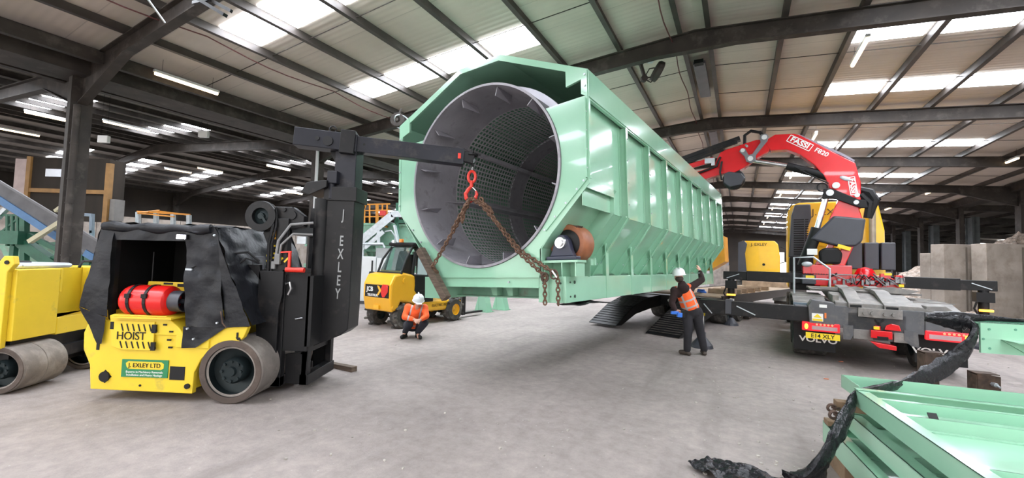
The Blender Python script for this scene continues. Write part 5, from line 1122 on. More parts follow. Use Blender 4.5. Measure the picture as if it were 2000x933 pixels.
# timber bearers on the trailer deck
tm = None
for i, (x, y, L_) in enumerate(((0.75, 2.4, 0.9), (0.75, 2.9, 0.9), (0.7, 3.8, 0.9), (0.7, 4.6, 0.9), (0.6, 5.8, 1.2), (0.6, 6.9, 1.2))):
    if tm is None: tm = MB().box(-0.08, 0.08, -0.45, 0.45, 0, 0.16).build('timber_block', M_timber2, None, bevel=0.01); o = tm
    else: o = tm.copy(); COL.objects.link(o)
    o.matrix_world = LM @ Matrix.Translation((x, y, 0.905)) @ Matrix.Rotation(R(90 if i % 2 else 84), 4, 'Z')
    tag(o, 'rough timber block lying across the low-loader deck, %s from the ramps' % ('nearest', 'second', 'third', 'fourth', 'fifth', 'farthest')[i], 'timber', 'timber blocks on the trailer')
b = MB().tube([(0.0, 0, 0.03), (0.12, 0.1, 0.05), (0.2, -0.05, 0.03), (0.05, -0.12, 0.04), (-0.1, 0.02, 0.04)], 0.035, 6).cbox((0.02, 0, 0.07), (0.2, 0.12, 0.1))
o = b.build('ratchet_strap', M_ltblue, None, smooth=True); o.matrix_world = LM @ Matrix.Translation((0.1, 2.2, 0.90)); tag(o, 'bright blue ratchet strap bunched on the trailer deck', 'strap')

# ================================================================== AMBER TELEHANDLER
JM = frame_matrix((-2.80, 10.98, 0), R(33))
jc = empty('telehandler', M=JM); tag(jc, 'amber and black telescopic forklift parked behind the crouching worker', 'telehandler')
# local: x right, y forward; near-right rear wheel contact at origin
def offroad(x0, x1, y, r, rim=True):
    e = MB().lathe([(r * 0.5, x0), (r * 0.90, x0), (r, x0 + 0.05), (r, x1 - 0.05), (r * 0.90, x1), (r * 0.5, x1)], (0, y, r), 'x', 32).build('wheel', M_rub, jc, smooth=True)
    b = MB()
    for i in range(18):
        t = 2 * PI * i / 18; c = V(((x0 + x1) / 2 + (0.06 if i % 2 else -0.06), y + math.cos(t) * r, r + math.sin(t) * r))
        b.cbox(c, ((x1 - x0) * 0.7, 0.055, 0.05), Matrix.Rotation(t, 3, 'X') @ Matrix.Rotation(R(25 if i % 2 else -25), 3, 'Z'))
    b.build('tyre_tread', M_rub, e)
    MB().lathe([(r * 0.52, x1), (r * 0.48, x1 - 0.06), (r * 0.2, x1 - 0.08), (0.0, x1 - 0.03)], (0, y, r), 'x', 24).lathe([(0, x0 + 0.03), (r * 0.2, x0 + 0.08), (r * 0.48, x0 + 0.06), (r * 0.52, x0)], (0, y, r), 'x', 24).build('wheel_rim', M_amber if y > 1 else M_hub, e, smooth=True)
offroad(-0.12, 0.14, 0.0, 0.30); offroad(-1.02, -0.76, 0.0, 0.30); offroad(-0.10, 0.18, 1.95, 0.33); offroad(-1.05, -0.78, 1.95, 0.33)
jb = MB().prism([(-0.38, 0.42), (-0.45, 0.75), (-0.45, 1.12), (-0.33, 1.36), (0.0, 1.42), (0.35, 1.36), (0.45, 0.9), (0.9, 0.66), (2.3, 0.60), (2.35, 0.42), (1.6, 0.34), (0.55, 0.36), (0.35, 0.62), (-0.1, 0.68), (-0.2, 0.48)], -0.98, 0.08, 'yz').build('engine_cover', M_amber, jc, bevel=0.05)
MB().prism([(-0.445, 0.80), (-0.445, 1.10), (-0.38, 1.14), (-0.38, 0.78)], -0.92, -0.02, 'yz').box(-0.88, 0.02, -0.465, -0.44, 0.78, 1.10).build('rear_grille', M_txt, jc, bevel=0.006)
b = MB(); b.prism([(-0.20, 0.80), (-0.28, 0.96), (-0.20, 1.12), (0.0, 1.12), (0.0, 0.94), (-0.12, 0.80)], -0.475, -0.465, 'xz'); b.build('red_panel', M_red_m, jc)
MB().prism([(-0.40, 0.84), (-0.32, 0.96), (-0.40, 1.08), (-0.34, 1.08), (-0.24, 0.96), (-0.34, 0.84)], -0.48, -0.466, 'xz').build('amber_chevron', M_amber, jc)
text('maker_badge', 'JCB', 0.16, M_white, jc, facing((-0.68, -0.475, 0.98), (1, 0, 0), (0, 0, 1)), font_scale=1.0, bold=0.004)
text('model_lettering', 'TELETRUK', 0.085, M_white, jc, facing((-0.56, -0.475, 0.83), (1, 0, 0), (0, 0, 1)), font_scale=1.05, bold=0.002)
text('side_lettering', 'ELECTRIC 35D', 0.10, M_txt, jc, facing((0.088, 1.35, 0.50), (0, 1, 0), (0, 0, 1)))
MB().box(0.03, 0.11, 0.5, 1.05, 0.62, 0.95).prism([(0.35, 0.95), (0.38, 1.36), (1.25, 1.30), (1.3, 0.72), (0.62, 0.68)], 0.06, 0.10, 'yz').build('lower_door', M_txt, jc, bevel=0.01)
MB().cyl((0.07, -0.0, 1.22), (0.10, 0.0, 1.22), 0.07, n=16).cyl((0.07, -0.35, 0.55), (0.1, -0.35, 0.55), 0.04, n=10).box(-0.55, -0.35, -0.45, -0.35, 0.48, 0.58).build('filler_cap', M_amber, jc, smooth=True)
b = MB()
for x in (-0.86, 0.04):
    b.tube([(x, 0.30, 1.34), (x, 0.36, 1.9), (x, 0.55, 2.18), (x, 1.15, 2.20), (x, 1.32, 1.9), (x, 1.42, 0.8)], 0.04, 8)
b.tube([(x, 0.42, 2.08) for x in (-0.86, 0.04)], 0.035, 8).tube([(-0.86, -0.10, 1.38), (-0.86, 0.05, 1.75), (-0.8, 0.3, 2.1)], 0.03, 8).tube([(0.04, -0.10, 1.38), (0.04, 0.05, 1.75), (0.0, 0.3, 2.1)], 0.03, 8).tube([(x, -0.1, 1.4) for x in (-0.86, 0.04)], 0.03, 8)
b.build('cab_frame', M_txt, jc, smooth=True)
MB().box(-0.90, 0.08, 0.25, 1.35, 2.12, 2.22).build('cab_roof', M_black_m, jc, bevel=0.04)
MB().patch((-0.8, -0.08, 1.42), (-0.02, -0.08, 1.42), (-0.05, 0.30, 2.1), (-0.78, 0.30, 2.1), 1, 1).patch((0.05, 0.42, 1.38), (0.05, 1.22, 1.32), (0.05, 1.15, 2.1), (0.05, 0.5, 2.1), 1, 1).build('cab_glass', M_glass, jc)
MB().box(-0.62, -0.2, 0.55, 0.95, 1.0, 1.35).box(-0.6, -0.22, 0.5, 0.62, 1.35, 1.9).build('driver_seat', M_black_m, jc, bevel=0.04)
MB().cbox((-0.35, 0.22, 2.26), (0.10, 0.08, 0.09)).build('amber_beacon', mat('amber_lamp_lens', (0.9, 0.25, 0.03), 0.3), jc, bevel=0.01)
MB().cbox((-0.62, 0.20, 2.24), (0.08, 0.06, 0.08)).build('rear_work_lamp', M_offw, jc)
MB().bar((-1.15, -0.1, 1.3), (-1.15, 2.2, 0.75), 0.18, 0.22).box(-1.25, 0.0, 2.35, 2.42, 0.12, 0.8).box(0.10, 0.14, 2.3, 2.45, 0.12, 0.78).build('telescopic_boom', M_black, jc, bevel=0.01)
MB().box(-0.95, -0.82, 2.42, 3.6, 0.10, 0.15).box(-0.2, -0.07, 2.42, 3.6, 0.10, 0.15).build('fork_tine', M_black, jc)

# ================================================================== SECOND YELLOW MACHINE AT THE LEFT EDGE
YM = frame_matrix((-6.16, 5.27, 0), R(-8))
ym = empty('yellow_counterweight_truck', M=YM); tag(ym, 'second yellow forklift, only its boxy rear end showing at the left edge', 'forklift')
MB().prism([(-1.8, 0.58), (-0.06, 0.56), (-0.05, 1.50), (0.02, 1.60), (0.0, 1.70), (-0.10, 1.70), (-0.22, 1.52), (-1.8, 1.50)], -0.04, 0.03, 'xz').build('side_plate', M_yellow, ym, bevel=0.01)
MB().box(-1.8, -0.0, 0.03, 0.62, 0.64, 1.53).box(-1.8, -0.30, 0.62, 1.9, 0.86, 1.53).box(-1.8, 0.0, 0.62, 1.9, 0.62, 0.86).prism([(0.62, 0.86), (1.9, 0.86), (1.9, 1.0), (1.35, 0.86)], -0.3, 0.0, 'yz').box(-0.30, -0.02, 1.35, 1.40, 0.86, 1.53).box(-0.3, 0.0, 0.62, 0.66, 1.2, 1.53).build('counterweight', M_yellow, ym, bevel=0.01)
MB().box(-1.5, -0.15, 0.25, 1.0, 1.53, 1.60).build('top_cover', M_galv, ym, bevel=0.03)
b = MB(); b.tube([(-0.15, 1.1, 1.53), (-0.15, 1.15, 1.62), (-0.15, 1.4, 1.62), (-0.15, 1.45, 1.53)], 0.02, 6).tube([(-0.5, 0.2, 1.53), (-0.5, 0.3, 1.62), (-0.45, 0.7, 1.6)], 0.025, 6).tube([(-0.2, 1.5, 1.53), (-0.2, 1.55, 1.60), (-0.2, 1.8, 1.6), (-0.2, 1.85, 1.53)], 0.02, 6)
b.build('grab_handle', M_black, ym, smooth=True)
MB().cyl((-0.06, -0.05, 1.62), (-0.06, 0.04, 1.62), 0.025, n=12).build('lifting_hole', M_txt, ym)
MB().box(-1.7, -0.08, 0.1, 1.85, 0.22, 0.62).box(-0.3, 0.0, 0.5, 1.8, 0.3, 0.45).build('underbody', M_black, ym)
text('side_lettering', 'SALES', 0.14, M_txt, ym, facing((-0.27, -0.046, 1.36), (1, 0, 0), (0, 0, 1)), font_scale=0.8, bold=0.004)
sl = MB().box(-0.34, -0.12, -0.05, -0.041, 1.05, 1.24).build('safety_label', M_white, ym); MB().box(-0.34, -0.12, -0.054, -0.050, 1.19, 1.24).build('label_header', M_red_m, sl)
wheel(ym, -0.10, 0.29, 0.29, 0.0, 0.62)
wheel(ym, -0.10, 0.29, 0.29, 1.2, 1.8); 

# ================================================================== PEOPLE
def band_mat(name, base, band, zs, xs, xw=0.03, zw=0.028):
    """hi-vis cloth: reflective bands at heights ZS and upright braces at |x| = XS, in the garment's own frame"""
    m = bpy.data.materials.new(name); m.use_nodes = True
    nt = m.node_tree; N = nt.nodes; L = nt.links; p = N['Principled BSDF']; p.inputs['Roughness'].default_value = 0.7
    tc = N.new('ShaderNodeTexCoord'); sp = N.new('ShaderNodeSeparateXYZ'); L.new(tc.outputs['Object'], sp.inputs[0])
    def near(sock, v, w):
        a = N.new('ShaderNodeMath'); a.operation = 'SUBTRACT'; L.new(sock, a.inputs[0]); a.inputs[1].default_value = v
        c = N.new('ShaderNodeMath'); c.operation = 'ABSOLUTE'; L.new(a.outputs[0], c.inputs[0])
        d = N.new('ShaderNodeMath'); d.operation = 'LESS_THAN'; L.new(c.outputs[0], d.inputs[0]); d.inputs[1].default_value = w; return d.outputs[0]
    ab = N.new('ShaderNodeMath'); ab.operation = 'ABSOLUTE'; L.new(sp.outputs[0], ab.inputs[0])
    tot = None
    for s in [near(sp.outputs[2], z, zw) for z in zs] + [near(ab.outputs[0], x, xw) for x in xs]:
        if tot is None: tot = s
        else:
            q = N.new('ShaderNodeMath'); q.operation = 'MAXIMUM'; L.new(tot, q.inputs[0]); L.new(s, q.inputs[1]); tot = q.outputs[0]
    mx = N.new('ShaderNodeMix'); mx.data_type = 'RGBA'; L.new(tot, mx.inputs[0]); mx.inputs[6].default_value = base + (1,); mx.inputs[7].default_value = band + (1,)
    L.new(mx.outputs[2], p.inputs['Base Color'])
    nb = N.new('ShaderNodeTexNoise'); nb.inputs['Scale'].default_value = 12; L.new(tc.outputs['Object'], nb.inputs['Vector'])
    bb = N.new('ShaderNodeBump'); bb.inputs['Strength'].default_value = 0.5; bb.inputs['Distance'].default_value = 0.03; L.new(nb.outputs[0], bb.inputs['Height']); L.new(bb.outputs[0], p.inputs['Normal'])
    return m
def blob(name, segs, m, parent, voxel=0.014, M=None, smooth_it=3):
    """one continuous surface grown from tapered limbs and ellipsoids"""
    b = MB()
    for s in segs:
        if s[0] == 'e': b.ell(s[1], s[2], 14, 10, s[3] if len(s) > 3 else None)
        else:
            pts, rr = s[1], s[2]
            for i in range(len(pts) - 1): b.cyl(pts[i], pts[i + 1], rr[i], rr[i + 1], n=14)
            for p, r_ in zip(pts, rr): b.ell(p, (r_, r_, r_), 14, 8)
    if M is not None:
        Mi = M.inverted(); b.v = [tuple(Mi @ V(v)) for v in b.v]
    o = b.build(name, m, parent)
    if M is not None: o.matrix_local = M
    d = o.modifiers.new('remesh', 'REMESH'); d.mode = 'VOXEL'; d.voxel_size = voxel; d.use_smooth_shade = True
    if smooth_it:
        d = o.modifiers.new('smooth', 'SMOOTH'); d.iterations = smooth_it; d.factor = 0.6
    return o
def hand_segs(wr, dirn, palm_n, curl=0.4, side=1):
    """palm with four fingers of unequal length and a thumb from its side"""
    d = V(dirn).normalized(); n = V(palm_n); n = (n - d * n.dot(d)).normalized(); w = d.cross(n).normalized() * side; wr = V(wr)
    out = [('e', wr + d * 0.045, (0.045, 0.045, 0.02), Matrix((d, w, n)).transposed())]
    for k, (off, ln) in enumerate(((-0.030, 0.066), (-0.010, 0.078), (0.010, 0.072), (0.030, 0.056))):
        a = wr + d * 0.082 + w * off; q = a + (d * math.cos(curl) + n * math.sin(curl)) * ln * 0.5; e = q + (d * math.cos(curl * 2.2) + n * math.sin(curl * 2.2)) * ln * 0.5
        out.append(('l', [wr + d * 0.05 + w * off * 0.8, a, q, e], [0.011, 0.0095, 0.009, 0.008]))
    a = wr + d * 0.025 - w * 0.034; out.append(('l', [a, a + d * 0.03 - w * 0.022 + n * 0.01, a + d * 0.062 - w * 0.022 + n * 0.022], [0.013, 0.011, 0.009]))
    return out
def helmet(parent, c, M3, s=0.92):
    b = MB(); vs = []; n = 24; rows = 8
    b.T = Matrix.Translation(c) @ M3.to_4x4()
    prof = [(0.150 * s, -0.005), (0.148 * s, 0.0), (0.135 * s, 0.01), (0.134 * s, 0.05), (0.122 * s, 0.09), (0.095 * s, 0.125), (0.05 * s, 0.145), (0.0, 0.15)]
    b.lathe(prof, (0, 0, 0), 'z', n)
    b.prism([(-0.075, -0.13), (0.075, -0.13), (0.055, -0.185), (-0.055, -0.185)], -0.006, 0.004, 'xy')
    b.box(-0.012, 0.012, -0.10, 0.10, 0.125, 0.152)
    o = b.build('helmet', M_helmet, parent, smooth=True)
    return o
def face(parent, c, M3, hair_col):
    T = Matrix.Translation(c) @ M3.to_4x4()
    b = MB(); b.T = T
    for s in (-1, 1): b.ell((s * 0.032, -0.092, 0.012), (0.013, 0.008, 0.008))
    b.build('eyes', mat('dark_eye', (0.03, 0.02, 0.02), 0.2), parent, smooth=True)
    b = MB(); b.T = T; b.ell((0, -0.094, -0.052), (0.024, 0.008, 0.006)); b.build('mouth', mat('lip', (0.35, 0.12, 0.10), 0.5), parent, smooth=True)
    b = MB(); b.T = T; b.ell((0, 0.03, 0.012), (0.083, 0.088, 0.085)); b.build('hair', mat('hair_' + hair_col[0], hair_col[1], 0.8), parent, smooth=True)

# --- the man reaching up to the machine, seen from behind
g = atd(1357, 690, 8.75); g.z = 0
p1 = empty('person', g); tag(p1, 'worker seen from behind in orange vest and white helmet, one arm raised', 'person')
def J(x, y, d): return atd(x, y, d) - g
hd, nk = J(1326, 541, 8.72), J(1331, 555, 8.74)
shl, shr = J(1317, 567, 8.74), J(1350, 560, 8.80)
hipc = J(1351, 607, 8.78); hl, hr_ = J(1342, 609, 8.78), J(1360, 608, 8.80)
kl, kr = J(1344, 645, 8.74), J(1367, 645, 8.82); al, ar = V((J(1342, 684, 8.76).x, J(1342, 684, 8.76).y, 0.10)), V((J(1375, 684, 8.84).x, J(1375, 684, 8.84).y, 0.10))
er, wr_ = J(1371, 546, 8.95), J(1367, 529, 9.12); elb, wl = J(1312, 591, 8.70), J(1319, 606, 8.60)
chest = (shl + shr) / 2 * 0.75 + hipc * 0.25; waist = hipc * 0.7 + chest * 0.3
hM = Matrix.Rotation(R(178), 3, 'Z') @ Matrix.Rotation(R(8), 3, 'Y')
legs = [('l', [hl, kl, al], [0.088, 0.062, 0.045]), ('l', [hr_, kr, ar], [0.088, 0.062, 0.045])]
segs = [('e', hd + V((0, 0.01, 0.0)), (0.078, 0.095, 0.115)), ('l', [nk + V((0, 0, 0.04)), nk - V((0, 0, 0.05))], [0.056, 0.065]), ('e', hd + V((0, 0.105, -0.02)), (0.014, 0.016, 0.022)), ('e', hd + V((-0.08, 0, -0.01)), (0.012, 0.022, 0.032)), ('e', hd + V((0.08, 0, -0.01)), (0.012, 0.022, 0.032)),
        ('l', [chest, waist, hipc], [0.13, 0.125, 0.13]), ('l', [shl, chest, shr], [0.07, 0.13, 0.07]), ('l', [nk, chest], [0.06, 0.1]), ('l', [hl, hipc, hr_], [0.09, 0.1, 0.09]),
        ('l', [shl, elb, wl], [0.056, 0.044, 0.030]), ('l', [shr, er, wr_], [0.056, 0.044, 0.030])] + legs
segs += hand_segs(wr_, (-0.10, 0.45, 0.9), (-0.5, 0.8, -0.3), 0.25, -1) + hand_segs(wl, (0.7, -0.2, -0.55), (0.2, -0.8, -0.4), 0.9, 1)
segs += [('l', [al - V((0, 0, 0.03)), al + V((-0.05, 0.12, -0.06))], [0.04, 0.03]), ('l', [ar - V((0, 0, 0.03)), ar + V((0.03, 0.12, -0.06))], [0.04, 0.03])]
bd = blob('body', segs, M_skin, p1, 0.008, smooth_it=1)
blob('hoodie', [('l', [shl + V((0.02, 0, 0)), elb, wl - (wl - elb) * 0.12], [0.082, 0.066, 0.05]), ('l', [shr, er, wr_ - (wr_ - er) * 0.15], [0.08, 0.066, 0.05]), ('l', [shl, chest, shr], [0.085, 0.15, 0.085]), ('l', [chest, waist], [0.15, 0.15]), ('l', [nk - V((0, 0.03, 0.0)), nk - V((-0.02, 0.05, 0.08))], [0.085, 0.115]), ('e', nk + V((0.015, -0.08, -0.05)), (0.12, 0.06, 0.075))], M_hood, bd, 0.016)
ax = (chest - hipc).normalized(); rx = V((1, -0.1, 0)); rx = (rx - ax * rx.dot(ax)).normalized(); ry = ax.cross(rx)
TMx = Matrix(((rx.x, ry.x, ax.x, hipc.x), (rx.y, ry.y, ax.y, hipc.y), (rx.z, ry.z, ax.z, hipc.z), (0, 0, 0, 1)))
vest_m = band_mat('orange_vest_with_bands', (0.95, 0.13, 0.02), (0.40, 0.39, 0.39), (0.12, 0.26), (0.105,), 0.015, 0.018)
blob('hi_vis_vest', [('l', [shl + (shr - shl) * 0.18, chest, shr - (shr - shl) * 0.18], [0.09, 0.165, 0.09]), ('l', [chest, waist + ax * 0.02], [0.168, 0.172]), ('e', waist, (0.19, 0.15, 0.12))], vest_m, bd, 0.016, TMx)
blob('trousers', [('l', [hl, kl, al + V((0, 0, 0.02))], [0.115, 0.088, 0.072]), ('l', [hr_, kr, ar + V((0, 0, 0.02))], [0.115, 0.088, 0.072]), ('l', [hl, hipc, hr_], [0.12, 0.14, 0.12]), ('l', [hipc, waist], [0.15, 0.15]), ('e', hl + V((-0.1, -0.02, -0.08)), (0.05, 0.06, 0.09)), ('e', hr_ + V((0.09, -0.02, -0.06)), (0.05, 0.07, 0.09))], M_darkcloth, bd, 0.016)
for a, off in ((al, V((-0.09, 0.10, 0))), (ar, V((0.03, 0.14, 0)))):
    a0_ = V((a.x, a.y, 0.06)); blob('boot', [('l', [a0_ + V((0, 0, 0.06)), a0_, a0_ + off + V((0, 0, -0.012))], [0.055, 0.055, 0.045]), ('e', a0_ - off * 0.3 + V((0, 0, -0.02)), (0.05, 0.05, 0.038))], M_boot, bd, 0.010)
helmet(bd, hd + V((0, 0.0, 0.045)), hM)
MB().ell(hd + V((0, -0.02, -0.03)), (0.082, 0.088, 0.07)).build('hair', mat('dark_brown_hair', (0.04, 0.025, 0.02), 0.8), bd, smooth=True)
MB().cbox(er.lerp(wr_, 0.75), (0.11, 0.11, 0.03)).build('cuff_band', M_grey_txt, bd, bevel=0.01)
MB().cbox(hl + V((-0.13, -0.08, -0.03)), (0.10, 0.08, 0.16)).build('tool_pouch', M_black_m, bd, bevel=0.01)
b = MB().cbox(wl + V((0.06, -0.06, -0.08)), (0.10, 0.07, 0.09)).cbox(wl + V((-0.03, -0.05, -0.04)), (0.16, 0.05, 0.06)); b.T = Matrix.Identity(4)
o = b.build('remote_control', M_ltblue, None, bevel=0.01); o.location = g; tag(o, 'small bright blue remote control held at the hip of the standing worker', 'remote control')

# --- the crouching man
g2 = atd(805, 658, 9.67); g2.z = 0
p2 = empty('person', g2); tag(p2, 'worker crouching on the floor in orange jacket and white helmet, hands clasped', 'person')
def K(x, y, d): return atd(x, y, d) - g2
hd, nk = K(817, 590, 9.55), K(815, 597, 9.62)
shl, shr = K(797, 600, 9.66), K(829, 601, 9.62); hipc = K(806, 636, 9.92); hl, hr_ = hipc + V((-0.11, 0, 0)), hipc + V((0.12, 0, 0))
kl, kr = K(800, 631, 9.50), K(830, 630, 9.50); al, ar = K(791, 652, 9.66), K(816, 650, 9.66)
al.z = ar.z = 0.11
elb, er = K(790, 619, 9.52), K(833, 617, 9.50); wl, wr_ = K(810, 624, 9.34), K(822, 624, 9.34)
chest = (shl + shr) / 2 * 0.7 + hipc * 0.3; waist = hipc * 0.7 + chest * 0.3
hM = Matrix.Rotation(R(18), 3, 'Z') @ Matrix.Rotation(R(22), 3, 'X')
segs = [('e', hd, (0.075, 0.092, 0.108), hM), ('e', hd + hM @ V((0, -0.098, -0.018)), (0.013, 0.018, 0.022), hM), ('e', hd + hM @ V((0, -0.06, -0.085)), (0.03, 0.03, 0.02)), ('e', hd + hM @ V((-0.078, 0, -0.01)), (0.012, 0.022, 0.032)), ('e', hd + hM @ V((0.078, 0, -0.01)), (0.012, 0.022, 0.032)),
        ('l', [hd - V((0, 0, 0.06)), nk - V((0, 0, 0.06))], [0.055, 0.065]), ('l', [chest, waist, hipc], [0.13, 0.125, 0.13]), ('l', [shl, chest, shr], [0.07, 0.13, 0.07]), ('l', [nk, chest], [0.06, 0.12]),
        ('l', [shl, elb, wl], [0.056, 0.044, 0.030]), ('l', [shr, er, wr_], [0.056, 0.044, 0.030]), ('l', [hl, kl, al], [0.09, 0.062, 0.045]), ('l', [hr_, kr, ar], [0.09, 0.062, 0.045]), ('l', [hl, hipc, hr_], [0.09, 0.1, 0.09]),
        ('l', [al, al + V((-0.03, -0.14, -0.07))], [0.04, 0.03]), ('l', [ar, ar + V((0.05, -0.13, -0.07))], [0.04, 0.03])]
segs += hand_segs(wl, (0.8, -0.3, -0.25), (0.2, 0.5, -0.8), 0.7, 1) + hand_segs(wr_, (-0.8, -0.35, -0.2), (-0.2, 0.5, -0.8), 0.7, -1)
bd = blob('body', segs, M_skin, p2, 0.008, smooth_it=1)
ax = (nk - hipc).normalized(); rx = V((1, 0.0, 0)); rx = (rx - ax * rx.dot(ax)).normalized(); ry = ax.cross(rx)
TMx = Matrix(((rx.x, ry.x, ax.x, hipc.x), (rx.y, ry.y, ax.y, hipc.y), (rx.z, ry.z, ax.z, hipc.z), (0, 0, 0, 1)))
jk = band_mat('orange_jacket_with_bands', (0.95, 0.12, 0.02), (0.42, 0.42, 0.44), (0.14, 0.29), (0.11,), 0.016, 0.018)
blob('hi_vis_jacket', [('l', [shl, elb, wl - (wl - elb) * 0.2], [0.082, 0.068, 0.052]), ('l', [shr, er, wr_ - (wr_ - er) * 0.2], [0.082, 0.068, 0.052]), ('l', [shl, chest, shr], [0.09, 0.165, 0.09]), ('l', [chest, waist], [0.165, 0.165]), ('l', [nk - V((0, 0, 0.02)), chest], [0.078, 0.13])], jk, bd, 0.015, TMx)
blob('trousers', [('l', [hl, kl, al + V((0, 0, 0.03))], [0.115, 0.085, 0.066]), ('l', [hr_, kr, ar + V((0, 0, 0.03))], [0.115, 0.085, 0.066]), ('l', [hl, hipc, hr_], [0.12, 0.135, 0.12])], M_navycloth, bd, 0.015)
for a, off in ((al, V((-0.03, -0.16, 0))), (ar, V((0.09, -0.14, 0)))):
    a0_ = V((a.x, a.y, 0.06)); blob('boot', [('l', [a0_ + V((0, 0, 0.07)), a0_, a0_ + off + V((0, 0, -0.012))], [0.055, 0.055, 0.045]), ('e', a0_ - off * 0.25 + V((0, 0, -0.02)), (0.05, 0.05, 0.038))], M_txt, bd, 0.010)
helmet(bd, hd + hM @ V((0, 0.005, 0.045)), hM)
face(bd, hd, hM, ('grey_brown', (0.10, 0.07, 0.05)))

# ================================================================== RIGHT FOREGROUND: STACKED MINT PANELS
def onz(X, Y, z): r = ray(X, Y); return V((0, 0, EYE)) + r * ((z - EYE) / r.z)
PY = R(21)
def panel(cx, cy, z, label, w=3.0, d=2.6, ribs=(-0.52, -1.45, -2.2), h=0.11, rot=0.0, inner=True):
    """steel tray panel: left rail, back rail, Z-shaped ribs over a flat sheet; origin at its rear left corner"""
    e = empty('steel_tray_panel', M=frame_matrix((cx, cy, z), PY + rot)); tag(e, label, 'panel', 'mint steel panels stacked at the lower right')
    MB().box(0.02, w, -d, -0.02, -0.006, 0.004).build('sheet', M_mint, e)
    MB().box(0, 0.09, -d, 0, h - 0.008, h).box(0, 0.008, -d, 0, -0.02, h).box(0.0, 0.09, -d, 0, -0.028, -0.02).build('left_rail', M_mint, e)
    MB().box(0, w, -0.008, 0, -0.02, h + 0.012).box(0, w, -0.06, 0, h + 0.004, h + 0.012).box(0, w, -0.07, 0, -0.028, -0.02).build('back_rail', M_mint, e)
    for y in ribs:
        MB().box(0.09, w, y - 0.005, y + 0.005, 0.0, h * 0.85).box(0.09, w, y, y + 0.05, h * 0.85 - 0.006, h * 0.85).box(0.09, w, y - 0.05, y, 0.0, 0.012).build('rib', M_mint, e)
    return e
pt = onz(1667, 758, 0.80)
FPX = frame_matrix((0, 0, 0), PY)
topc = pt + FPX @ V((-0.0, 0.0, 0)); 
panel(pt.x, pt.y, 0.69, 'uppermost mint steel tray panel of the stack at lower right, black tape on its rib', ribs=(-0.22, -0.62, -1.5, -2.2))
# a longer back flange behind it, belonging to the next panel
pb = onz(1643, 731, 0.82)
e = empty('steel_channel', M=frame_matrix((pb.x, pb.y, 0.70), PY)); tag(e, 'long mint steel channel lying behind the stacked panels, its upper edge catching light', 'channel')
MB().box(0, 3.2, -0.008, 0, 0, 0.12).box(0, 3.2, -0.10, 0, 0.0, 0.008).build('channel_web', M_mint, e)
MB().prism([(0, 0), (0.0, 0.12), (0.008, 0.12), (0.008, 0.0)], -0.42, 0.0, 'xz').build('end_flange', M_mint, e)
pm = onz(1652, 803, 0.56); panel(pm.x, pm.y, 0.45, 'middle mint steel tray panel of the stack, second from the top', ribs=(-0.9, -1.8), h=0.11)
pl_ = onz(1607, 822, 0.36); panel(pl_.x, pl_.y, 0.20, 'lowest mint steel tray panel of the stack, nearest the floor', ribs=(-0.35, -1.2), h=0.16, w=3.3)
tp = MB().cbox((0, 0, 0), (0.055, 0.045, 0.006)).build('black_tape', M_txt, None); tp.matrix_world = frame_matrix(tuple(FPX @ V((0.28, -0.60, 0)) + V((pt.x, pt.y, 0.80))), PY) @ Matrix.Rotation(R(50), 4, 'X')
tag(tp, 'small square of black tape stuck on the uppermost mint panel', 'tape')
# wood packers between the panels, down to the floor
def block(name, P, dx, dy, dz, m, label, grp=None, rz=0):
    o = MB().box(-dx / 2, dx / 2, -dy / 2, dy / 2, 0, dz).build(name, m, None, bevel=0.006); o.matrix_world = frame_matrix(P, PY + rz); tag(o, label, 'timber', grp); return o
T = FPX
def at_panel(p, x, y, z): q = T @ V((x, y, 0)); return (p.x + q.x, p.y + q.y, z)
M_pack = mat('brown_packing_wood', (0.23, 0.15, 0.09), 0.8, var=0.3, bump=0.4)
block('timber_packer', at_panel(pm, 0.02, -0.03, 0.575), 0.22, 0.10, 0.085, M_pack, 'brown wood packer under the corner of the uppermost panel')
block('timber_packer', at_panel(pl_, 0.12, -0.12, 0.372), 0.26, 0.12, 0.048, M_pack, 'brown wood packer between the lowest and middle panels')
for x, y, w_ in ((0.1, -0.25, 'far left'), (1.6, -0.25, 'far right'), (0.1, -2.2, 'near left'), (1.6, -2.2, 'near right')):
    block('timber_bearer', at_panel(pl_, x, y, 0.0), 0.16, 0.5, 0.17, M_pack, 'timber bearer on the floor under the %s corner of the mint stack' % w_, 'bearers under the panel stack')
for i in range(2):
    b = MB(); c_ = onz(1624 + i * 4, 796 + i * 14, 0.60); b.tube([c_ + V((0.035 * math.cos(t), 0, 0.03 * math.sin(t))) for t in [2 * PI * k / 12 for k in range(13)]], 0.012, 6).bar(c_ + V((0.02, 0, 0)), c_ + V((0.12, 0.02, 0)), 0.05, 0.02)
    tag(b.build('rusty_lug', M_rust, None, smooth=True), ('upper' if i == 0 else 'lower') + ' rusty steel lug with a hole sticking out left of the stack', 'lug')
# orange and white striped strip under the panels
# green bracket raised at the right edge, and rusty posts
bp0 = atd(1913, 634, 4.3); e = empty('raised_bracket_beam', M=frame_matrix((bp0.x, bp0.y, 1.06), R(14))); tag(e, 'mint steel bracket plate with bolt holes, raised beside the black plastic at the right edge', 'bracket')
MB().box(0, 1.6, -0.012, 0.012, 0, 0.30).box(0.0, 1.6, 0.0, 0.12, 0.286, 0.30).build('web', M_mint, e)
MB().prism([(0.16, 0.14), (1.6, 0.16), (1.6, 0.02), (0.35, 0.02)], -0.03, -0.012, 'xz').prism([(0.16, 0.145), (1.6, 0.165), (1.6, 0.15), (0.2, 0.13)], -0.16, 0.0, 'xz').build('gusset', M_mint, e)
b = MB()
for x, z in ((0.07, 0.24), (0.07, 0.05), (0.28, 0.25), (0.02, 0.14)): b.cyl((x, -0.016, z), (x, -0.01, z), 0.012, n=10)
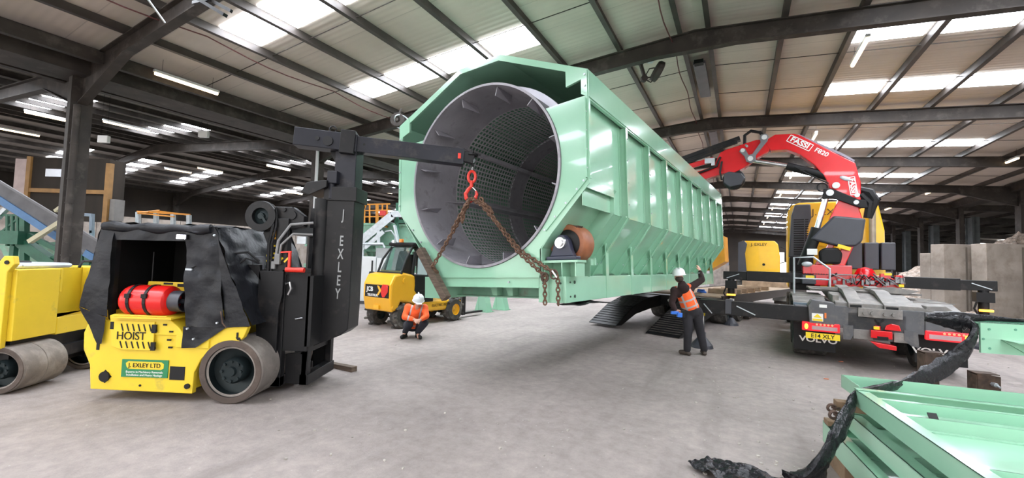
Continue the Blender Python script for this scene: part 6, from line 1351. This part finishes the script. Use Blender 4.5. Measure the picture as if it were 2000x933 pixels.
b.build('bolt_holes', M_mint_in, e)
MB().box(0.9, 1.0, -0.05, 0.12, -1.06, 0.0).box(1.4, 1.5, -0.05, 0.12, -1.06, 0.0).build('support_leg', M_rust, e)
MB().bar((-0.25, 0.25, 0.28), (1.6, 0.25, 0.28), 0.10, 0.05).box(1.4, 1.5, 0.2, 0.3, -1.06, 0.28).build('rear_bearer', M_gdark, e)
for (px_, py_, d, h, t) in ((1812, 684, 5.0, 0.93, 'rusty steel angle post with a bolt, behind the black plastic strip'), (1912, 724, 4.75, 0.74, 'rusty steel box post with a bolt, right of the plastic strip')):
    q = atd(px_, py_, d); e = empty('rusty_post', M=frame_matrix((q.x, q.y, 0), R(20))); tag(e, t, 'post')
    MB().box(-0.10, 0.10, -0.008, 0.008, 0, q.z).box(-0.10, -0.085, -0.14, 0.0, 0, q.z - 0.02).box(-0.1, 0.1, -0.14, 0.008, q.z - 0.01, q.z).prism([(-0.09, q.z), (0.10, q.z - 0.02), (0.10, q.z - 0.2), (-0.09, q.z - 0.25)], -0.15, -0.14, 'xz').build('post_plate', M_rust, e, bevel=0.004)
    MB().cyl((0.03, -0.21, q.z - 0.10), (0.03, -0.14, q.z - 0.10), 0.022, n=6).cyl((0.03, -0.26, q.z - 0.11), (0.03, -0.2, q.z - 0.10), 0.01, n=8).build('bolt', M_galv, e)

# black plastic sheet: bunched on the raised beam, twisting down over the stack to the floor
def ribbon(pts, ws, name, label, seed=1, thick=0.35):
    pts = [V(p) for p in pts]; b = MB(); n = 18; vs = []; fine = []; fw = []
    for i in range(len(pts) - 1):
        for k in range(5):
            t = k / 5; fine.append(pts[i].lerp(pts[i + 1], t)); fw.append(ws[i] * (1 - t) + ws[i + 1] * t)
    fine.append(pts[-1]); fw.append(ws[-1])
    for _ in range(2): fine = [fine[0]] + [(fine[i - 1] + fine[i] * 2 + fine[i + 1]) / 4 for i in range(1, len(fine) - 1)] + [fine[-1]]
    for i, p in enumerate(fine):
        d = (fine[min(i + 1, len(fine) - 1)] - fine[max(i - 1, 0)]).normalized()
        a = d.cross(V((0, 1, 0.2))).normalized(); c = d.cross(a)
        tw = 0.5 * math.sin(i * 0.25 + seed)
        for j in range(n):
            t = 2 * PI * j / n; rr = 1 + 0.35 * noise.noise(V((j * 0.9, i * 0.35, seed * 7.0))) + 0.22 * noise.noise(V((j * 2.3, i * 0.9, seed * 3.0)))
            q = V((math.cos(t) * fw[i] * rr, math.sin(t) * fw[i] * thick * rr))
            q = V((q.x * math.cos(tw) - q.y * math.sin(tw), q.x * math.sin(tw) + q.y * math.cos(tw)))
            vs.append(p + a * q.x + c * q.y)
    k = len(fine)
    b.add(vs, [(i * n + j, i * n + (j + 1) % n, (i + 1) * n + (j + 1) % n, (i + 1) * n + j) for i in range(k - 1) for j in range(n)] + [tuple(range(n - 1, -1, -1)), tuple(range((k - 1) * n, k * n))])
    o = b.build(name, M_polythene, None, smooth=True); tag(o, label, 'plastic sheet'); return o
ribbon([atd(1808, 622, 4.55), atd(1850, 628, 4.5), atd(1885, 632, 4.45), atd(1905, 640, 4.35), atd(1898, 668, 4.3), atd(1862, 703, 4.3), atd(1812, 735, 4.2), atd(1765, 752, 4.1), atd(1715, 758, 4.0), atd(1672, 766, 3.80), atd(1658, 800, 3.66), atd(1640, 838, 3.5), atd(1622, 872, 3.42), atd(1602, 905, 3.42), atd(1580, 935, 3.5), atd(1560, 950, 3.56)],
       [0.03, 0.07, 0.09, 0.08, 0.07, 0.075, 0.085, 0.075, 0.06, 0.045, 0.055, 0.06, 0.065, 0.10, 0.16, 0.15], 'black_plastic_sheet', 'long twisted strip of black plastic sheet draped down over the mint panels to the floor', 1, 0.4)
b = MB(); A, B_, C, D = onz(1343, 908, 0.02), onz(1405, 893, 0.03), onz(1575, 950, 0.03), onz(1430, 960, 0.02)
b.patch(A, B_, C, D, 26, 30, 0.05, 7, 5, (0, 0, 1)); b.v = [(v[0], v[1], max(v[2] + 0.02, 0.004)) for v in b.v]
tag(b.build('black_plastic_sheet', M_polythene, None, smooth=True), 'crumpled black plastic sheet lying flat on the floor at the bottom edge', 'plastic sheet')
ribbon([atd(1812, 618, 4.6), atd(1860, 616, 4.5), atd(1930, 622, 4.45), atd(2010, 628, 4.4)], [0.03, 0.05, 0.035, 0.02], 'black_plastic_sheet', 'black plastic wrapping bunched along the raised bar at the right edge', 4, 0.5)
# litter on the floor
rnd = random.Random(11)
lit = MB()
for i in range(260):
    X, Y_ = rnd.uniform(1350, 1990), rnd.uniform(690, 930)
    if i > 200: X, Y_ = rnd.uniform(500, 1350), rnd.uniform(660, 920)
    p = onz(X, Y_, 0); s = rnd.uniform(0.006, 0.028)
    lit.cbox((p.x, p.y, s * 0.25), (s, s * rnd.uniform(0.4, 1), s * 0.5), Matrix.Rotation(rnd.uniform(0, 3), 3, 'Z'))
tag(lit.build('floor_debris', mat('pale_chips', (0.42, 0.39, 0.35), 0.8, var=0.4, vscale=3)), 'pale chips and grit scattered over the concrete floor', 'debris', None, 'stuff')
for (X, Y_, t) in ((1642, 706, 'small orange scrap on the floor by the truck, the farther one'), (1613, 740, 'small orange scrap on the floor left of the mint panels')):
    p = onz(X, Y_, 0); o = MB().prism([(-0.04, 0), (0.0, 0.02), (0.05, 0.01), (0.03, -0.03), (-0.02, -0.02)], 0, 0.012, 'xy').build('orange_scrap', mat('dull_orange_scrap', (0.5, 0.16, 0.08), 0.8)); o.location = p; tag(o, t, 'scrap')

# ================================================================== BACKGROUND LEFT: conveyor, hopper, cage
Dp = 13.5
e = empty('belt_conveyor', atd(60, 520, Dp) * V((1, 1, 0)) if False else V((atd(60, 470, Dp).x, Dp, 0))); o_ = e.location.copy()
tag(e, 'grey and blue inclined belt conveyor with green frame at the left', 'conveyor')
def Q(x, y, d=Dp): return atd(x, y, d) - o_
MB().bar(Q(-60, 345), Q(300, 560), 1.0, 0.06, up=(0.3, 0, 1)).bar(Q(-60, 335, 12.9), Q(290, 548, 12.9), 0.06, 0.42).build('conveyor_trough', mat('grey_conveyor_side', (0.13, 0.13, 0.14), 0.6, var=0.2), e)
MB().bar(Q(-60, 352, 12.85), Q(120, 468, 12.85), 0.04, 0.20).bar(Q(165, 493, 12.85), Q(210, 520, 12.85), 0.04, 0.2).build('blue_side_panel', M_blue, e)
MB().bar(Q(-60, 318, 12.8), Q(290, 530, 12.8), 0.05, 0.06).build('top_edge', mat('dull_grey_edge', (0.2, 0.2, 0.21), 0.6), e)
MB().bar(Q(-20, 440), Q(38, 382), 0.12, 0.12).build('cross_strut', M_galv, e)
MB().bar(Q(48, 400), Q(48, 510), 0.16, 0.16).box(*(lambda a, c: (a.x, c.x, -0.3, 0.3, a.z, a.z + 0.42))(Q(-60, 474), Q(55, 474))).bar(Q(45, 474), Q(115, 522), 0.25, 0.3).bar(Q(48, 455), Q(260, 560), 0.10, 0.14).build('green_frame', M_gdark, e)
b = MB()
for x in (15, 25, 35): b.bar(Q(x, 418), Q(x, 480), 0.07, 0.07)
b.bar(Q(-10, 420), Q(50, 420), 0.06, 0.06).bar(Q(0, 455), Q(50, 415), 0.05, 0.05)
b.build('handrail', M_gdark, e)
b = MB()
for x in (160, 172, 186): b.bar(Q(x, 468), Q(x, 525), 0.07, 0.07)
b.bar(Q(150, 455), Q(260, 520), 0.07, 0.07)
b.build('handrail', M_gdark, e)
for x in (28, 108, 175): 
    MB().bar(Q(x, 480 if x < 100 else 500), Q(x, 480) * V((1, 1, 0)) + V((0, 0, -0.0)), 0.14, 0.14).build('leg', M_gdark, e)
MB().bar(Q(58, 472, 12.6), Q(132, 425, 12.6), 0.12, 0.12).bar(Q(108, 412, 12.6), Q(135, 392, 12.6), 0.08, 0.08).build('pale_pole', mat('cream_pole', (0.62, 0.58, 0.40), 0.5), e)
e = empty('green_hopper', V((atd(120, 500, 15).x, 15, 0))); o_ = e.location.copy(); tag(e, 'pale green steel hopper body behind the first column', 'hopper')
MB().prism([(Q(30, 478, 15).x, Q(30, 478, 15).z), (Q(215, 478, 15).x, Q(215, 470, 15).z), (Q(230, 540, 15).x, Q(215, 540, 15).z), (Q(60, 540, 15).x, Q(60, 540, 15).z)], -0.5, 1.0, 'xz').build('hopper_side', M_mint_d, e)
b = MB()
for x in (60, 140, 215): a_ = Q(x, 530, 15); b.box(a_.x - 0.1, a_.x + 0.1, -0.1, 0.1, 0, a_.z)
b.build('leg', M_mint_d, e)
e = empty('screening_hopper', V((atd(120, 430, 19).x, 19, 0))); o_ = e.location.copy(); tag(e, 'tall brown corrugated steel box on legs with orange beams, behind the first column', 'hopper')
a_, c_ = Q(62, 306, 19), Q(206, 432, 19)
MB().box(a_.x, c_.x, 0, 0.8, c_.z, a_.z).build('steel_box', M_clad, e)
MB().box(Q(30, 306, 19).x, a_.x, 0.02, 0.75, c_.z, a_.z - 0.1).build('end_sheet', mat('pale_pinkish_sheet', (0.36, 0.28, 0.26), 0.7), e)
MB().box(a_.x, c_.x + 0.1, -0.08, 0.0, Q(100, 372, 19).z - 0.1, Q(100, 372, 19).z + 0.08).box(c_.x - 0.08, c_.x + 0.12, -0.1, 0.1, 0, a_.z - 0.2).box(a_.x - 0.1, a_.x + 0.08, -0.1, 0.1, 0, a_.z).build('orange_beam', mat('dull_orange_steel', (0.20, 0.10, 0.025), 0.6, var=0.2), e)
MB().box(Q(90, 338, 19).x, Q(124, 338, 19).x, -0.03, 0, Q(90, 338, 19).z - 0.15, Q(90, 338, 19).z + 0.2).build('pale_opening_plate', mat('pale_opening_paint', (0.6, 0.62, 0.66), 0.4), e)  # opaque pale plate, the opening's brightness put into its colour
MB().box(Q(206, 395, 19).x + 0.2, Q(224, 395, 19).x, 0, 0.5, Q(206, 430, 19).z, Q(206, 388, 19).z).build('side_box', mat('dull_grey_side_box', (0.14, 0.13, 0.12), 0.7), e)
e = empty('handrail_cage', V((atd(320, 440, 16).x, 16, 0))); o_ = e.location.copy(); tag(e, 'grey posts with orange top rails standing behind the tarpaulin', 'railing')
for x in (270, 305, 338, 369): MB().bar(Q(x, 440 - (x > 320) * 0, 16), Q(x, 414 + (x - 270) * 0.06, 16), 0.12, 0.12).box(Q(x, 440, 16).x - 0.06, Q(x, 440, 16).x + 0.06, -0.06, 0.06, 0, Q(x, 440, 16).z).build('post', M_galv, e)
MB().bar(Q(268, 413, 16), Q(371, 419, 16), 0.06, 0.06).bar(Q(270, 416, 15.2), Q(310, 411, 17), 0.06, 0.06).bar(Q(305, 412, 17), Q(371, 420, 17), 0.06, 0.06).bar(Q(270, 416, 16), Q(340, 423, 15.2), 0.05, 0.05).build('orange_rail', M_orail, e)
e = empty('portal_stand', V((atd(175, 420, 15).x, 15, 0))); o_ = e.location.copy(); tag(e, 'pale blue grey steel portal stand right of the near column', 'stand')
MB().bar(Q(150, 418, 15), Q(182, 420, 15), 0.12, 0.1).bar(Q(180, 418, 15), Q(179, 455, 15), 0.10, 0.1).box(Q(180, 450, 15).x - 0.05, Q(180, 450, 15).x + 0.05, -0.05, 0.05, 0, Q(180, 450, 15).z).build('stand_frame', mat('blue_grey_steel', (0.28, 0.34, 0.42), 0.5), e)
# vertical pipe beside the valley columns (pale)
b = MB(); q0 = bw(LV + 0.35, L0 + BAY - 0.3, 0); b.tube([q0, q0 + V((0, 0, 6.0))], 0.06, 10)
tag(b.build('downpipe', M_offw, None, smooth=True), 'white downpipe running up the second valley column behind the boom tower', 'pipe')

# ================================================================== BEHIND THE TOWER: cabinets, green platform, stairs
Dc = 16.0
def cabinet(x0, x1, y0, d, label, vent):
    a, c = atd(x0, y0, d), atd(x1, y0, d); h = a.z
    e = empty('electrical_cabinet', V(((a.x + c.x) / 2, d, 0))); tag(e, label, 'cabinet', None); w = (c.x - a.x) / 2
    MB().box(-w, w, 0, 0.9, 0.12, h).build('casing', M_offw, e, bevel=0.01)
    MB().box(-w + 0.03, w - 0.03, -0.025, 0, 0.2, h - 0.05).build('door', M_offw, e, bevel=0.005)
    MB().box(-w, w, 0, 0.9, 0, 0.12).build('plinth', M_fair, e)
    if vent: MB().box(w - 0.16, w - 0.10, -0.035, -0.025, h - 0.7, h - 0.15).build('handle', M_black_m, e)
cabinet(640, 704, 499, Dc, 'white electrical cabinet right behind the boom tower, the left one', False)
cabinet(705, 735, 500, Dc, 'white electrical cabinet between two others, with a black slot handle', True)
cabinet(736, 775, 503, Dc, 'white electrical cabinet partly behind the amber telehandler', False)
Ds = 17.0
e = empty('green_walkway', V((atd(730, 470, Ds).x, Ds, 0))); o_ = e.location.copy(); tag(e, 'pale green raised walkway with orange handrails left of the drum screen', 'walkway')
a_, c_ = Q(640, 436, Ds), Q(900, 432, Ds)
MB().box(a_.x, c_.x, 0, 1.6, a_.z - 0.8, a_.z).box(a_.x, c_.x, -0.05, 0.1, a_.z - 0.02, a_.z + 0.06).build('deck_beam', M_mint_d, e)
for x in (680, 722, 775, 850, 890): q = Q(x, 470, Ds); MB().box(q.x - 0.13, q.x + 0.13, 0.1, 0.35, 0, a_.z - 0.8).build('leg', M_mint_d, e)
MB().bar(Q(700, 460, Ds), Q(740, 560, Ds), 0.15, 0.15).bar(Q(775, 470, Ds), Q(730, 560, Ds), 0.12, 0.12).bar(Q(640, 488, Ds), Q(900, 488, Ds), 0.12, 0.12).build('cross_brace', M_mint_d, e)
b = MB()
for x in (688, 700, 712, 722, 735, 738, 747, 756): b.bar(Q(x, 436, Ds), Q(x, 400, Ds), 0.05, 0.05)
for y in (400, 412, 424): b.bar(Q(688, y, Ds), Q(762, y - 2, Ds), 0.045, 0.045)
b.bar(Q(692, 448, Ds), Q(715, 400, Ds), 0.05, 0.05).bar(Q(672, 445, Ds), Q(700, 412, Ds), 0.05, 0.05).bar(Q(755, 445, Ds), Q(755, 430, Ds), 0.1, 0.1)
b.build('orange_handrail', M_orail, e)
MB().cbox(Q(748, 416, Ds - 0.1), (0.25, 0.1, 0.2)).build('red_box', M_red_m, e)
MB().bar(Q(776, 480, Ds - 0.3), Q(776, 396, Ds - 0.3), 0.10, 0.1).cbox(Q(782, 432, Ds - 0.3), (0.45, 0.1, 0.14)).build('green_post', M_gdark, e)
e = empty('steel_staircase', V((atd(730, 480, Dc + 0.3).x, Dc + 0.3, 0))); o_ = e.location.copy(); D3 = Dc + 0.3; tag(e, 'galvanised steel staircase with solid side panels, above the white cabinets', 'staircase')
MB().bar(Q(650, 465, D3), Q(709, 468, D3), 0.05, 0.26).bar(Q(707, 468, D3), Q(766, 420, D3), 0.05, 0.30).bar(Q(764, 418, D3), Q(800, 417, D3), 0.05, 0.24).build('stringer_panel', M_galv, e)
MB().bar(Q(650, 482, D3), Q(712, 484, D3), 0.04, 0.14).bar(Q(712, 484, D3), Q(749, 452, D3), 0.04, 0.16).build('lower_stringer', M_galv, e)
b = MB()
for x, y0, y1 in ((709, 460, 500), (738, 435, 478), (741, 450, 478)): b.bar(Q(x, y1, D3), Q(x - 0.5, y0, D3), 0.06, 0.06)
b.build('upright', M_galv, e)
b = MB()
for i in range(9):
    q = Q(712 + i * 6, 474 - i * 5, D3 + 0.5); b.box(q.x - 0.12, q.x + 0.12, 0.1, 0.9, q.z - 0.02, q.z)
b.build('tread_grating', M_galv, e)
for x in (709, 766): q = Q(x, 470, D3); MB().box(q.x - 0.04, q.x + 0.04, 0.0, 0.08, 0, q.z).build('leg', M_galv, e)
MB().box(*(lambda a, c: (a.x, c.x, -0.1, 0.6, 0, a.z))(Q(736, 484, D3), Q(765, 500, D3))).build('tank_casing', mat('grey_tank', (0.33, 0.35, 0.35), 0.5), e)
MB().bar(Q(771, 440, D3 - 0.3), Q(782, 492, D3 - 0.3), 0.28, 0.06).tube([Q(752, 452, D3), Q(764, 450, D3), Q(772, 462, D3), Q(770, 482, D3)], 0.03, 6).tube([Q(640, 476, D3), Q(748, 476, D3), Q(751, 484, D3)], 0.06, 8).build('pipework', M_galv, e, smooth=True)
# long green plant further off between tower and machine
e = empty('green_plant_frame', V((atd(820, 480, 22).x, 22, 0))); tag(e, 'dull green screening plant frame far behind the telehandler', 'plant frame')
MB().box(-6, 4, 0, 2.5, 2.2, 3.0).box(-6, 4, 0, 2.5, 1.0, 1.3).build('plant_beam', M_mint_d, e)
for x in (-5.5, -3, -0.5, 2, 3.8): MB().box(x - 0.12, x + 0.12, 0, 0.25, 0, 2.2).build('leg', M_mint_d, e)

# ================================================================== RIGHT BACKGROUND: push walls and stockpiles
def cblock(X0, X1, ytop, d, thick, label, rot=0.0):
    a, c = atd(X0, ytop, d), atd(X1, ytop, d)
    e = empty('concrete_push_wall', M=frame_matrix((a.x, a.y, 0), rot)); tag(e, label, 'wall panel')
    MB().box(0, (c.x - a.x), 0, thick, 0, a.z).build('concrete_slab', M_conc, e, bevel=0.02)
    MB().box((c.x - a.x) * 0.48, (c.x - a.x) * 0.52, -0.01, 0, 0.2, a.z * 0.96).build('stain_joint', mat('dark_joint', (0.13, 0.11, 0.09), 0.9), e)
cblock(1843, 1925, 476, 17.5, 0.6, 'tall weathered concrete push wall behind the right outrigger, left slab', R(4))
cblock(1926, 2060, 475, 16.6, 0.6, 'tall weathered concrete push wall reaching the right edge of the picture', R(4))
cblock(1817, 1845, 494, 19.0, 0.5, 'smaller grey concrete block beside the tall push wall')
def heap(cx, cy, rx_, ry_, h, m, name, label, seed, n=70):
    b = MB(); vs = []; rings = 40
    for i in range(rings + 1):
        for j in range(n):
            t = 2 * PI * j / n; r_ = i / rings
            p = V((cx + rx_ * r_ * math.cos(t), cy + ry_ * r_ * math.sin(t), 0))
            z = h * max(0, 1 - r_) ** 0.9 + 0.16 * noise.noise(V((p.x * 2.5, p.y * 2.5, seed))) + 0.10 * noise.noise(V((p.x * 7, p.y * 7, seed)))
            vs.append((p.x, p.y, max(z, -0.02)))
    b.add(vs, [(i * n + j, i * n + (j + 1) % n, (i + 1) * n + (j + 1) % n, (i + 1) * n + j) for i in range(rings) for j in range(n)])
    tag(b.build(name, m, None), label, 'heap', None, 'stuff')
M_heap = mat('shredded_waste', (0.36, 0.29, 0.24), 0.95, var=0.5, vscale=7, dirt=(0.62, 0.58, 0.54), dirt_amt=0.35, dirt_scale=9, bump=1.0, bscale=10)
q = atd(1838, 560, 21); heap(q.x + 1.2, 21.5, 5.0, 3.2, 3.0, M_heap, 'waste_heap', 'pale shredded waste heap spilling left of the concrete push wall', 3)
q = atd(1985, 470, 21); heap(q.x + 2, 22, 7.5, 3.5, 4.4, M_heap, 'waste_heap', 'brown waste heap showing above the concrete push wall', 8)
q = atd(1700, 590, 15.5); heap(q.x + 3.8, 16.3, 3.2, 0.9, 0.35, M_heap, 'waste_heap', 'low spill of shredded waste in front of the push wall', 5)
q = atd(1985, 612, 12.0); heap(q.x, 14.0, 1.6, 0.8, 0.3, M_heap, 'rubble_heap', 'grey rubble in front of the right-hand push wall', 6)
# slate grey posts of the lean-to
b = None
for i, l in enumerate((36.4, 43.4, 50.4, 57.4)):
    MBp = MB().box(RV + 2.0, RV + 2.2, l - 0.55, l + 0.55, 0, 6.0).box(RV + 1.9, RV + 2.3, l - 0.55, l - 0.48, 0, 6.0).box(RV + 1.9, RV + 2.3, l + 0.48, l + 0.55, 0, 6.0)
    o = MBp.build('column', mat('slate_grey_post', (0.10, 0.115, 0.12), 0.6, var=0.2), None, matrix=BM); o['kind'] = 'structure'
# pallets and stores far down the hall
for i, (X, Y_, d, w, h, c, nm, t) in enumerate(((1405, 520, 34, 1.6, 3.2, (0.42, 0.40, 0.40), 'stacked_store_bags', 'pale grey stacked store at the far end, right of the drum screen'), (1418, 512, 38, 0.5, 4.2, (0.40, 0.42, 0.50), 'grey_door_panel', 'pale upright door panel on the far wall'))):
    q = atd(X, Y_, d); o = MB().box(-w / 2, w / 2, 0, 1.0, 0, h * 0.6).box(-w * 0.45, w * 0.4, 0.1, 0.9, h * 0.6, h).build(nm, mat('far_store_%d' % i, c, 0.8, var=0.3), None); o.location = (q.x, d, 0); tag(o, t, 'stores')
